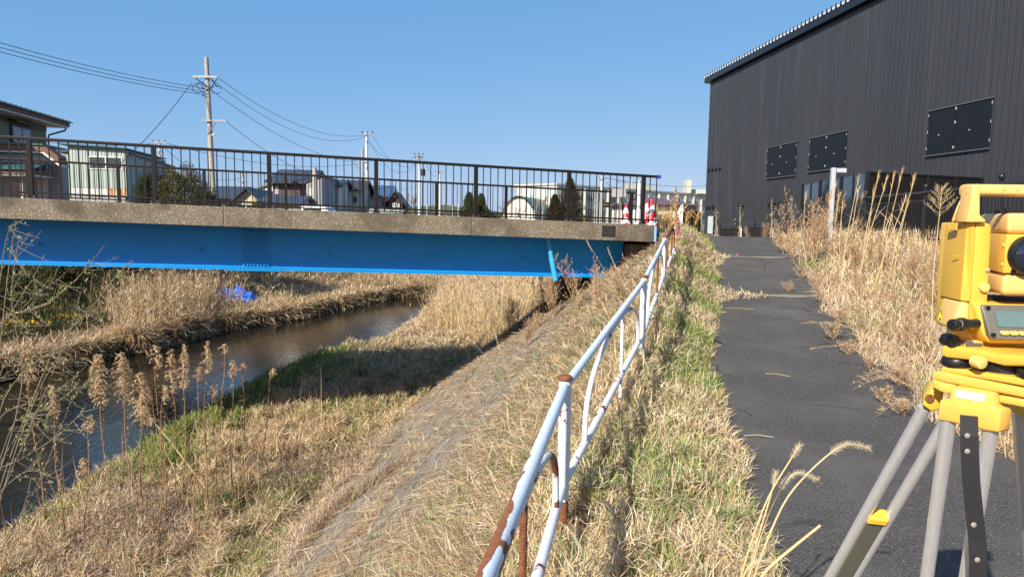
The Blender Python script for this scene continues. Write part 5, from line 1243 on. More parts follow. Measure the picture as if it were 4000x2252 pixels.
# tall thin seed stalk by the ribbon post and two beside the brown fence
for i, (bx, by, tx, ty, Y, lb) in enumerate([(2650, 1120, 2638, 732, 10.5, "spiky golden stalk rising past the pink ribbon"), (2672, 930, 2690, 832, 17.0, "tawny seed spike before the brown board fence"), (2705, 930, 2730, 832, 17.2, "branching tawny seed spike next to the warehouse corner")]):
    x = at(bx, by, Y=Y)[0]; z = zg1(x, Y); base = np.array([x, Y, z]); tip = np.array(at(tx, ty, Y=Y)); rt = empty("seed_stalk", base, lb, "dead plant"); s = MB(); s.tube([base, (base + tip) / 2, tip], [.006, .005, .003], 5); s.build("stem", "stem_brown", rt)
    r = RB(); m_ = 260; f = U(0, .55, m_); q = tip + (base - tip) * f[:, None] + RNG.normal(0, .012, (m_, 3)); r.blades(q, U(0, 6.28, m_), U(.1, 1.0, m_), U(.03, .07, m_), np.full(m_, .012), U(-.5, .5, m_), pal(m_, [(.62, .38, .12), (.55, .33, .13), (.70, .50, .22)]), K=3)
    for k in range(5):
        L_ = .12 + .03 * k; a = (-1) ** k; p = tip + (base - tip) * (.12 + .09 * k); e = p + np.array([a * L_ * .8, 0, L_]); g_ = RNG.random((30, 1)); r.blades(p + (e - p) * g_, U(0, 6.28, 30), U(.1, 1, 30), U(.02, .05, 30), np.full(30, .012), U(-.5, .5, 30), pal(30, [(.62, .38, .12), (.70, .50, .22)]), K=3)
    r.build("seeds", "grass_blades", rt)
# dry tuft of cut stalks behind the cones
r = RB(); m_ = 260; c = T(2600, 880, 16.2); q = np.stack([U(c.x - .42, c.x + .25, m_), U(16.0, 16.6, m_), np.full(m_, zg1(c.x, 16.2))], 1); r.blades(q, U(0, 6.28, m_), U(0, .25, m_), U(.35, .72, m_), np.full(m_, .014), U(-.1, .3, m_), pal(m_, [(.66, .47, .20), (.72, .56, .30)]), K=4)
tag(r.build("stalk_tuft", "grass_blades"), "stiff tuft of golden cut stalks behind the traffic cones", "dead plant")
# thin grass stems crossing in front of the girder and slope
for i, (A_, tip, Y) in enumerate([((2490, 1330), (2288, 935), 9.5), ((2560, 1500), (2372, 965), 8.4), ((2110, 2020), (1925, 1270), 7.2), ((2250, 1640), (1990, 1325), 8.6), ((2420, 1240), (2310, 1100), 10.5), ((2480, 1180), (2430, 990), 11), ((1980, 1500), (1780, 1265), 10), ((2350, 1350), (2250, 1130), 10), ((2450, 1260), (2400, 1030), 10.6), ((2560, 2300), (2230, 1700), 4.2)]):
    a = np.array(at(*A_, Y=Y)); z = zg1(a[0], a[1]); a[2] = min(a[2], z + .0); e = np.array(at(*tip, Y=Y)); r = RB(); K = 8; t = np.linspace(0, 1, K)[:, None]; p = a + (e - a) * t; p[:, 0] += -np.sin(t[:, 0] * pi) * -.05
    for S in ([1, 0, 0], [0, 1, 0]): r.add(p[None], np.linspace(.006, .003, K)[None], np.array([S], float), [(.66, .52, .32)])
    m_ = 24; q = p[-1] + (p[0] - p[-1]) * U(0, .12, m_)[:, None]; r.blades(q, U(0, 6.28, m_), U(.1, .9, m_), U(.015, .035, m_), np.full(m_, .006), U(-.4, .4, m_), pal(m_, [(.70, .58, .40)]), K=3)
    tag(r.build("seed_grass_stem", "grass_blades"), "pale thin seed grass stem " + ["crossing the girder below the bronze plaque", "rising before the girder end from the fence side", "arching over the concrete slope, longest", "slanting over the dark hollow", "leaning left near the abutment", "upright before the end of the girder", "lying over the shaded hollow", "rising beside the drain pipe", "next to the abutment, short and straight", "curving over the near slope"][i], "grass stem", "thin seed grass stems on the slope")
# foxtail grass at the near edge of the path
for i, (path, Y, L_) in enumerate([([(2850, 2500), (2890, 2252), (2990, 1950), (3100, 1775), (3125, 1735)], 2.15, .05), ([(2870, 2560), (2940, 2252), (3060, 1950), (3180, 1820), (3300, 1722), (3400, 1750)], 2.1, .135), ([(2870, 2450), (2985, 2040), (3025, 1950), (3070, 1870), (3120, 1835), (3200, 1875)], 2.2, .16), ([(2850, 2600), (2960, 2252), (3080, 2150), (3205, 2050)], 2.0, 0), ([(2830, 2500), (2900, 2252), (2930, 2200), (2975, 2185), (3020, 2195)], 2.1, .09), ([(2860, 2500), (2960, 2100), (3022, 1900), (3030, 1838)], 2.25, .05)]):
    p = [np.array(at(a, b_, Y=Y)) for a, b_ in path]; g0 = p[0].copy(); g0[2] = min(zg1(g0[0], g0[1]), g0[2]); 
    m_ = len(p); tt = np.linspace(0, m_ - 1, m_ * 4); pp = np.stack([np.interp(tt, range(m_), [q[j] for q in p]) for j in range(3)], 1)
    for _ in range(3): pp[1:-1] = (pp[:-2] + pp[1:-1] * 2 + pp[2:]) / 4
    pp = np.concatenate([[np.array([p[0][0] - .02, p[0][1], zg1(p[0][0], p[0][1]) - .02])], pp]); rt = empty("foxtail_grass", pp[0], "dry foxtail grass " + ["with a short upright tuft at its tip", "arching furthest right with a long bristly head", "with the fattest curved bristly head", "stem snapped off without a head", "bowing low near the picture's lower edge", "with a small upright head behind the others"][i], "grass stem", "foxtail grasses at the path edge")
    s = MB(); s.tube(pp, list(np.linspace(.0042 if i != 3 else .006, .0018 if i != 3 else .004, len(pp))), 6); s.build("stem", "straw_stem", rt, smooth=True)
    if L_:
        seg = np.linalg.norm(np.diff(pp, axis=0), axis=1); cum = np.concatenate([[0], np.cumsum(seg)]); tot = cum[-1]; m2 = int(L_ * 5200); f = tot - RNG.random(m2) * L_; q = np.stack([np.interp(f, cum, pp[:, j]) for j in range(3)], 1); dq = np.stack([np.interp(f + .01, cum, pp[:, j]) for j in range(3)], 1) - np.stack([np.interp(f - .01, cum, pp[:, j]) for j in range(3)], 1); dq /= np.linalg.norm(dq, axis=1)[:, None] + 1e-9
        rd = RNG.normal(0, 1, (m2, 3)); dd = dq * .55 + rd / np.linalg.norm(rd, axis=1)[:, None]; L3 = U(.008, .017, m2)[:, None]; P = np.stack([q, q + dd * L3 * .5, q + dd * L3], 1)
        r = RB(); r.add(P, np.array([[.0011, .0008, .0004]]), rd / np.linalg.norm(rd, axis=1)[:, None], pal(m2, [(.66, .55, .36), (.75, .66, .48)])); r.build("seed_head", "grass_blades", rt)
# moss cushions and dead leaves at the edge of the path
mat("moss", (.20, .14, .02), (.28, .11, .02), scale=22, rough=1, bump=1, bscale=70)
for i, (px_, py_, s_) in enumerate([(2765, 1575, .11), (2735, 1380, .12), (2790, 1360, .08), (2850, 1850, .07), (2870, 1900, .09), (2790, 1985, .09)]):
    c = Vector(base_at(px_, py_)); q = MB(); ring = []
    vs = [c + Vector((0, 0, .03 * s_ / .1))]; K = 14
    for rr_, hh_ in ((.5, .026), (.85, .012), (1, -.01)):
        vs += [c + Vector((cos(2 * pi * k / K) * s_ * rr_ * U(.85, 1.15), sin(2 * pi * k / K) * s_ * rr_ * U(.9, 1.3), hh_ * s_ / .1)) for k in range(K)]
    fs = [(0, 1 + k, 1 + (k + 1) % K) for k in range(K)] + [(1 + j * K + k, 1 + j * K + (k + 1) % K, 1 + (j + 1) * K + (k + 1) % K, 1 + (j + 1) * K + k) for j in range(2) for k in range(K)] + [tuple(1 + 2 * K + k for k in range(K - 1, -1, -1))]
    q.add(vs, fs); tag(q.build("moss_cushion", "moss", smooth=True), "rusty green moss cushion " + ["largest and nearest the middle of the strip edge", "darkest, upper of the joined pair", "lower of the joined pair touching the asphalt", "small and flat beside the foxtails", "broad and low beside the foxtails", "nearest the camera, behind straw"][i], "moss", "moss cushions along the path edge")
mat("dead_leaf", (.30, .13, .06), (.20, .08, .04), scale=20, rough=.8)
for i in range(9):
    c = Vector(base_at(2425 + U(-45, 45), 2010 + U(-90, 110))); a = U(0, 6.28); q = MB(); e1 = Vector((cos(a), sin(a), U(-.3, .5))) * .045; e2 = Vector((-sin(a), cos(a), U(-.2, .6))) * .03; up = Vector((0, 0, .03))
    q.add([c - e1 + up, c - e2 * .8 + up * .6, c + e1 + up * 1.4, c + e2 + up, c + up * 1.7], [(0, 1, 4), (1, 2, 4), (2, 3, 4), (3, 0, 4)])
    tag(q.build("dead_leaf", "dead_leaf", fix=False), "curled brown dead leaf " + ["topmost in the hollow by the near fence post", "widest in the hollow by the near fence post", "folded, in the hollow by the fence foot", "darkest beside the rusty post foot", "lowest of the little heap by the fence", "tipped on edge among straw by the fence", "small and pale red by the fence post", "lying apart, nearest the path", "half under the straw by the fence"][i], "leaf", "dead leaves beside the near fence post")
# dark matted stems washed along the concrete
n = 5200; f = RNG.random(n); P0, P1 = base_at(760, 2240), base_at(1560, 1830); x = P0[0] + (P1[0] - P0[0]) * f + RNG.normal(0, .13, n); y = P0[1] + (P1[1] - P0[1]) * f + RNG.normal(0, .16, n); base = np.arctan2(.957, .29)
grass("matted_stems", x, y, U(.15, .5, n), np.full(n, .006), U(1.3, 1.62, n), U(-.15, .2, n), pal(n, [(.16, .10, .06), (.26, .17, .10), (.10, .065, .04), (.42, .31, .19), (.58, .44, .27)]), az=base + RNG.normal(0, .3, n), z=zground(x, y) + .02 + .06 * RNG.random(n), az2=U(-.3, .3, n))
# fallen straws and scraps on the asphalt
for i, (px_, py_, px2, py2, lb) in enumerate([(2990, 1463, 3085, 1475, "pale dry straw lying on the middle of the path"), (2905, 1705, 3020, 1714, "thin straw lying across the left path edge"), (2812, 1260, 2940, 1264, "fine curved straw on the path by the fence side")]):
    a = np.array(at(px_, py_, Z=-1.55)); b_ = np.array(at(px2, py2, Z=-1.55)); a[2] = zpath(a[1]) + .03; b_[2] = zpath(b_[1]) + .035
    q = MB(); q.tube([a, (a + b_) / 2 + np.array([0, .02, .006]), b_], .0022, 5); tag(q.build("straw", "straw_stem"), lb, "straw")
for i, (px_, py_, cl, lb) in enumerate([(1930, 1293, (.05, .25, .85), "scrap of blue plastic on the slope"), (2050, 1525, (.85, .88, .9), "crumpled white scrap on the concrete slope"), (2878, 1003, (.85, .2, .4), "pink scrap lying on the upper path joint"), (1510, 1843, (.85, .85, .8), "small white scrap at the foot of the concrete slope"), (108, 2140, (.6, .12, .12), "faded red scrap in the straw by the water"), (3025, 1538, (.75, .75, .72), "flat white chip on the asphalt")]):
    P = Vector(base_at(px_, py_)); s_ = .0022 * P.y + .008; q = MB(); vs = [P + Vector((cos(a) * s_ * U(.5, 1.1), sin(a) * s_ * U(.5, 1.1), U(.02, .02 + s_))) for a in np.linspace(0, 2 * pi, 8)[:-1]] + [P + Vector((0, 0, s_ * .9 + .02)), P + Vector((0, 0, .005))]
    q.add(vs, [(k, (k + 1) % 7, 7) for k in range(7)] + [((k + 1) % 7, k, 8) for k in range(7)]); tag(q.build("plastic_scrap", mat("scrap%d" % i, cl, rough=.4)), lb, "litter")
# blue tarpaulin bundle on the far bank
c = np.array(base_at(912, 1176)); c[2] += 0; q = MB(); NXX, NYY = 26, 12; vs = []
for j in range(NYY + 1):
    for i in range(NXX + 1):
        u, v = i / NXX, j / NYY; x_ = c[0] + (u - .5) * 2.0 ; y_ = c[1] + .1 + (v - .3) * 1.1
        h = (.26 + .50 * vnoise(np.array(u * 6), v * 3., 1.6, 61) + .10 * vnoise(np.array(u * 22), v * 9., 2, 62)) * (sin(pi * min(1, max(0, v * 1.02))) ** .5 if 0 < v < 1 else 0) * (min(1, 8 * u * (1 - u)) ** .5) * (.55 + .6 * smooth(np.array((u - .35) * 3)))
        vs.append((x_, y_, zg1(x_, y_) + .03 + float(h)))
q.add(vs, [(j * (NXX + 1) + i, j * (NXX + 1) + i + 1, (j + 1) * (NXX + 1) + i + 1, (j + 1) * (NXX + 1) + i) for j in range(NYY) for i in range(NXX)])
tag(q.build("tarpaulin", mat("tarp_blue", (.02, .12, .70), (.04, .20, .80), scale=9, rough=.45, bump=.8, bscale=14), smooth=True, fix=False), "crumpled bright blue tarpaulin left among the reeds on the far bank", "tarpaulin")

# ------------------------------------------------------------ beyond the bridge: houses, poles, school
GZ = -.55


def fline(O, a, px):
    "distance along the line from O at angle a where the column px is met"
    u = at(px, 850, D=1.0); k = u[0] / u[1]; return (k * O[1] - O[0]) / (cos(a) - k * sin(a))


class Frame:
    def __init__(s, px, Y, a): x = at(px, 850, Y=Y)[0]; s.O = (x, Y); s.a = a; s.ex = Vector((cos(a), sin(a), 0)); s.ey = Vector((-sin(a), cos(a), 0))
    def p(s, u, v, z): return Vector((s.O[0], s.O[1], 0)) + s.ex * u + s.ey * v + Vector((0, 0, z))
    def u(s, px): return fline(s.O, s.a, px)
    def z(s, px, py, v=0):
        P = s.p(s.u(px), 0, 0); return at(px, py, Y=P.y)[2]
    def box(s, mb, u0, u1, v0, v1, z0, z1): mb.hexa([s.p(u0, v0, z0), s.p(u1, v0, z0), s.p(u1, v0, z1), s.p(u0, v0, z1)], [s.p(u0, v1, z0), s.p(u1, v1, z0), s.p(u1, v1, z1), s.p(u0, v1, z1)])


mat("white_siding", (.62, .61, .58), (.55, .54, .51), scale=2, rough=.6)
mat("cream_wall", (.62, .52, .36), (.55, .46, .32), scale=2, rough=.7)
mat("olive_wall", (.22, .22, .15), (.19, .19, .13), scale=3, rough=.8)
mat("dark_brown_wall", (.055, .035, .032), (.045, .028, .027), scale=3, rough=.6)
mat("plum_wall", (.09, .058, .06), rough=.6)
mat("grey_wall", (.30, .31, .32), rough=.7)
mat("slate_roof", (.035, .040, .052), (.05, .055, .07), scale=5, rough=.45)
mat("brown_roof", (.045, .035, .034), rough=.5)
mat("teal_roof", (.035, .13, .12), (.03, .10, .095), scale=3, rough=.45)
mat("window_glass", (.02, .03, .035), rough=.08, spec=.8)
mat("frame_white", (.72, .72, .70), rough=.5)
mat("frame_dark", (.03, .025, .022), rough=.5)
mat("timber_brown", (.20, .10, .06), (.13, .07, .045), scale=4, rough=.7)
mat("soffit_white", (.75, .76, .78), rough=.7)
mat("pole_concrete", (.40, .37, .31), (.30, .28, .24), scale=2.5, rough=.9)
mat("pole_pale", (.55, .55, .52), rough=.8)
mat("cable_black", (.012, .015, .02), rough=.6)
mat("galv", (.27, .28, .28), rough=.5, metal=.4)


def win(fr, root, px0, py0, px1, py1, fm="frame_white", v=0, n=2, curtain=None):
    u0, u1 = fr.u(px0), fr.u(px1); z1, z0 = fr.z(px0, py0), fr.z(px1, py1); t = .06
    m_ = MB(); fr.box(m_, u0, u1, v - .05, v - .003, z0, z0 + t); fr.box(m_, u0, u1, v - .05, v - .003, z1 - t, z1)
    for k in range(n + 1): uu = u0 + (u1 - u0 - t) * k / n; fr.box(m_, uu, uu + t, v - .048, v - .004, z0 + t, z1 - t)
    w_ = m_.build("window", fm, root); m_ = MB(); fr.box(m_, u0 + t * .5, u1 - t * .5, v - .03, v - .010, z0 + t * .5, z1 - t * .5); m_.build("pane", curtain or "window_glass", w_)
    return w_


def house(label, pxl, pxr, Y, eave, ridge, depth, kind, wallm, roofm, a=.15, wins=(), over=.45, name="house", fm="frame_white", base=GZ - .4, apex=None, trim=None, cat="house"):
    fr = Frame(pxl, Y, a); Wd = fr.u(pxr); ze = fr.z(pxl, eave); zr = fr.z((pxl + pxr) / 2, ridge); root = empty(name, fr.p(Wd / 2, depth / 2, GZ), label, cat)
    m_ = MB(); o = over; t = .16; rf = MB()
    if kind == 'x':      # ridge parallel to the front
        m_.prism([fr.p(0, 0, base), fr.p(0, depth, base), fr.p(0, depth, ze), fr.p(0, depth / 2, zr - .12), fr.p(0, 0, ze)], fr.ex * Wd)
        for v0, v1 in ((-o, depth / 2), (depth + o, depth / 2)):
            za = ze - o * (zr - ze) / (depth / 2); rf.hexa([fr.p(-o, v0, za), fr.p(Wd + o, v0, za), fr.p(Wd + o, v0, za + t), fr.p(-o, v0, za + t)], [fr.p(-o, v1, zr), fr.p(Wd + o, v1, zr), fr.p(Wd + o, v1, zr + t), fr.p(-o, v1, zr + t)])
    elif kind == 'g':    # gable faces the camera
        ua = Wd / 2 if apex is None else fr.u(apex); m_.prism([fr.p(0, 0, base), fr.p(Wd, 0, base), fr.p(Wd, 0, ze), fr.p(ua, 0, zr - .1), fr.p(0, 0, ze)], fr.ey * depth)
        for u0, s_ in ((-o, ua), (Wd + o, Wd - ua)):
            za = ze - o * (zr - ze) / max(s_, .5); rf.hexa([fr.p(u0, -o, za), fr.p(ua, -o, zr), fr.p(ua, -o, zr + t), fr.p(u0, -o, za + t)], [fr.p(u0, depth + o, za), fr.p(ua, depth + o, zr), fr.p(ua, depth + o, zr + t), fr.p(u0, depth + o, za + t)])
    else:                # single slope, rising away or sideways
        z2 = zr; m_.prism([fr.p(0, 0, base), fr.p(Wd, 0, base), fr.p(Wd, 0, z2), fr.p(0, 0, ze)], fr.ey * depth)
        rf.hexa([fr.p(-o, -o, ze - o * (z2 - ze) / Wd), fr.p(Wd + o, -o, z2 + o * (z2 - ze) / Wd), fr.p(Wd + o, -o, z2 + t + o * (z2 - ze) / Wd), fr.p(-o, -o, ze + t - o * (z2 - ze) / Wd)], [fr.p(-o, depth + o, ze - o * (z2 - ze) / Wd), fr.p(Wd + o, depth + o, z2 + o * (z2 - ze) / Wd), fr.p(Wd + o, depth + o, z2 + t + o * (z2 - ze) / Wd), fr.p(-o, depth + o, ze + t - o * (z2 - ze) / Wd)])
    m_.build("wall", wallm, root); rf.build("roof", roofm, root, fix=True)
    for w_ in wins: win(fr, root, *w_[:4], fm=w_[4] if len(w_) > 4 else fm, curtain=w_[5] if len(w_) > 5 else None)
    return root, fr


# left two-storey house
YA = -.183; root = empty("house", (-24.6, 33, GZ), "olive two storey house with teal roof edge and brown eaves at the far left", "house")
def HA(y, z, out=0.0): return Vector((-18.0 + YA * y, y, z)) + Vector((.983, .18, 0)) * out
def pa(px, py):
    d = at(px, py, D=1.0); t = -18.0 / (d[0] - YA * d[1]); return d * t
ycor = pa(179, 500)[1]; zt_ = pa(179, 491)[2]
m_ = MB(); m_.prism([HA(26, -1), HA(ycor, -1), HA(ycor, zt_), HA(26, zt_)], (-8, -1.5, 0)); m_.build("wall", "olive_wall", root)
e0, e1 = pa(2, 462), pa(237, 494)
m_ = MB(); o = .75
zr_ = zt_ - .02
m_.hexa([HA(26, zr_, .8), HA(ycor + .7, zr_, .8), HA(ycor + .7, zr_ + .07, .8), HA(26, zr_ + .07, .8)], [HA(26, zr_, -8), HA(ycor + .7, zr_, -8), HA(ycor + .7, zr_ + .07, -8), HA(26, zr_ + .07, -8)]); m_.build("soffit", "soffit_white", root)
m_ = MB(); m_.hexa([HA(26, zr_ + .073, .85), HA(ycor + .75, zr_ + .073, .85), HA(ycor + .75, zr_ + .27, .85), HA(26, zr_ + .27, .85)], [HA(26, zr_ + .073, .2), HA(ycor + .75, zr_ + .073, .2), HA(ycor + .75, zr_ + .27, .2), HA(26, zr_ + .27, .2)]); m_.build("eaves_board", "timber_brown", root)
m_ = MB(); m_.hexa([HA(26, zr_ + .273, .95), HA(ycor + .9, zr_ + .273, .95), HA(ycor + .9, zr_ + .33, .95), HA(26, zr_ + .33, .95)], [HA(26, zr_ + .7, -4), HA(ycor + .9, zr_ + .7, -4), HA(ycor + .9, zr_ + .76, -4), HA(26, zr_ + .76, -4)])
y = 26.0
while y < ycor + .8: m_.prism([HA(y, zr_ + .335, .95), HA(y + .06, zr_ + .335, .95), HA(y + .06, zr_ + .38, .95), HA(y, zr_ + .38, .95)], (-4.9, -.8, .42)); y += .45
m_.build("roof", "teal_roof", root)
zb = pa(179, 505)[2]
m_ = MB(); m_.prism([HA(26, zb - .12, .003), HA(ycor, zb - .12, .003), HA(ycor, zb + .1, .003), HA(26, zb + .1, .003)], (.04, 0, 0)); m_.build("band", "frame_dark", root)
m_ = MB(); w0, w1 = pa(43, 500), pa(112, 510); zb2 = pa(112, 565)[2]
m_.prism([HA(w0[1] - .1, zb2 - .1, .003), HA(w1[1] + .1, zb2 - .1, .003), HA(w1[1] + .1, w1[2] + .12, .003), HA(w0[1] - .1, w1[2] + .12, .003)], (.07, 0, 0)); wf = m_.build("window", "frame_dark", root)
m_ = MB(); mid = (w0[1] + w1[1]) / 2
for a, b_ in ((w0[1], mid - .04), (mid + .04, w1[1])): m_.prism([HA(a, zb2, .077), HA(b_, zb2, .077), HA(b_, w1[2], .077), HA(a, w1[2], .077)], (.01, 0, 0))
m_.build("pane", mat("curtained_glass", (.20, .24, .30), rough=.15), wf)
m_ = MB(); m_.prism([HA(w0[1] - .3, w1[2] + .3, .01), HA(w1[1] + .4, w1[2] + .3, .01), HA(w1[1] + .4, w1[2] + .36, .01), HA(w0[1] - .3, w1[2] + .36, .01)], (.4, .07, -.1)); m_.build("window_hood", "frame_dark", root)
m_ = MB(); P = HA(ycor - .05, 0, .06); m_.tube([HA(ycor + .5, zr_ - .02, .75), HA(ycor + .5, zr_ - .15, .7), HA(ycor + .1, zr_ - .45, .09), HA(ycor + .05, zr_ - .6, .07), HA(ycor + .05, -.8, .07)], .045, 7); m_.build("downpipe", "frame_dark", root)
# single-storey front wing with porch
fr = Frame(-200, 29.0, .18); 
ub = fr.u(206); zl = fr.z(120, 600); m_ = MB(); fr.box(m_, 0, fr.u(190), .0, 1.6, -1, zl - .02); m_.build("wing_wall", "white_siding", root)
m_ = MB(); fr.box(m_, 0, ub, -.55, 1.6, zl, zl + .07); m_.build("wing_soffit", "soffit_white", root)
m_ = MB(); fr.box(m_, 0, ub, -.6, -.5, zl + .073, fr.z(120, 572)); m_.build("wing_fascia", "timber_brown", root)
m_ = MB(); fr.box(m_, 0, ub + .05, -.66, 1.6, fr.z(120, 571), fr.z(120, 565)); m_.build("wing_roof", "teal_roof", root)
# wing roof runs down to the right
ztop, u2 = fr.z(206, 568), fr.u(268); zlo = fr.z(262, 618)
m_ = MB(); m_.hexa([fr.p(ub, -.6, ztop - .30), fr.p(u2, -.6, zlo - .30), fr.p(u2, -.6, zlo), fr.p(ub, -.6, ztop)], [fr.p(ub, .1, ztop - .30), fr.p(u2, .1, zlo - .30), fr.p(u2, .1, zlo), fr.p(ub, .1, ztop)]); m_.build("wing_fascia", "timber_brown", root)
m_ = MB(); m_.hexa([fr.p(ub, -.58, ztop - .40), fr.p(u2, -.58, zlo - .40), fr.p(u2, -.58, zlo - .303), fr.p(ub, -.58, ztop - .303)], [fr.p(ub, .3, ztop - .40), fr.p(u2, .3, zlo - .40), fr.p(u2, .3, zlo - .303), fr.p(ub, .3, ztop - .303)]); m_.build("wing_soffit", "soffit_white", root)
m_ = MB(); fr.box(m_, fr.u(193), fr.u(240), .2, .8, -1, zlo - .25); m_.build("side_wall", "grey_wall", root)
u3 = fr.u(218); zp0, zp1 = fr.z(100, 694), fr.z(100, 672)
m_ = MB(); fr.box(m_, 0, u3, -1.8, -.02, zp0 - .0, zp0 + .06); m_.build("porch_soffit", "soffit_white", root)
m_ = MB(); fr.box(m_, 0, u3 + .02, -1.85, -.02, zp0 + .063, zp1); m_.build("porch_fascia", "timber_brown", root)
m_ = MB(); m_.hexa([fr.p(0, -1.95, zp1 + .003), fr.p(u3 + .1, -1.95, zp1 + .003), fr.p(u3 + .1, -1.95, zp1 + .05), fr.p(0, -1.95, zp1 + .05)], [fr.p(0, -.02, zp1 + .35), fr.p(u3 - .2, -.02, zp1 + .35), fr.p(u3 - .2, -.02, zp1 + .40), fr.p(0, -.02, zp1 + .40)]); m_.build("porch_roof", "teal_roof", root)
for pxw in ((45, 88), (132, 150)):
    m_ = MB(); fr.box(m_, fr.u(pxw[0]), fr.u(pxw[1]), -.05, -.003, -.9, fr.z(60, 712)); m_.build("entrance_door", "window_glass", root)
m_ = MB(); fr.box(m_, fr.u(158), fr.u(166), -1.5, -1.35, -1, zp0); m_.build("porch_post", "white_siding", root)
# pale green workshop
root = empty("workshop", (-24, 42, GZ), "pale green corrugated workshop with rust stained band above a shutter", "building")
fr = Frame(262, 44.0, .18); ur = fr.u(500); zt0, zt1 = fr.z(262, 566), fr.z(500, 584)
mat("mint_cladding", (.42, .50, .43), (.38, .46, .40), scale=1.2, rough=.55)
m_ = MB(); zband = fr.z(380, 735); m_.prism([fr.p(.25, 0, zband), fr.p(ur, 0, zband), fr.p(ur, 0, zt1), fr.p(.25, 0, zt0)], fr.ey * .2)
n_ = int(ur / .19)
for i in range(n_):
    u_ = .27 + i * .19; zz = zt0 + (zt1 - zt0) * u_ / ur - .03; m_.box(fr.p(u_ + .02, -.013, (zband + zz) / 2), (.03, .024, zz - zband), (fr.ex, fr.ey, (0, 0, 1)))
m_.build("front_cladding", "mint_cladding", root)
m_ = MB(); m_.prism([fr.p(.3, .21, -1), fr.p(ur, .21, -1), fr.p(ur, .21, zt1 - .05), fr.p(.3, .21, zt0 - .05)], fr.ey * 8); m_.build("wall", mat("pale_green_wall", (.36, .42, .37), (.30, .36, .32), scale=2, rough=.7), root)
m_ = MB(); m_.hexa([fr.p(-.25, -.3, zt0 + .02), fr.p(ur + .1, -.3, zt1 + .02), fr.p(ur + .1, -.3, zt1 + .10), fr.p(-.25, -.3, zt0 + .10)], [fr.p(-.25, 8, zt0 + .02), fr.p(ur + .1, 8, zt1 + .02), fr.p(ur + .1, 8, zt1 + .10), fr.p(-.25, 8, zt0 + .10)]); m_.build("roof", "teal_roof", root)
zsh = fr.z(380, 768)
m_ = MB(); m_.prism([fr.p(.28, 0, zsh), fr.p(ur * .68, 0, zsh), fr.p(ur * .68, 0, zband - .01), fr.p(.28, 0, zband - .01)], fr.ey * .15); m_.build("signboard_band", "white_siding", root)
m_ = MB(); m_.prism([fr.p(ur * .685, 0, zsh), fr.p(ur, 0, zsh), fr.p(ur, 0, zband - .01), fr.p(ur * .685, 0, zband - .01)], fr.ey * .15); m_.build("rusty_band", mat("rust_stained", (.62, .50, .36), (.42, .13, .03), scale=1.6, lo=.42, hi=.55, rough=.8, stretch=(2.5, 2.5, .5)), root)
m_ = MB()
z = -1.0
while z < zsh - .08: m_.prism([fr.p(.4, .05, z), fr.p(ur - .1, .05, z), fr.p(ur - .1, .02, z + .07), fr.p(.4, .02, z + .07)], fr.ey * .03); z += .085
m_.build("roller_shutter", "frame_white", root)
win(fr, root, 357, 610, 488, 664, n=2, curtain=mat("frosted_dark", (.06, .07, .07), (.16, .17, .16), scale=9, lo=.6, hi=.66, rough=.2))
# lean-to behind it
fr2 = Frame(500, 45.3, 1.75); dpt = 9
m_ = MB(); m_.prism([fr2.p(0, 0, -1), fr2.p(dpt, 0, -1), fr2.p(dpt, 0, at(668, 652, Y=fr2.p(dpt, 0, 0).y)[2]), fr2.p(0, 0, at(500, 608, Y=45.3)[2])], fr2.ey * 4); m_.build("side_wall", "pale_green_wall", root)
za, zb_ = at(500, 603, Y=45.3)[2], at(690, 655, Y=fr2.p(dpt + .4, 0, 0).y)[2]
m_ = MB(); m_.hexa([fr2.p(-.1, -.35, za), fr2.p(dpt + .5, -.35, zb_), fr2.p(dpt + .5, -.35, zb_ + .12), fr2.p(-.1, -.35, za + .12)], [fr2.p(-.1, 4, za), fr2.p(dpt + .5, 4, zb_), fr2.p(dpt + .5, 4, zb_ + .12), fr2.p(-.1, 4, za + .12)]); m_.build("lean_to_roof", "brown_roof", root)

house("low cream bungalow with slate blue roof and dark gable right of the tall pole", 906, 1022, 55, 792, 738, 9, 'g', "cream_wall", "slate_roof", apex=968, wins=[(925, 800, 1000, 830)], a=.12)
house("cream wing with wide slate blue roof beside the tall concrete pole", 820, 925, 56.5, 770, 728, 7, 'x', "cream_wall", "slate_roof", a=.12, wins=[(835, 785, 870, 815)])
root, fr = house("tall dark brown house with steep slate roof and one window with an orange blind", 1068, 1195, 52, 710, 655, 9, 'x', "plum_wall", "slate_roof", a=.10, wins=[(1078, 725, 1092, 758, "frame_white", mat("orange_blind", (.75, .22, .10), rough=.7))], over=.5)
house("white gable wall next to the dark brown house", 1198, 1258, 51.5, 712, 690, 8, 's', "grey_wall", "slate_roof", a=.10, wins=[(1212, 735, 1222, 765)], over=.1)
house("small slate roofed shed before the dark brown house", 1020, 1170, 46, 795, 768, 5, 'x', "white_siding", "slate_roof", a=.10, over=.3, cat="shed", name="shed")
house("white house with black slate roof and plum coloured balcony wall", 1255, 1325, 58, 728, 698, 8, 'x', "white_siding", "slate_roof", a=.1, wins=[(1296, 745, 1302, 757), (1308, 745, 1314, 757)], over=.3)
house("white house with long brown snow guarded roof", 1322, 1410, 64, 742, 700, 9, 'x', "white_siding", "brown_roof", a=.1, wins=[(1323, 758, 1336, 785, "frame_dark"), (1380, 768, 1394, 792, "frame_dark")], over=.4)
house("pale house with a solar panel roof behind the paired poles", 1405, 1520, 72, 765, 722, 9, 'x', "white_siding", mat("solar_blue", (.03, .06, .13), (.08, .12, .18), scale=3, rough=.2), a=.1, wins=[(1444, 782, 1452, 800), (1490, 780, 1500, 800, "frame_dark")], over=.4)
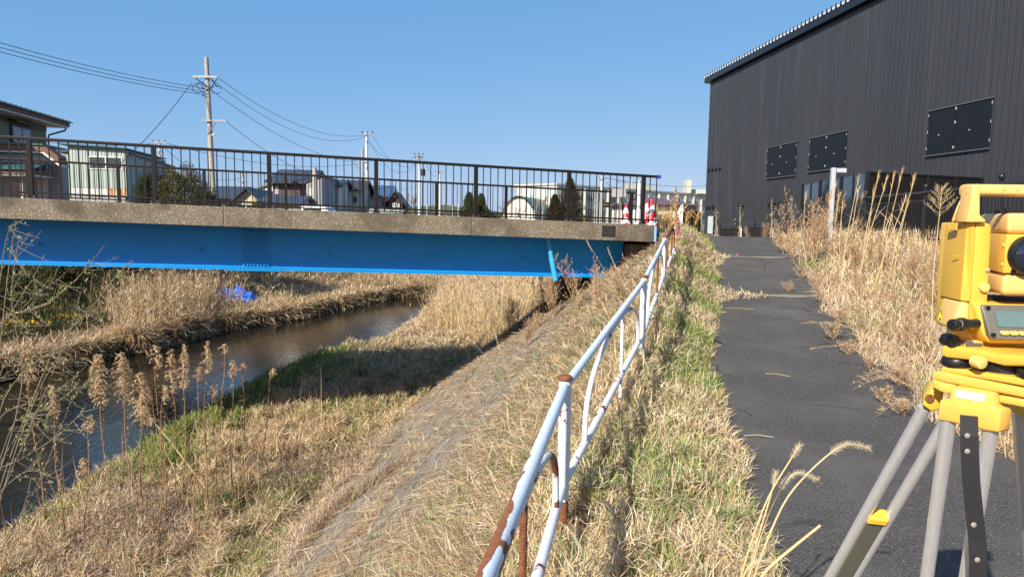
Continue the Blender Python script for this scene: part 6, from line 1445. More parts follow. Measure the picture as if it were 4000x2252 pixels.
house("dark brown gabled house with three white framed windows", 1515, 1572, 70, 785, 750, 9, 'g', "dark_brown_wall", "brown_roof", a=.1, apex=1546, wins=[(1537, 762, 1549, 771), (1534, 792, 1549, 809), (1554, 795, 1564, 809)], over=.5)
house("low white shed with green edged roof at the deck line", 1440, 1565, 60, 830, 822, 4, 'x', "white_siding", mat("pale_green_roof", (.35, .42, .33), rough=.6), a=.1, over=.2, cat="shed", name="shed")
house("white gabled house between the bungalow and the dark brown house", 985, 1068, 66, 745, 718, 8, 's', "white_siding", mat("moss_green_trim", (.16, .22, .12), rough=.6), a=.1, over=.2)

# white van half hidden behind the deck
v = T(1232, 820, 34); van = empty("parked_van", (v.x, v.y + .9, -.55), "white van parked behind the bridge deck, only its roof showing", "van")
x0, x1 = T(1176, 820, 34).x, T(1292, 820, 34).x; zt_ = T(1232, 806, 34).z
q = MB(); prof = [(x0, -.35), (x1 + .05, -.35), (x1 + .08, -.05), (x1 - .02, .05), (x1 - .22, zt_ - .06), (x1 - .42, zt_), (x0 + .04, zt_), (x0, zt_ - .05)]
q.prism([(a, 34, max(b_, -.35) if i < 2 else b_) for i, (a, b_) in enumerate(prof)], (0, 1.6, 0)); q.build("body", mat("van_white", (.78, .79, .80), rough=.25, coat=.5), van, bevel=.03, smooth=True)
q = MB(); q.prism([(x0 + .12, 33.985, zt_ - .32), (x1 - .42, 33.985, zt_ - .32), (x1 - .5, 33.985, zt_ - .1), (x0 + .12, 33.985, zt_ - .1)], (0, .01, 0)); q.build("window", "window_glass", van)
for xx in (x0 + .3, x1 - .35):
    q = MB(); q.lathe((xx, 33.98, -.42), [(.24, 0), (.25, .02), (.25, .16), (.24, .18)], axis=(0, 1, 0), seg=20); wo = q.build("wheel", "black_rubber", van, smooth=True); q = MB(); q.lathe((xx, 33.975, -.42), [(.14, 0), (.13, .01)], axis=(0, 1, 0), seg=16); q.build("hub_cap", "galv", wo)


# school: receding three-storey block
A_ = np.array(at(2175, 722, Y=146)); Bp = np.array(at(2745, 762, Y=192)); zt_ = float(A_[2]); dS = Vector((Bp[0] - A_[0], Bp[1] - A_[1], 0)); LS = dS.length; dS.normalize(); nS = Vector((dS.y, -dS.x, 0)); O_ = Vector((A_[0], A_[1], 0))
school = empty("school_building", O_ + dS * 30, "long pale three storey school with rows of white framed windows", "school")
mat("school_wall", (.50, .53, .50), (.44, .47, .44), scale=.3, rough=.8); mat("school_glass", (.03, .05, .055), (.12, .17, .17), scale=.6, rough=.4, spec=.3)
mat("school_cream", (.46, .45, .38), rough=.8)
def SP(u, v, z): return O_ + dS * u + nS * v + Vector((0, 0, z))
q = MB(); q.prism([SP(0, 0, -3), SP(LS + 6, 0, -3), SP(LS + 6, 0, zt_), SP(0, 0, zt_)], nS * -12); q.build("wall", "school_wall", school)
q = MB(); q.prism([SP(-.3, .3, zt_), SP(LS + 6, .3, zt_), SP(LS + 6, .3, zt_ + .35), SP(-.3, .3, zt_ + .35)], nS * -12.6); q.build("parapet", "school_cream", school)
FL = 3.45
for i in range(0, int(LS // 4.4) + 1):
    u = 1.2 + i * 4.4
    for k in range(3):
        z0 = zt_ - 3.2 - k * FL
        if z0 < -1.8: continue
        q = MB(); w_ = 3.4
        for a, b_, c, d_ in ((u, u + w_, z0, z0 + .09), (u, u + w_, z0 + 1.9, z0 + 2.0), (u, u + w_, z0 + 1.35, z0 + 1.42)): q.prism([SP(a, .003, c), SP(b_, .003, c), SP(b_, .003, d_), SP(a, .003, d_)], nS * .12)
        for m2 in range(5): uu = u + (w_ - .1) * m2 / 4; q.prism([SP(uu, .003, z0 + .09), SP(uu + .1, .003, z0 + .09), SP(uu + .1, .003, z0 + 1.9), SP(uu, .003, z0 + 1.9)], nS * .10)
        wo = q.build("window", "frame_white", school); q = MB(); q.prism([SP(u + .03, .002, z0 + .03), SP(u + w_ - .03, .002, z0 + .03), SP(u + w_ - .03, .002, z0 + 1.97), SP(u + .03, .002, z0 + 1.97)], nS * .04); q.build("pane", "school_glass", wo)
    q = MB(); q.prism([SP(u + 3.62, .003, -3), SP(u + 4.0, .003, -3), SP(u + 4.0, .003, zt_ - .4), SP(u + 3.62, .003, zt_ - .4)], nS * .6); q.build("pilaster", "school_cream", school)
def PX(px, py, Y): return at(px, py, Y=Y)
a, b_ = PX(2452, 745, 172), PX(2556, 727, 176); q = MB(); q.prism([(a[0], 172, zt_ + .36), (b_[0], 176, zt_ + .36), (b_[0], 176, b_[2]), (a[0], 172, b_[2] + .2)], (0, 8, 0)); q.build("roof_block", "school_cream", school)
a, b_ = PX(2681, 760, 186), PX(2702, 702, 186); q = MB(); q.prism([(a[0], 186, zt_ + .36), (b_[0], 186, zt_ + .36), (b_[0], 186, b_[2]), (a[0], 186, b_[2])], (0, 4, 0)); q.build("chimney", "school_cream", school)
a, b_ = PX(2704, 760, 189), PX(2760, 740, 189); q = MB(); q.prism([(a[0], 189, zt_ + .36), (b_[0], 189, zt_ + .36), (b_[0], 189, b_[2]), (a[0], 189, b_[2])], (0, 6, 0)); q.build("roof_block", "school_cream", school)
a, b_ = PX(2460, 740, 168), PX(2467, 703, 168); q = MB(); q.prism([(a[0], 168, zt_ + .36), (b_[0], 168, zt_ + .36), (b_[0], 168, b_[2]), (a[0], 168, b_[2])], (0, .5, 0)); q.build("flue", "school_cream", school)
# house with hip roof before the school
fr = Frame(2555, 62, .35); root = empty("hip_roof_house", fr.p(4, 4, GZ), "cream house with low maroon hip roof standing before the school", "house"); u1 = fr.u(2720); ze = fr.z(2600, 800)
q = MB(); fr.box(q, 0, u1, 0, 8, -1, ze); q.build("wall", "white_siding", root)
q = MB(); o = .5; z0 = ze + .003; zr = ze + .75; a = [fr.p(-o, -o, z0), fr.p(u1 + o, -o, z0), fr.p(u1 + o, 8 + o, z0), fr.p(-o, 8 + o, z0)]; r1, r2 = fr.p(u1 * .4, 4, zr), fr.p(u1 * .6, 4, zr); q.add(a + [r1, r2], [(0, 1, 5, 4), (1, 2, 5), (2, 3, 4, 5), (3, 0, 4), (3, 2, 1, 0)]); q.build("roof", mat("maroon_roof", (.14, .075, .085), rough=.6), root)
win(fr, root, 2603, 810, 2640, 827); 
# gym with arched roof
gx0, gx1 = PX(1948, 860, 130)[0], PX(2098, 860, 130)[0]; cxg = (gx0 + gx1) / 2 ; zt2 = PX(2018, 768, 130)[2]; root = empty("gymnasium", (cxg, 140, -1), "arched gymnasium with white end wall and long green roof", "gymnasium")
K = 20; arc = [(gx0 + (gx1 - gx0) * k / K, -1.0 + (zt2 + 1.0) * (sin(pi * k / K) ** .62)) for k in range(K + 1)]
q = MB(); q.prism([(x, 130 - (x - gx0) * .15, z) for x, z in arc], (0, .6, 0)); q.build("end_wall", mat("gym_white", (.66, .63, .55), rough=.8), root)
q = MB(); V_ = []; 
for x, z in arc: V_ += [(x, 130.0 - (x - gx0) * .15 - .4, z + .15), (x + 14, 190, z + .15)]
q.add(V_, [(2 * k, 2 * k + 1, 2 * k + 3, 2 * k + 2) for k in range(K)]); q.add([(a, b_, c - .25) for a, b_, c in V_], [(2 * k + 2, 2 * k + 3, 2 * k + 1, 2 * k) for k in range(K)]); q.build("roof", mat("gym_green", (.06, .20, .15), (.07, .23, .17), scale=.5, rough=.5), root, fix=False)

# ---- trees
def conifer(px, pyt, Y, rad_px, label, seed, cols, name="conifer", grp="conifers beyond the bridge"):
    rg = np.random.default_rng(seed); top = at(px, pyt, Y=Y); R_ = rad_px / F * Y; z0 = GZ - .3; h = top[2] - z0; base = np.array([top[0], Y, z0]); root = empty(name, base, label, "tree", grp)
    s = MB(); s.tube([base, base + np.array([0, 0, h * .96])], [.16 + .02 * h / 5, .02], 7); s.build("trunk", "bark", root)
    r = RB(); n = 15000; f = rg.random(n) ** .75; a = rg.uniform(0, 2 * pi, n); lay = .78 + .22 * np.sin(f * h * 5.2 + np.sin(a * 3 + seed)) ; rr = (f ** .8) * R_ * lay * np.sqrt(rg.uniform(.15, 1, n)) * (1 + .22 * np.sin(a * 5 + f * 9 + seed)); zz = h * (1 - f * .97) + .0
    P = base + np.stack([np.cos(a) * rr, np.sin(a) * rr, zz - rr * .25], 1); r.blades(P, a + rg.normal(0, .5, n), rg.uniform(.7, 1.9, n), rg.uniform(.10, .28, n) * max(1, Y / 60), np.full(n, .055 * max(1, Y / 60)), rg.uniform(-.2, .7, n), np.array(cols)[rg.integers(0, len(cols), n)] * rg.uniform(.6, 1.3, (n, 1)), K=3); r.build("crown", "grass_blades", root)


mat("bark", (.16, .11, .08), (.10, .07, .05), scale=8, rough=.9, bump=.5, bscale=20)
CG = [(.11, .17, .04), (.16, .21, .06), (.07, .12, .03), (.21, .22, .08)]
conifer(1833, 752, 62, 62, "dark green conifer, taller of the pair behind the railing", 1, CG)
conifer(1880, 757, 64, 56, "dark green conifer, right one of the pair behind the railing", 2, CG)
conifer(2228, 694, 70, 92, "tall olive conifer in front of the school", 3, [(.16, .14, .04), (.12, .11, .03), (.22, .17, .06), (.08, .085, .02)])
conifer(2168, 760, 68, 60, "shorter olive conifer leaning against the taller one", 4, [(.11, .10, .03), (.08, .08, .02), (.15, .12, .045)])


def bush(px0, px1, pyt, Y, label, seed, cols, name="garden_bush", depth=1.4, n=16000):
    rg = np.random.default_rng(seed); a, b_ = at(px0, pyt, Y=Y), at(px1, pyt, Y=Y); z0 = GZ - .2; c = np.array([(a[0] + b_[0]) / 2, Y, z0]); W2 = (b_[0] - a[0]) / 2; h = a[2] - z0; root = empty(name, c, label, "bush")
    s = MB()
    for k in range(6): x = rg.uniform(-.6, .6) * W2; s.tube([c + np.array([x * .5, 0, 0]), c + np.array([x, rg.uniform(-.3, .3), h * .8])], [.05, .015], 5)
    s.build("trunk", "bark", root); u = rg.normal(0, 1, (n, 3)); u /= np.linalg.norm(u, axis=1)[:, None]; rad = rg.uniform(.55, 1.0, n); bump = 1 + .22 * np.sin(u[:, 0] * 7 + seed) * np.cos(u[:, 2] * 6 + 2 * u[:, 1])
    P = c + np.stack([u[:, 0] * W2 * rad * bump, u[:, 1] * depth * rad * bump, h * .5 + u[:, 2] * h * .52 * rad * bump], 1); keep = np.sin(P[:, 0] * 5.3 + seed) * np.cos(P[:, 2] * 6.1) > -.75; P = P[keep]; n = len(P)
    r = RB(); r.blades(P, rg.uniform(0, 6.28, n), rg.uniform(.1, 2.2, n), rg.uniform(.05, .14, n), np.full(n, .05), rg.uniform(-.4, .8, n), np.array(cols)[rg.integers(0, len(cols), n)] * rg.uniform(.6, 1.35, (n, 1)), K=3); r.build("crown", "grass_blades", root)


bush(545, 640, 672, 36, "dark evergreen shrub by the green workshop wall", 5, [(.03, .05, .015), (.05, .07, .02)])
bush(610, 800, 650, 35, "broad olive garden bush left of the tall pole", 6, [(.08, .085, .02), (.13, .12, .03), (.045, .055, .012), (.17, .12, .04)])
bush(760, 835, 735, 34.5, "low dark shrub at the foot of the tall pole", 7, [(.03, .05, .015), (.06, .07, .02)], n=7000)
bush(985, 1030, 785, 45, "small clipped shrub beside the bungalow", 8, [(.08, .09, .03), (.12, .13, .04)], n=5000)
bush(1880, 1960, 832, 66, "low green hedge under the pair of conifers", 9, CG, n=5000)


def bare_tree(px, pyt, Y, label, seed, spread=.5, col="bark_pale"):
    rg = random.Random(seed); top = at(px, pyt, Y=Y); z0 = GZ - .2; h = top[2] - z0; root = empty("bare_tree", (top[0], Y, z0), label, "tree"); s = MB(); c = MB()
    def grow(p, d, L_, r, lv, tgt):
        e = p + d * L_; tgt.tube([p, p.lerp(e, .5) + Vector((rg.uniform(-.03, .03), 0, 0)) * L_, e], [r, r * .8, r * .6], 5 if lv < 2 else 4, caps=False)
        if lv >= 4: return
        for k in range(3 if lv < 3 else 4):
            a = rg.uniform(0, 6.28); sp_ = rg.uniform(.3, .8) * spread * 1.6; nd = (d + Vector((cos(a) * sp_, sin(a) * sp_, rg.uniform(.0, .35)))).normalized(); grow(p.lerp(e, rg.uniform(.45, 1)), nd, L_ * rg.uniform(.55, .8), max(r * .55, .018), lv + 1, c)
    P = Vector((top[0], Y, z0)); grow(P, Vector((0, 0, 1)), h * .42, .06 + h * .012, 0, s); s.build("trunk", col, root); c.build("branches", col, root)


mat("bark_pale", (.36, .29, .22), rough=.9)
bare_tree(1612, 740, 85, "pale leafless tree between the gabled house and the sports nets", 1, .35)
bare_tree(1965, 765, 100, "small leafless tree left of the gymnasium", 2, .8)
bare_tree(2035, 790, 95, "spreading leafless cherry before the gymnasium wall", 3, 1.0)
bare_tree(2090, 755, 105, "slender leafless birch beside the gymnasium roof", 4, .3)
bare_tree(2120, 750, 108, "second slender birch beside the gymnasium roof", 6, .3)

# young staked saplings along the warehouse
for i, (px_, pyt, Y, lb) in enumerate([(2797, 815, 37, "leafy staked sapling beside the frosted door"), (2890, 800, 33.5, "staked sapling with a forked bare top"), (3015, 775, 29.5, "tall staked sapling by the round vents")]):
    top = np.array(at(px_, pyt, Y=Y)); base = np.array([top[0], Y, -1.0]); rt = empty("staked_sapling", base, lb, "sapling", "saplings along the warehouse"); s = MB(); s.tube([base, base * .5 + top * .5 + np.array([.06, 0, 0]), top], [.03, .022, .008], 6); s.tube([base * .4 + top * .6, base * .25 + top * .75 + np.array([.22, 0, .1])], [.014, .006], 5); s.build("trunk", "bark_pale", rt)
    s = MB(); s.tube([base + np.array([.12, -.05, -.1]), base + np.array([.10, -.05, .75])], .03, 6); s.build("stake", "frame_white" if i else "bark_pale", rt)
    r = RB(); m_ = 60; f = RNG.random(m_); P = base + (top - base) * (.2 + .7 * f[:, None]) + RNG.normal(0, .10, (m_, 3)); r.blades(P, U(0, 6.28, m_), U(.3, 1.8, m_), U(.06, .12, m_), np.full(m_, .05), U(-.3, .8, m_), pal(m_, [(.42, .34, .08), (.34, .30, .09)]), K=3); r.build("leaves", "grass_blades", rt)

# ---- poles and wires
def pole(px, pyt, Y, r, label, arms=(), matn="pole_pale", steps=False, name="utility_pole", lean=0.0, trafo=False, insul=True):
    top = at(px, pyt, Y=Y); base = Vector((top[0] + lean, Y, GZ - .3)); rt = empty(name, base, label, "utility pole"); s = MB(); s.tube([base, Vector(top)], [r * 1.15, r * .78], 14); po = s.build("pole", matn, rt, smooth=True)
    for (zpx, l_, r_, th) in arms:
        z = at(px, zpx, Y=Y)[2]; x = top[0] + (top[2] - z) * 0; x0_, x1_ = at(l_, zpx, Y=Y)[0], at(r_, zpx, Y=Y)[0]; s = MB(); s.box(((x0_ + x1_) / 2, Y - r - .05, z), (abs(x1_ - x0_), .09, th)); s.tube([(x, Y - r, z - .9), ((x + x1_) / 2, Y - r - .05, z - .05)], .025, 5); am = s.build("crossarm", "galv", rt)
        if insul:
            n_ = 3
            for k in range(n_):
                xx = x0_ + (x1_ - x0_) * (k + .15) / (n_ - .7); s = MB(); s.lathe((xx, Y - r - .05, z + th / 2), [(.03, 0), (.03, .06), (.09, .07), (.07, .13), (.09, .14), (.06, .22), (.02, .24)], seg=8); s.build("insulator", "cable_black", am)
    if trafo:
        s = MB(); z = at(px, trafo, Y=Y)[2]; s.lathe((top[0] + .5, Y - .1, z - .5), [(.02, 0), (.3, .02), (.3, .8), (.25, .9), (.02, .92)], seg=12); s.build("transformer", "cable_black", rt, smooth=True)
    if steps:
        s = MB(); z = 1.0; k = 0
        while z < top[2] - 3: s.box((top[0] + ((-1) ** k) * (r + .1), Y, z), (.26, .03, .03)); z += .48; k += 1
        s.build("climbing_rungs", "galv", rt)
        s = MB(); s.tube([(top[0] + r + .03, Y - .05, .3), (top[0] + r * .85 + .03, Y - .05, top[2] - 3.2)], .03, 5); s.build("riser_cable", "cable_black", rt)
    return rt, Vector(top)


YP = 46
mp_, ptop = pole(806, 225, YP, .17, "tall weathered concrete pole with two crossarms and climbing rungs", arms=[(303, 760, 855, .12), (473, 797, 890, .12)], matn="pole_concrete", steps=True, lean=.22, insul=False)
s = MB(); a = T(826, 530, YP); s.tube([a, T(842, 522, YP - .4)], .05, 8); s.build("lamp_tube", mat("lamp_white", (.85, .85, .82), rough=.4), mp_)
s = MB()
for c_, r_ in ((T(772, 345, YP - .25), .28), (T(785, 335, YP - .25), .22), (T(845, 350, YP - .2), .25)): s.tube([c_ + Vector((cos(t) * r_ * 1.3, 0, sin(t) * r_)) for t in np.linspace(0, 5.5, 16)], .022, 4)
for a_, b__ in (((765, 305), (806, 340)), ((848, 308), (818, 350)), ((820, 305), (850, 340)), ((792, 345), (806, 352)), ((790, 360), (806, 366)), ((790, 372), (806, 378))): s.tube([T(*a_, YP - .2), T(*b__, YP - .2)], .035, 5)
s.build("jumper_cables", "cable_black", mp_)
pole(1432, 518, 75, .17, "pale slim pole with one crossarm, taller of the paired poles", arms=[(525, 1413, 1460, .1), (633, 1385, 1440, .1)])
pole(1415, 580, 73, .17, "shorter blunt concrete pole of the pair", matn="pole_concrete", name="concrete_pole")
pole(1638, 605, 90, .17, "distant pole carrying a dark transformer", arms=[(607, 1618, 1655, .1), (620, 1622, 1650, .1)], trafo=672)
pole(1718, 672, 120, .17, "small far pole right of the transformer pole", arms=[(675, 1700, 1730, .12)])
pole(1229, 655, 50, .2, "stout light grey post before the dark brown house", name="concrete_post", matn="pole_concrete")
pole(622, 552, 90, .18, "distant pole with four insulators above the garden bush", arms=[(556, 598, 652, .12), (600, 610, 640, .1)])
pole(951, 678, 120, .2, "far pole above the bungalow roof", arms=[(682, 930, 968, .14), (715, 930, 968, .12)])
pole(2351, 688, 110, .2, "pole with dark insulators standing before the school", arms=[(700, 2340, 2368, .14)])
pole(2438, 712, 120, .2, "far pole with drooping fittings over the school roof", arms=[(712, 2412, 2446, .16)])
pole(1480, 760, 130, .15, "tiny far pole behind the solar roofed house", arms=[(765, 1472, 1500, .14)])


def wire(P0, P1, sag, label, r=.017, name="power_line", n=26, grp="wires on the tall pole"):
    P0, P1 = Vector(P0), Vector(P1); s = MB(); s.tube([P0.lerp(P1, k / n) - Vector((0, 0, sag * 4 * (k / n) * (1 - k / n))) for k in range(n + 1)], r, 5); return tag(s.build(name, "cable_black", smooth=True), label, "wire", grp)


wire(T(-420, 42, 30), T(800, 345, YP), .35, "topmost of the three cables running left from the tall pole")
wire(T(-420, 62, 30), T(800, 358, YP), .35, "middle of the three cables running left from the tall pole")
wire(T(-420, 82, 30), T(800, 370, YP), .35, "lowest of the three cables running left from the tall pole")
wire(T(750, 322, YP), T(470, 640, 38), .25, "single cable dropping steeply from the tall pole to the left", r=.02)
wire(T(852, 305, YP), T(1418, 528, 75), 1.3, "upper of the three wires running right to the paired poles")
wire(T(825, 308, YP), T(1440, 530, 75), 1.9, "middle thin wire running right to the paired poles", r=.016)
wire(T(815, 345, YP), T(1385, 632, 73), 1.0, "lower of the three wires running right to the paired poles")
wire(T(886, 476, YP), T(1270, 700, 57), .5, "wire from the lower crossarm down towards the dark roofed house")
wire(T(1418, 526, 75), T(1622, 612, 90), 1.6, "upper wire between the slim pole and the transformer pole", grp="wires between the far poles")
wire(T(1456, 530, 75), T(1652, 612, 90), 2.2, "lower wire between the slim pole and the transformer pole", grp="wires between the far poles")
wire(T(1436, 540, 75), T(1640, 622, 90), 2.6, "slackest wire between the slim pole and the transformer pole", grp="wires between the far poles")
wire(T(1655, 612, 90), T(1712, 680, 120), 1.2, "wire between the transformer pole and the small far pole", grp="wires between the far poles")
wire(T(1385, 640, 73), T(1640, 720, 90), 1.5, "low wire over the solar roofed house", grp="wires between the far poles")
wire(T(600, 560, 90), T(-300, 470, 60), 1.0, "thin wire above the workshop roof", r=.02, grp="wires left of the bush")
wire(T(640, 575, 90), T(951, 690, 120), 2.0, "thin wire crossing behind the tall pole", r=.03, grp="wires left of the bush")
wire(T(652, 560, 90), T(1400, 640, 130), 1.5, "long faint wire towards the paired poles", r=.03, grp="wires left of the bush")
wire(T(2366, 695, 110), T(2790, 722, 170), .8, "wire over the school roof to the right", r=.035, grp="wires over the school")
wire(T(2366, 712, 110), T(2440, 722, 120), .6, "short wire between the two school poles", r=.03, grp="wires over the school")

# ---- things at the bridge end
Bf = lambda s, n, z: B(s, n, z)
c = T(2417, 754, 19.3); sg_ = empty("blank_sign", (c.x, c.y, -.3), "blank light grey sign panel fixed on posts at the far railing", "sign")
q = MB(); w2, h2 = .21, .115; q.box((c.x, c.y - .05, c.z), (w2 * 2, .012, h2 * 2), (Vector((bc, bs_, 0)), Vector((-bs_, bc, 0)), Vector((0, 0, 1)))); q.build("panel", mat("sign_grey", (.40, .41, .42), rough=.5), sg_, bevel=.003)
for sx in (-.06, .05):
    q = MB(); q.tube([(c.x + sx, c.y, -.35), (c.x + sx, c.y, c.z + .1)], .014, 8); q.build("post", "galv", sg_)
q = MB()
for sx in (-1, 1):
    for sz in (-1, 1): q.lathe((c.x + sx * .18, c.y - .058, c.z + sz * .09), [(.012, 0), (.010, .008)], axis=(0, -1, 0), seg=8)
q.build("bolts", "galv", sg_)
# bridge nameplate with three brass characters
c = T(2372, 800, 19.6); ex = Vector((bc, bs_, 0)); ez = Vector((0, 0, 1)); eyv = Vector((-bs_, bc, 0)); npl = empty("bridge_nameplate", (c.x, c.y, c.z - .1), "black nameplate with three brass coloured characters on the far railing", "nameplate")
q = MB(); q.box(c, (.30, .02, .155), (ex, eyv, ez)); q.build("plate", "black_trim", npl, bevel=.002)
mat("brass", (.42, .26, .12), rough=.45, metal=.3)
GL = {0: [((.3, 0), (.3, 1)), ((.05, .72), (.52, .72)), ((.3, .6), (.05, .3)), ((.33, .55), (.5, .4)), ((.6, .05), (.6, .97)), ((.6, .95), (.93, .95)), ((.93, .95), (.93, .55)), ((.6, .75), (.93, .75)), ((.6, .55), (.93, .55)), ((.6, .5), (.98, .05)), ((.95, .42), (.75, .28)), ((.6, .05), (.75, .15))],
      1: [((.5, 1), (.5, .85)), ((.05, .82), (.95, .82)), ((.5, .82), (.5, 0)), ((.2, .6), (.2, .15)), ((.2, .6), (.8, .6)), ((.8, .6), (.8, .18)), ((.8, .18), (.7, .22))],
      2: [((.2, 0), (.2, 1)), ((.02, .72), (.4, .72)), ((.2, .6), (.03, .3)), ((.22, .55), (.38, .4)), ((.5, .97), (.95, .92)), ((.45, .82), (.98, .82)), ((.7, .92), (.5, .68)), ((.72, .85), (.95, .68)), ((.58, .65), (.85, .65)), ((.58, .52), (.85, .52)), ((.58, .65), (.58, .52)), ((.85, .65), (.85, .52)), ((.48, .42), (.95, .42)), ((.48, .42), (.48, 0)), ((.95, .42), (.95, 0)), ((.6, .28), (.82, .28)), ((.6, .1), (.82, .1)), ((.6, .28), (.6, .1)), ((.82, .28), (.82, .1))]}
for gi, segs in GL.items():
    q = MB(); o = c - eyv * .0115 + ex * (-.135 + gi * .096) + ez * -.045; s_ = .078
    for (a0, b0), (a1, b1) in segs:
        A__, B__ = o + ex * (a0 * s_) + ez * (b0 * .09), o + ex * (a1 * s_) + ez * (b1 * .09); d_ = (B__ - A__); nn = eyv.cross(d_).normalized() * .0028
        q.prism([A__ - nn, B__ - nn, B__ + nn, A__ + nn], -eyv * .003)
    q.build("character", "brass", npl)


def cone(px, pyt, pyb, Y, label, tape=True, diag=False):
    b_ = T(px, pyb, Y); t_ = T(px, pyt, Y); h = t_.z - b_.z; rt = empty("traffic_cone", b_, label, "traffic cone", "striped cones at the bridge end"); r0 = h * .245
    q = MB(); q.box(b_ + Vector((0, 0, .018)), (r0 * 2.45, r0 * 2.45, .034)); q.build("base", "cone_red" if not diag else "black_rubber", rt, bevel=.006)
    q = MB(); q.lathe(b_ + Vector((0, 0, .035)), [(r0 * 1.02, 0), (r0, .01), (r0 * .24, h - .05), (r0 * .16, h - .035)], seg=28); body = q.build("cone_body", "cone_stripe_diag" if diag else "cone_stripe", rt, smooth=True)


def stripes(name, freq, diag, ph=0.0, thr=.5):
    m = mat(name, (.62, .02, .02), rough=.35); N = m.node_tree.nodes; L = m.node_tree.links; b = N["Principled BSDF"]; tc = N.new("ShaderNodeTexCoord"); sp_ = N.new("ShaderNodeSeparateXYZ"); L.new(tc.outputs["Object"], sp_.inputs[0])
    ax = N.new("ShaderNodeMath"); ax.operation = 'MULTIPLY'; ax.inputs[1].default_value = diag
    if name.endswith("diag"): L.new(sp_.outputs[0], ax.inputs[0])
    else: ab_ = N.new("ShaderNodeMath"); ab_.operation = 'ABSOLUTE'; L.new(sp_.outputs[0], ab_.inputs[0]); L.new(ab_.outputs[0], ax.inputs[0])
    ad = N.new("ShaderNodeMath"); ad.operation = 'ADD'; L.new(sp_.outputs[2], ad.inputs[0]); L.new(ax.outputs[0], ad.inputs[1])
    mu = N.new("ShaderNodeMath"); mu.operation = 'MULTIPLY_ADD'; mu.inputs[1].default_value = freq; mu.inputs[2].default_value = ph; L.new(ad.outputs[0], mu.inputs[0]); frc = N.new("ShaderNodeMath"); frc.operation = 'FRACT'; L.new(mu.outputs[0], frc.inputs[0]); gt = N.new("ShaderNodeMath"); gt.operation = 'GREATER_THAN'; gt.inputs[1].default_value = thr; L.new(frc.outputs[0], gt.inputs[0])
    mx = N.new("ShaderNodeMix"); mx.data_type = 'RGBA'; L.new(gt.outputs[0], mx.inputs[0]); mx.inputs[6].default_value = (.62, .02, .025, 1); mx.inputs[7].default_value = (.80, .80, .82, 1); L.new(mx.outputs[2], b.inputs["Base Color"])


mat("cone_red", (.60, .02, .02), rough=.4)
stripes("cone_stripe", 4.2, .5, .1); stripes("cone_stripe_diag", 3.1, -.75, .15)
cone(2443, 802, 882, 17.2, "small red and white cone with chevron bands behind the railing")
cone(2541, 778, 905, 15.9, "big red and white cone with slanting bands standing past the railing end", diag=True)
cone(2521, 788, 890, 17.0, "cone half hidden behind the railing end post", diag=True)
# white guide post with rings
P = T(2492, 880, 17.4); rt = empty("guide_post", P, "white ringed plastic guide post between the cones", "post"); zt_ = T(2492, 705, 17.4).z
q = MB(); q.tube([P, Vector((P.x, P.y, zt_))], .042, 16); q.build("post", "frame_white", rt, smooth=True)
for zz in (.05, .40, .70): z = zt_ - zz * .95; q = MB(); q.tube([(P.x, P.y, z), (P.x, P.y, z + .03)], .047, 16); q.build("ring", "galv", rt, smooth=True)
# brown board fences and white signpost by the warehouse foot
for i, (p0, p1, y0, y1, t0, t1, lb, m_) in enumerate([(2552, 2625, 27, 22.5, 842, 832, "slatted dark brown board fence behind the golden tuft", "slat_dark"), (2660, 2738, 30, 36, 824, 826, "rust brown panel fence beside the warehouse corner", "slat_brown")]):
    mat(m_, (.045, .035, .028) if i == 0 else (.075, .045, .030), rough=.7)
    a, b_ = T(p0, t0, y0), T(p1, t1, y1); rt = empty("board_fence", (a.x, a.y, -.6), lb, "fence"); n_ = 14 if i == 0 else 5
    for k in range(n_):
        c0, c1 = a.lerp(b_, (k + .06) / n_), a.lerp(b_, (k + .94) / n_); q = MB(); nn = Vector(((b_ - a).y, -(b_ - a).x, 0)).normalized() * .03; q.prism([Vector((c0.x, c0.y, -1)), Vector((c1.x, c1.y, -1)), c1, c0], nn); q.build("board", m_, rt)
    q = MB(); nn = Vector(((b_ - a).y, -(b_ - a).x, 0)).normalized() * .02; q.prism([Vector((a.x, a.y, -.3)) - nn * 1.1, Vector((b_.x, b_.y, -.3)) - nn * 1.1, Vector((b_.x, b_.y, -.2)) - nn * 1.1, Vector((a.x, a.y, -.2)) - nn * 1.1], nn); q.build("cross_rail", m_, rt)
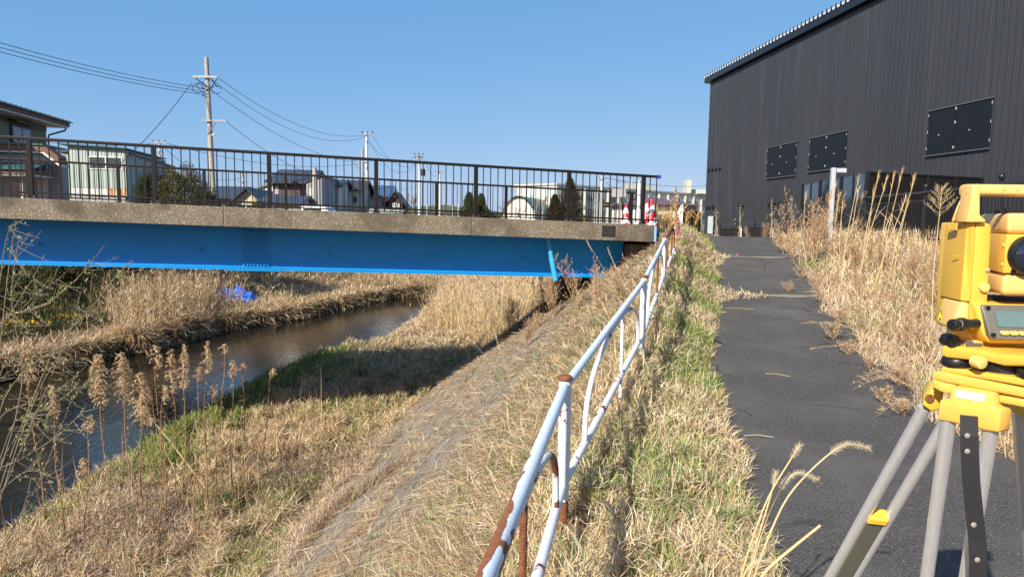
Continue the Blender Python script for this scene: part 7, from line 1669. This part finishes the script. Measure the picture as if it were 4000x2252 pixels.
P = T(2662, 905, 17.5); rt = empty("sign_post", (P.x, P.y, -.5), "slim white signpost with a narrow panel seen nearly edge on", "sign"); q = MB(); zt_ = T(2662, 798, 17.5).z; q.tube([(P.x, P.y, -.6), (P.x, P.y, zt_)], .022, 10); q.build("post", "frame_white", rt, smooth=True)
q = MB(); q.prism([T(2643, 835, 17.5), T(2660, 800, 17.5), T(2660, 862, 17.5), T(2646, 870, 17.5)], (0, .02, 0)); q.build("panel", mat("panel_pale_blue", (.60, .68, .75), rough=.4), rt)
# hills and far wood line
def ridge(name, Y, pts, m_):
    q = MB(); V_ = []; rg = np.random.default_rng(5)
    xs = np.linspace(pts[0][0], pts[-1][0], 160); zs = np.interp(xs, [p[0] for p in pts], [p[1] for p in pts])
    top = [np.array(at(x, z + rg.uniform(-1, 1) * (1.2 if Y < 900 else .4), Y=Y)) for x, z in zip(xs, zs)]
    for t in top: V_ += [(t[0], Y, -2), (t[0], Y, t[2]), (t[0], Y + Y * .12, -2)]
    q.add(V_, [(3 * k, 3 * k + 3, 3 * k + 4, 3 * k + 1) for k in range(159)] + [(3 * k + 1, 3 * k + 4, 3 * k + 5, 3 * k + 2) for k in range(159)]); return tag(q.build(name, m_, fix=False, smooth=True), kind="structure")


ridge("hill", 1500, [(480, 815), (600, 690), (640, 665), (700, 668), (760, 690), (820, 735), (900, 755), (1010, 780), (1100, 815)], mat("hazy_hill_wood", (.16, .20, .25), (.13, .17, .20), scale=.02, rough=1))  # haze of distance put into the hill's colour as blue-grey
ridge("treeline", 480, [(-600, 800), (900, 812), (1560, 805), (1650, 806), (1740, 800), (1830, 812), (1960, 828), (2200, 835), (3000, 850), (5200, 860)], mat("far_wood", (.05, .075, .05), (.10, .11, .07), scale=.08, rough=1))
# sports-ground posts
for i, px_ in enumerate([1668, 1692, 1745, 1768, 1790]):
    pole(px_, 798 + 4 * (i % 2), 150, .12, ["first", "second", "third", "fourth", "last"][i] + " net post from the transformer pole along the sports ground", name="net_post", insul=False)
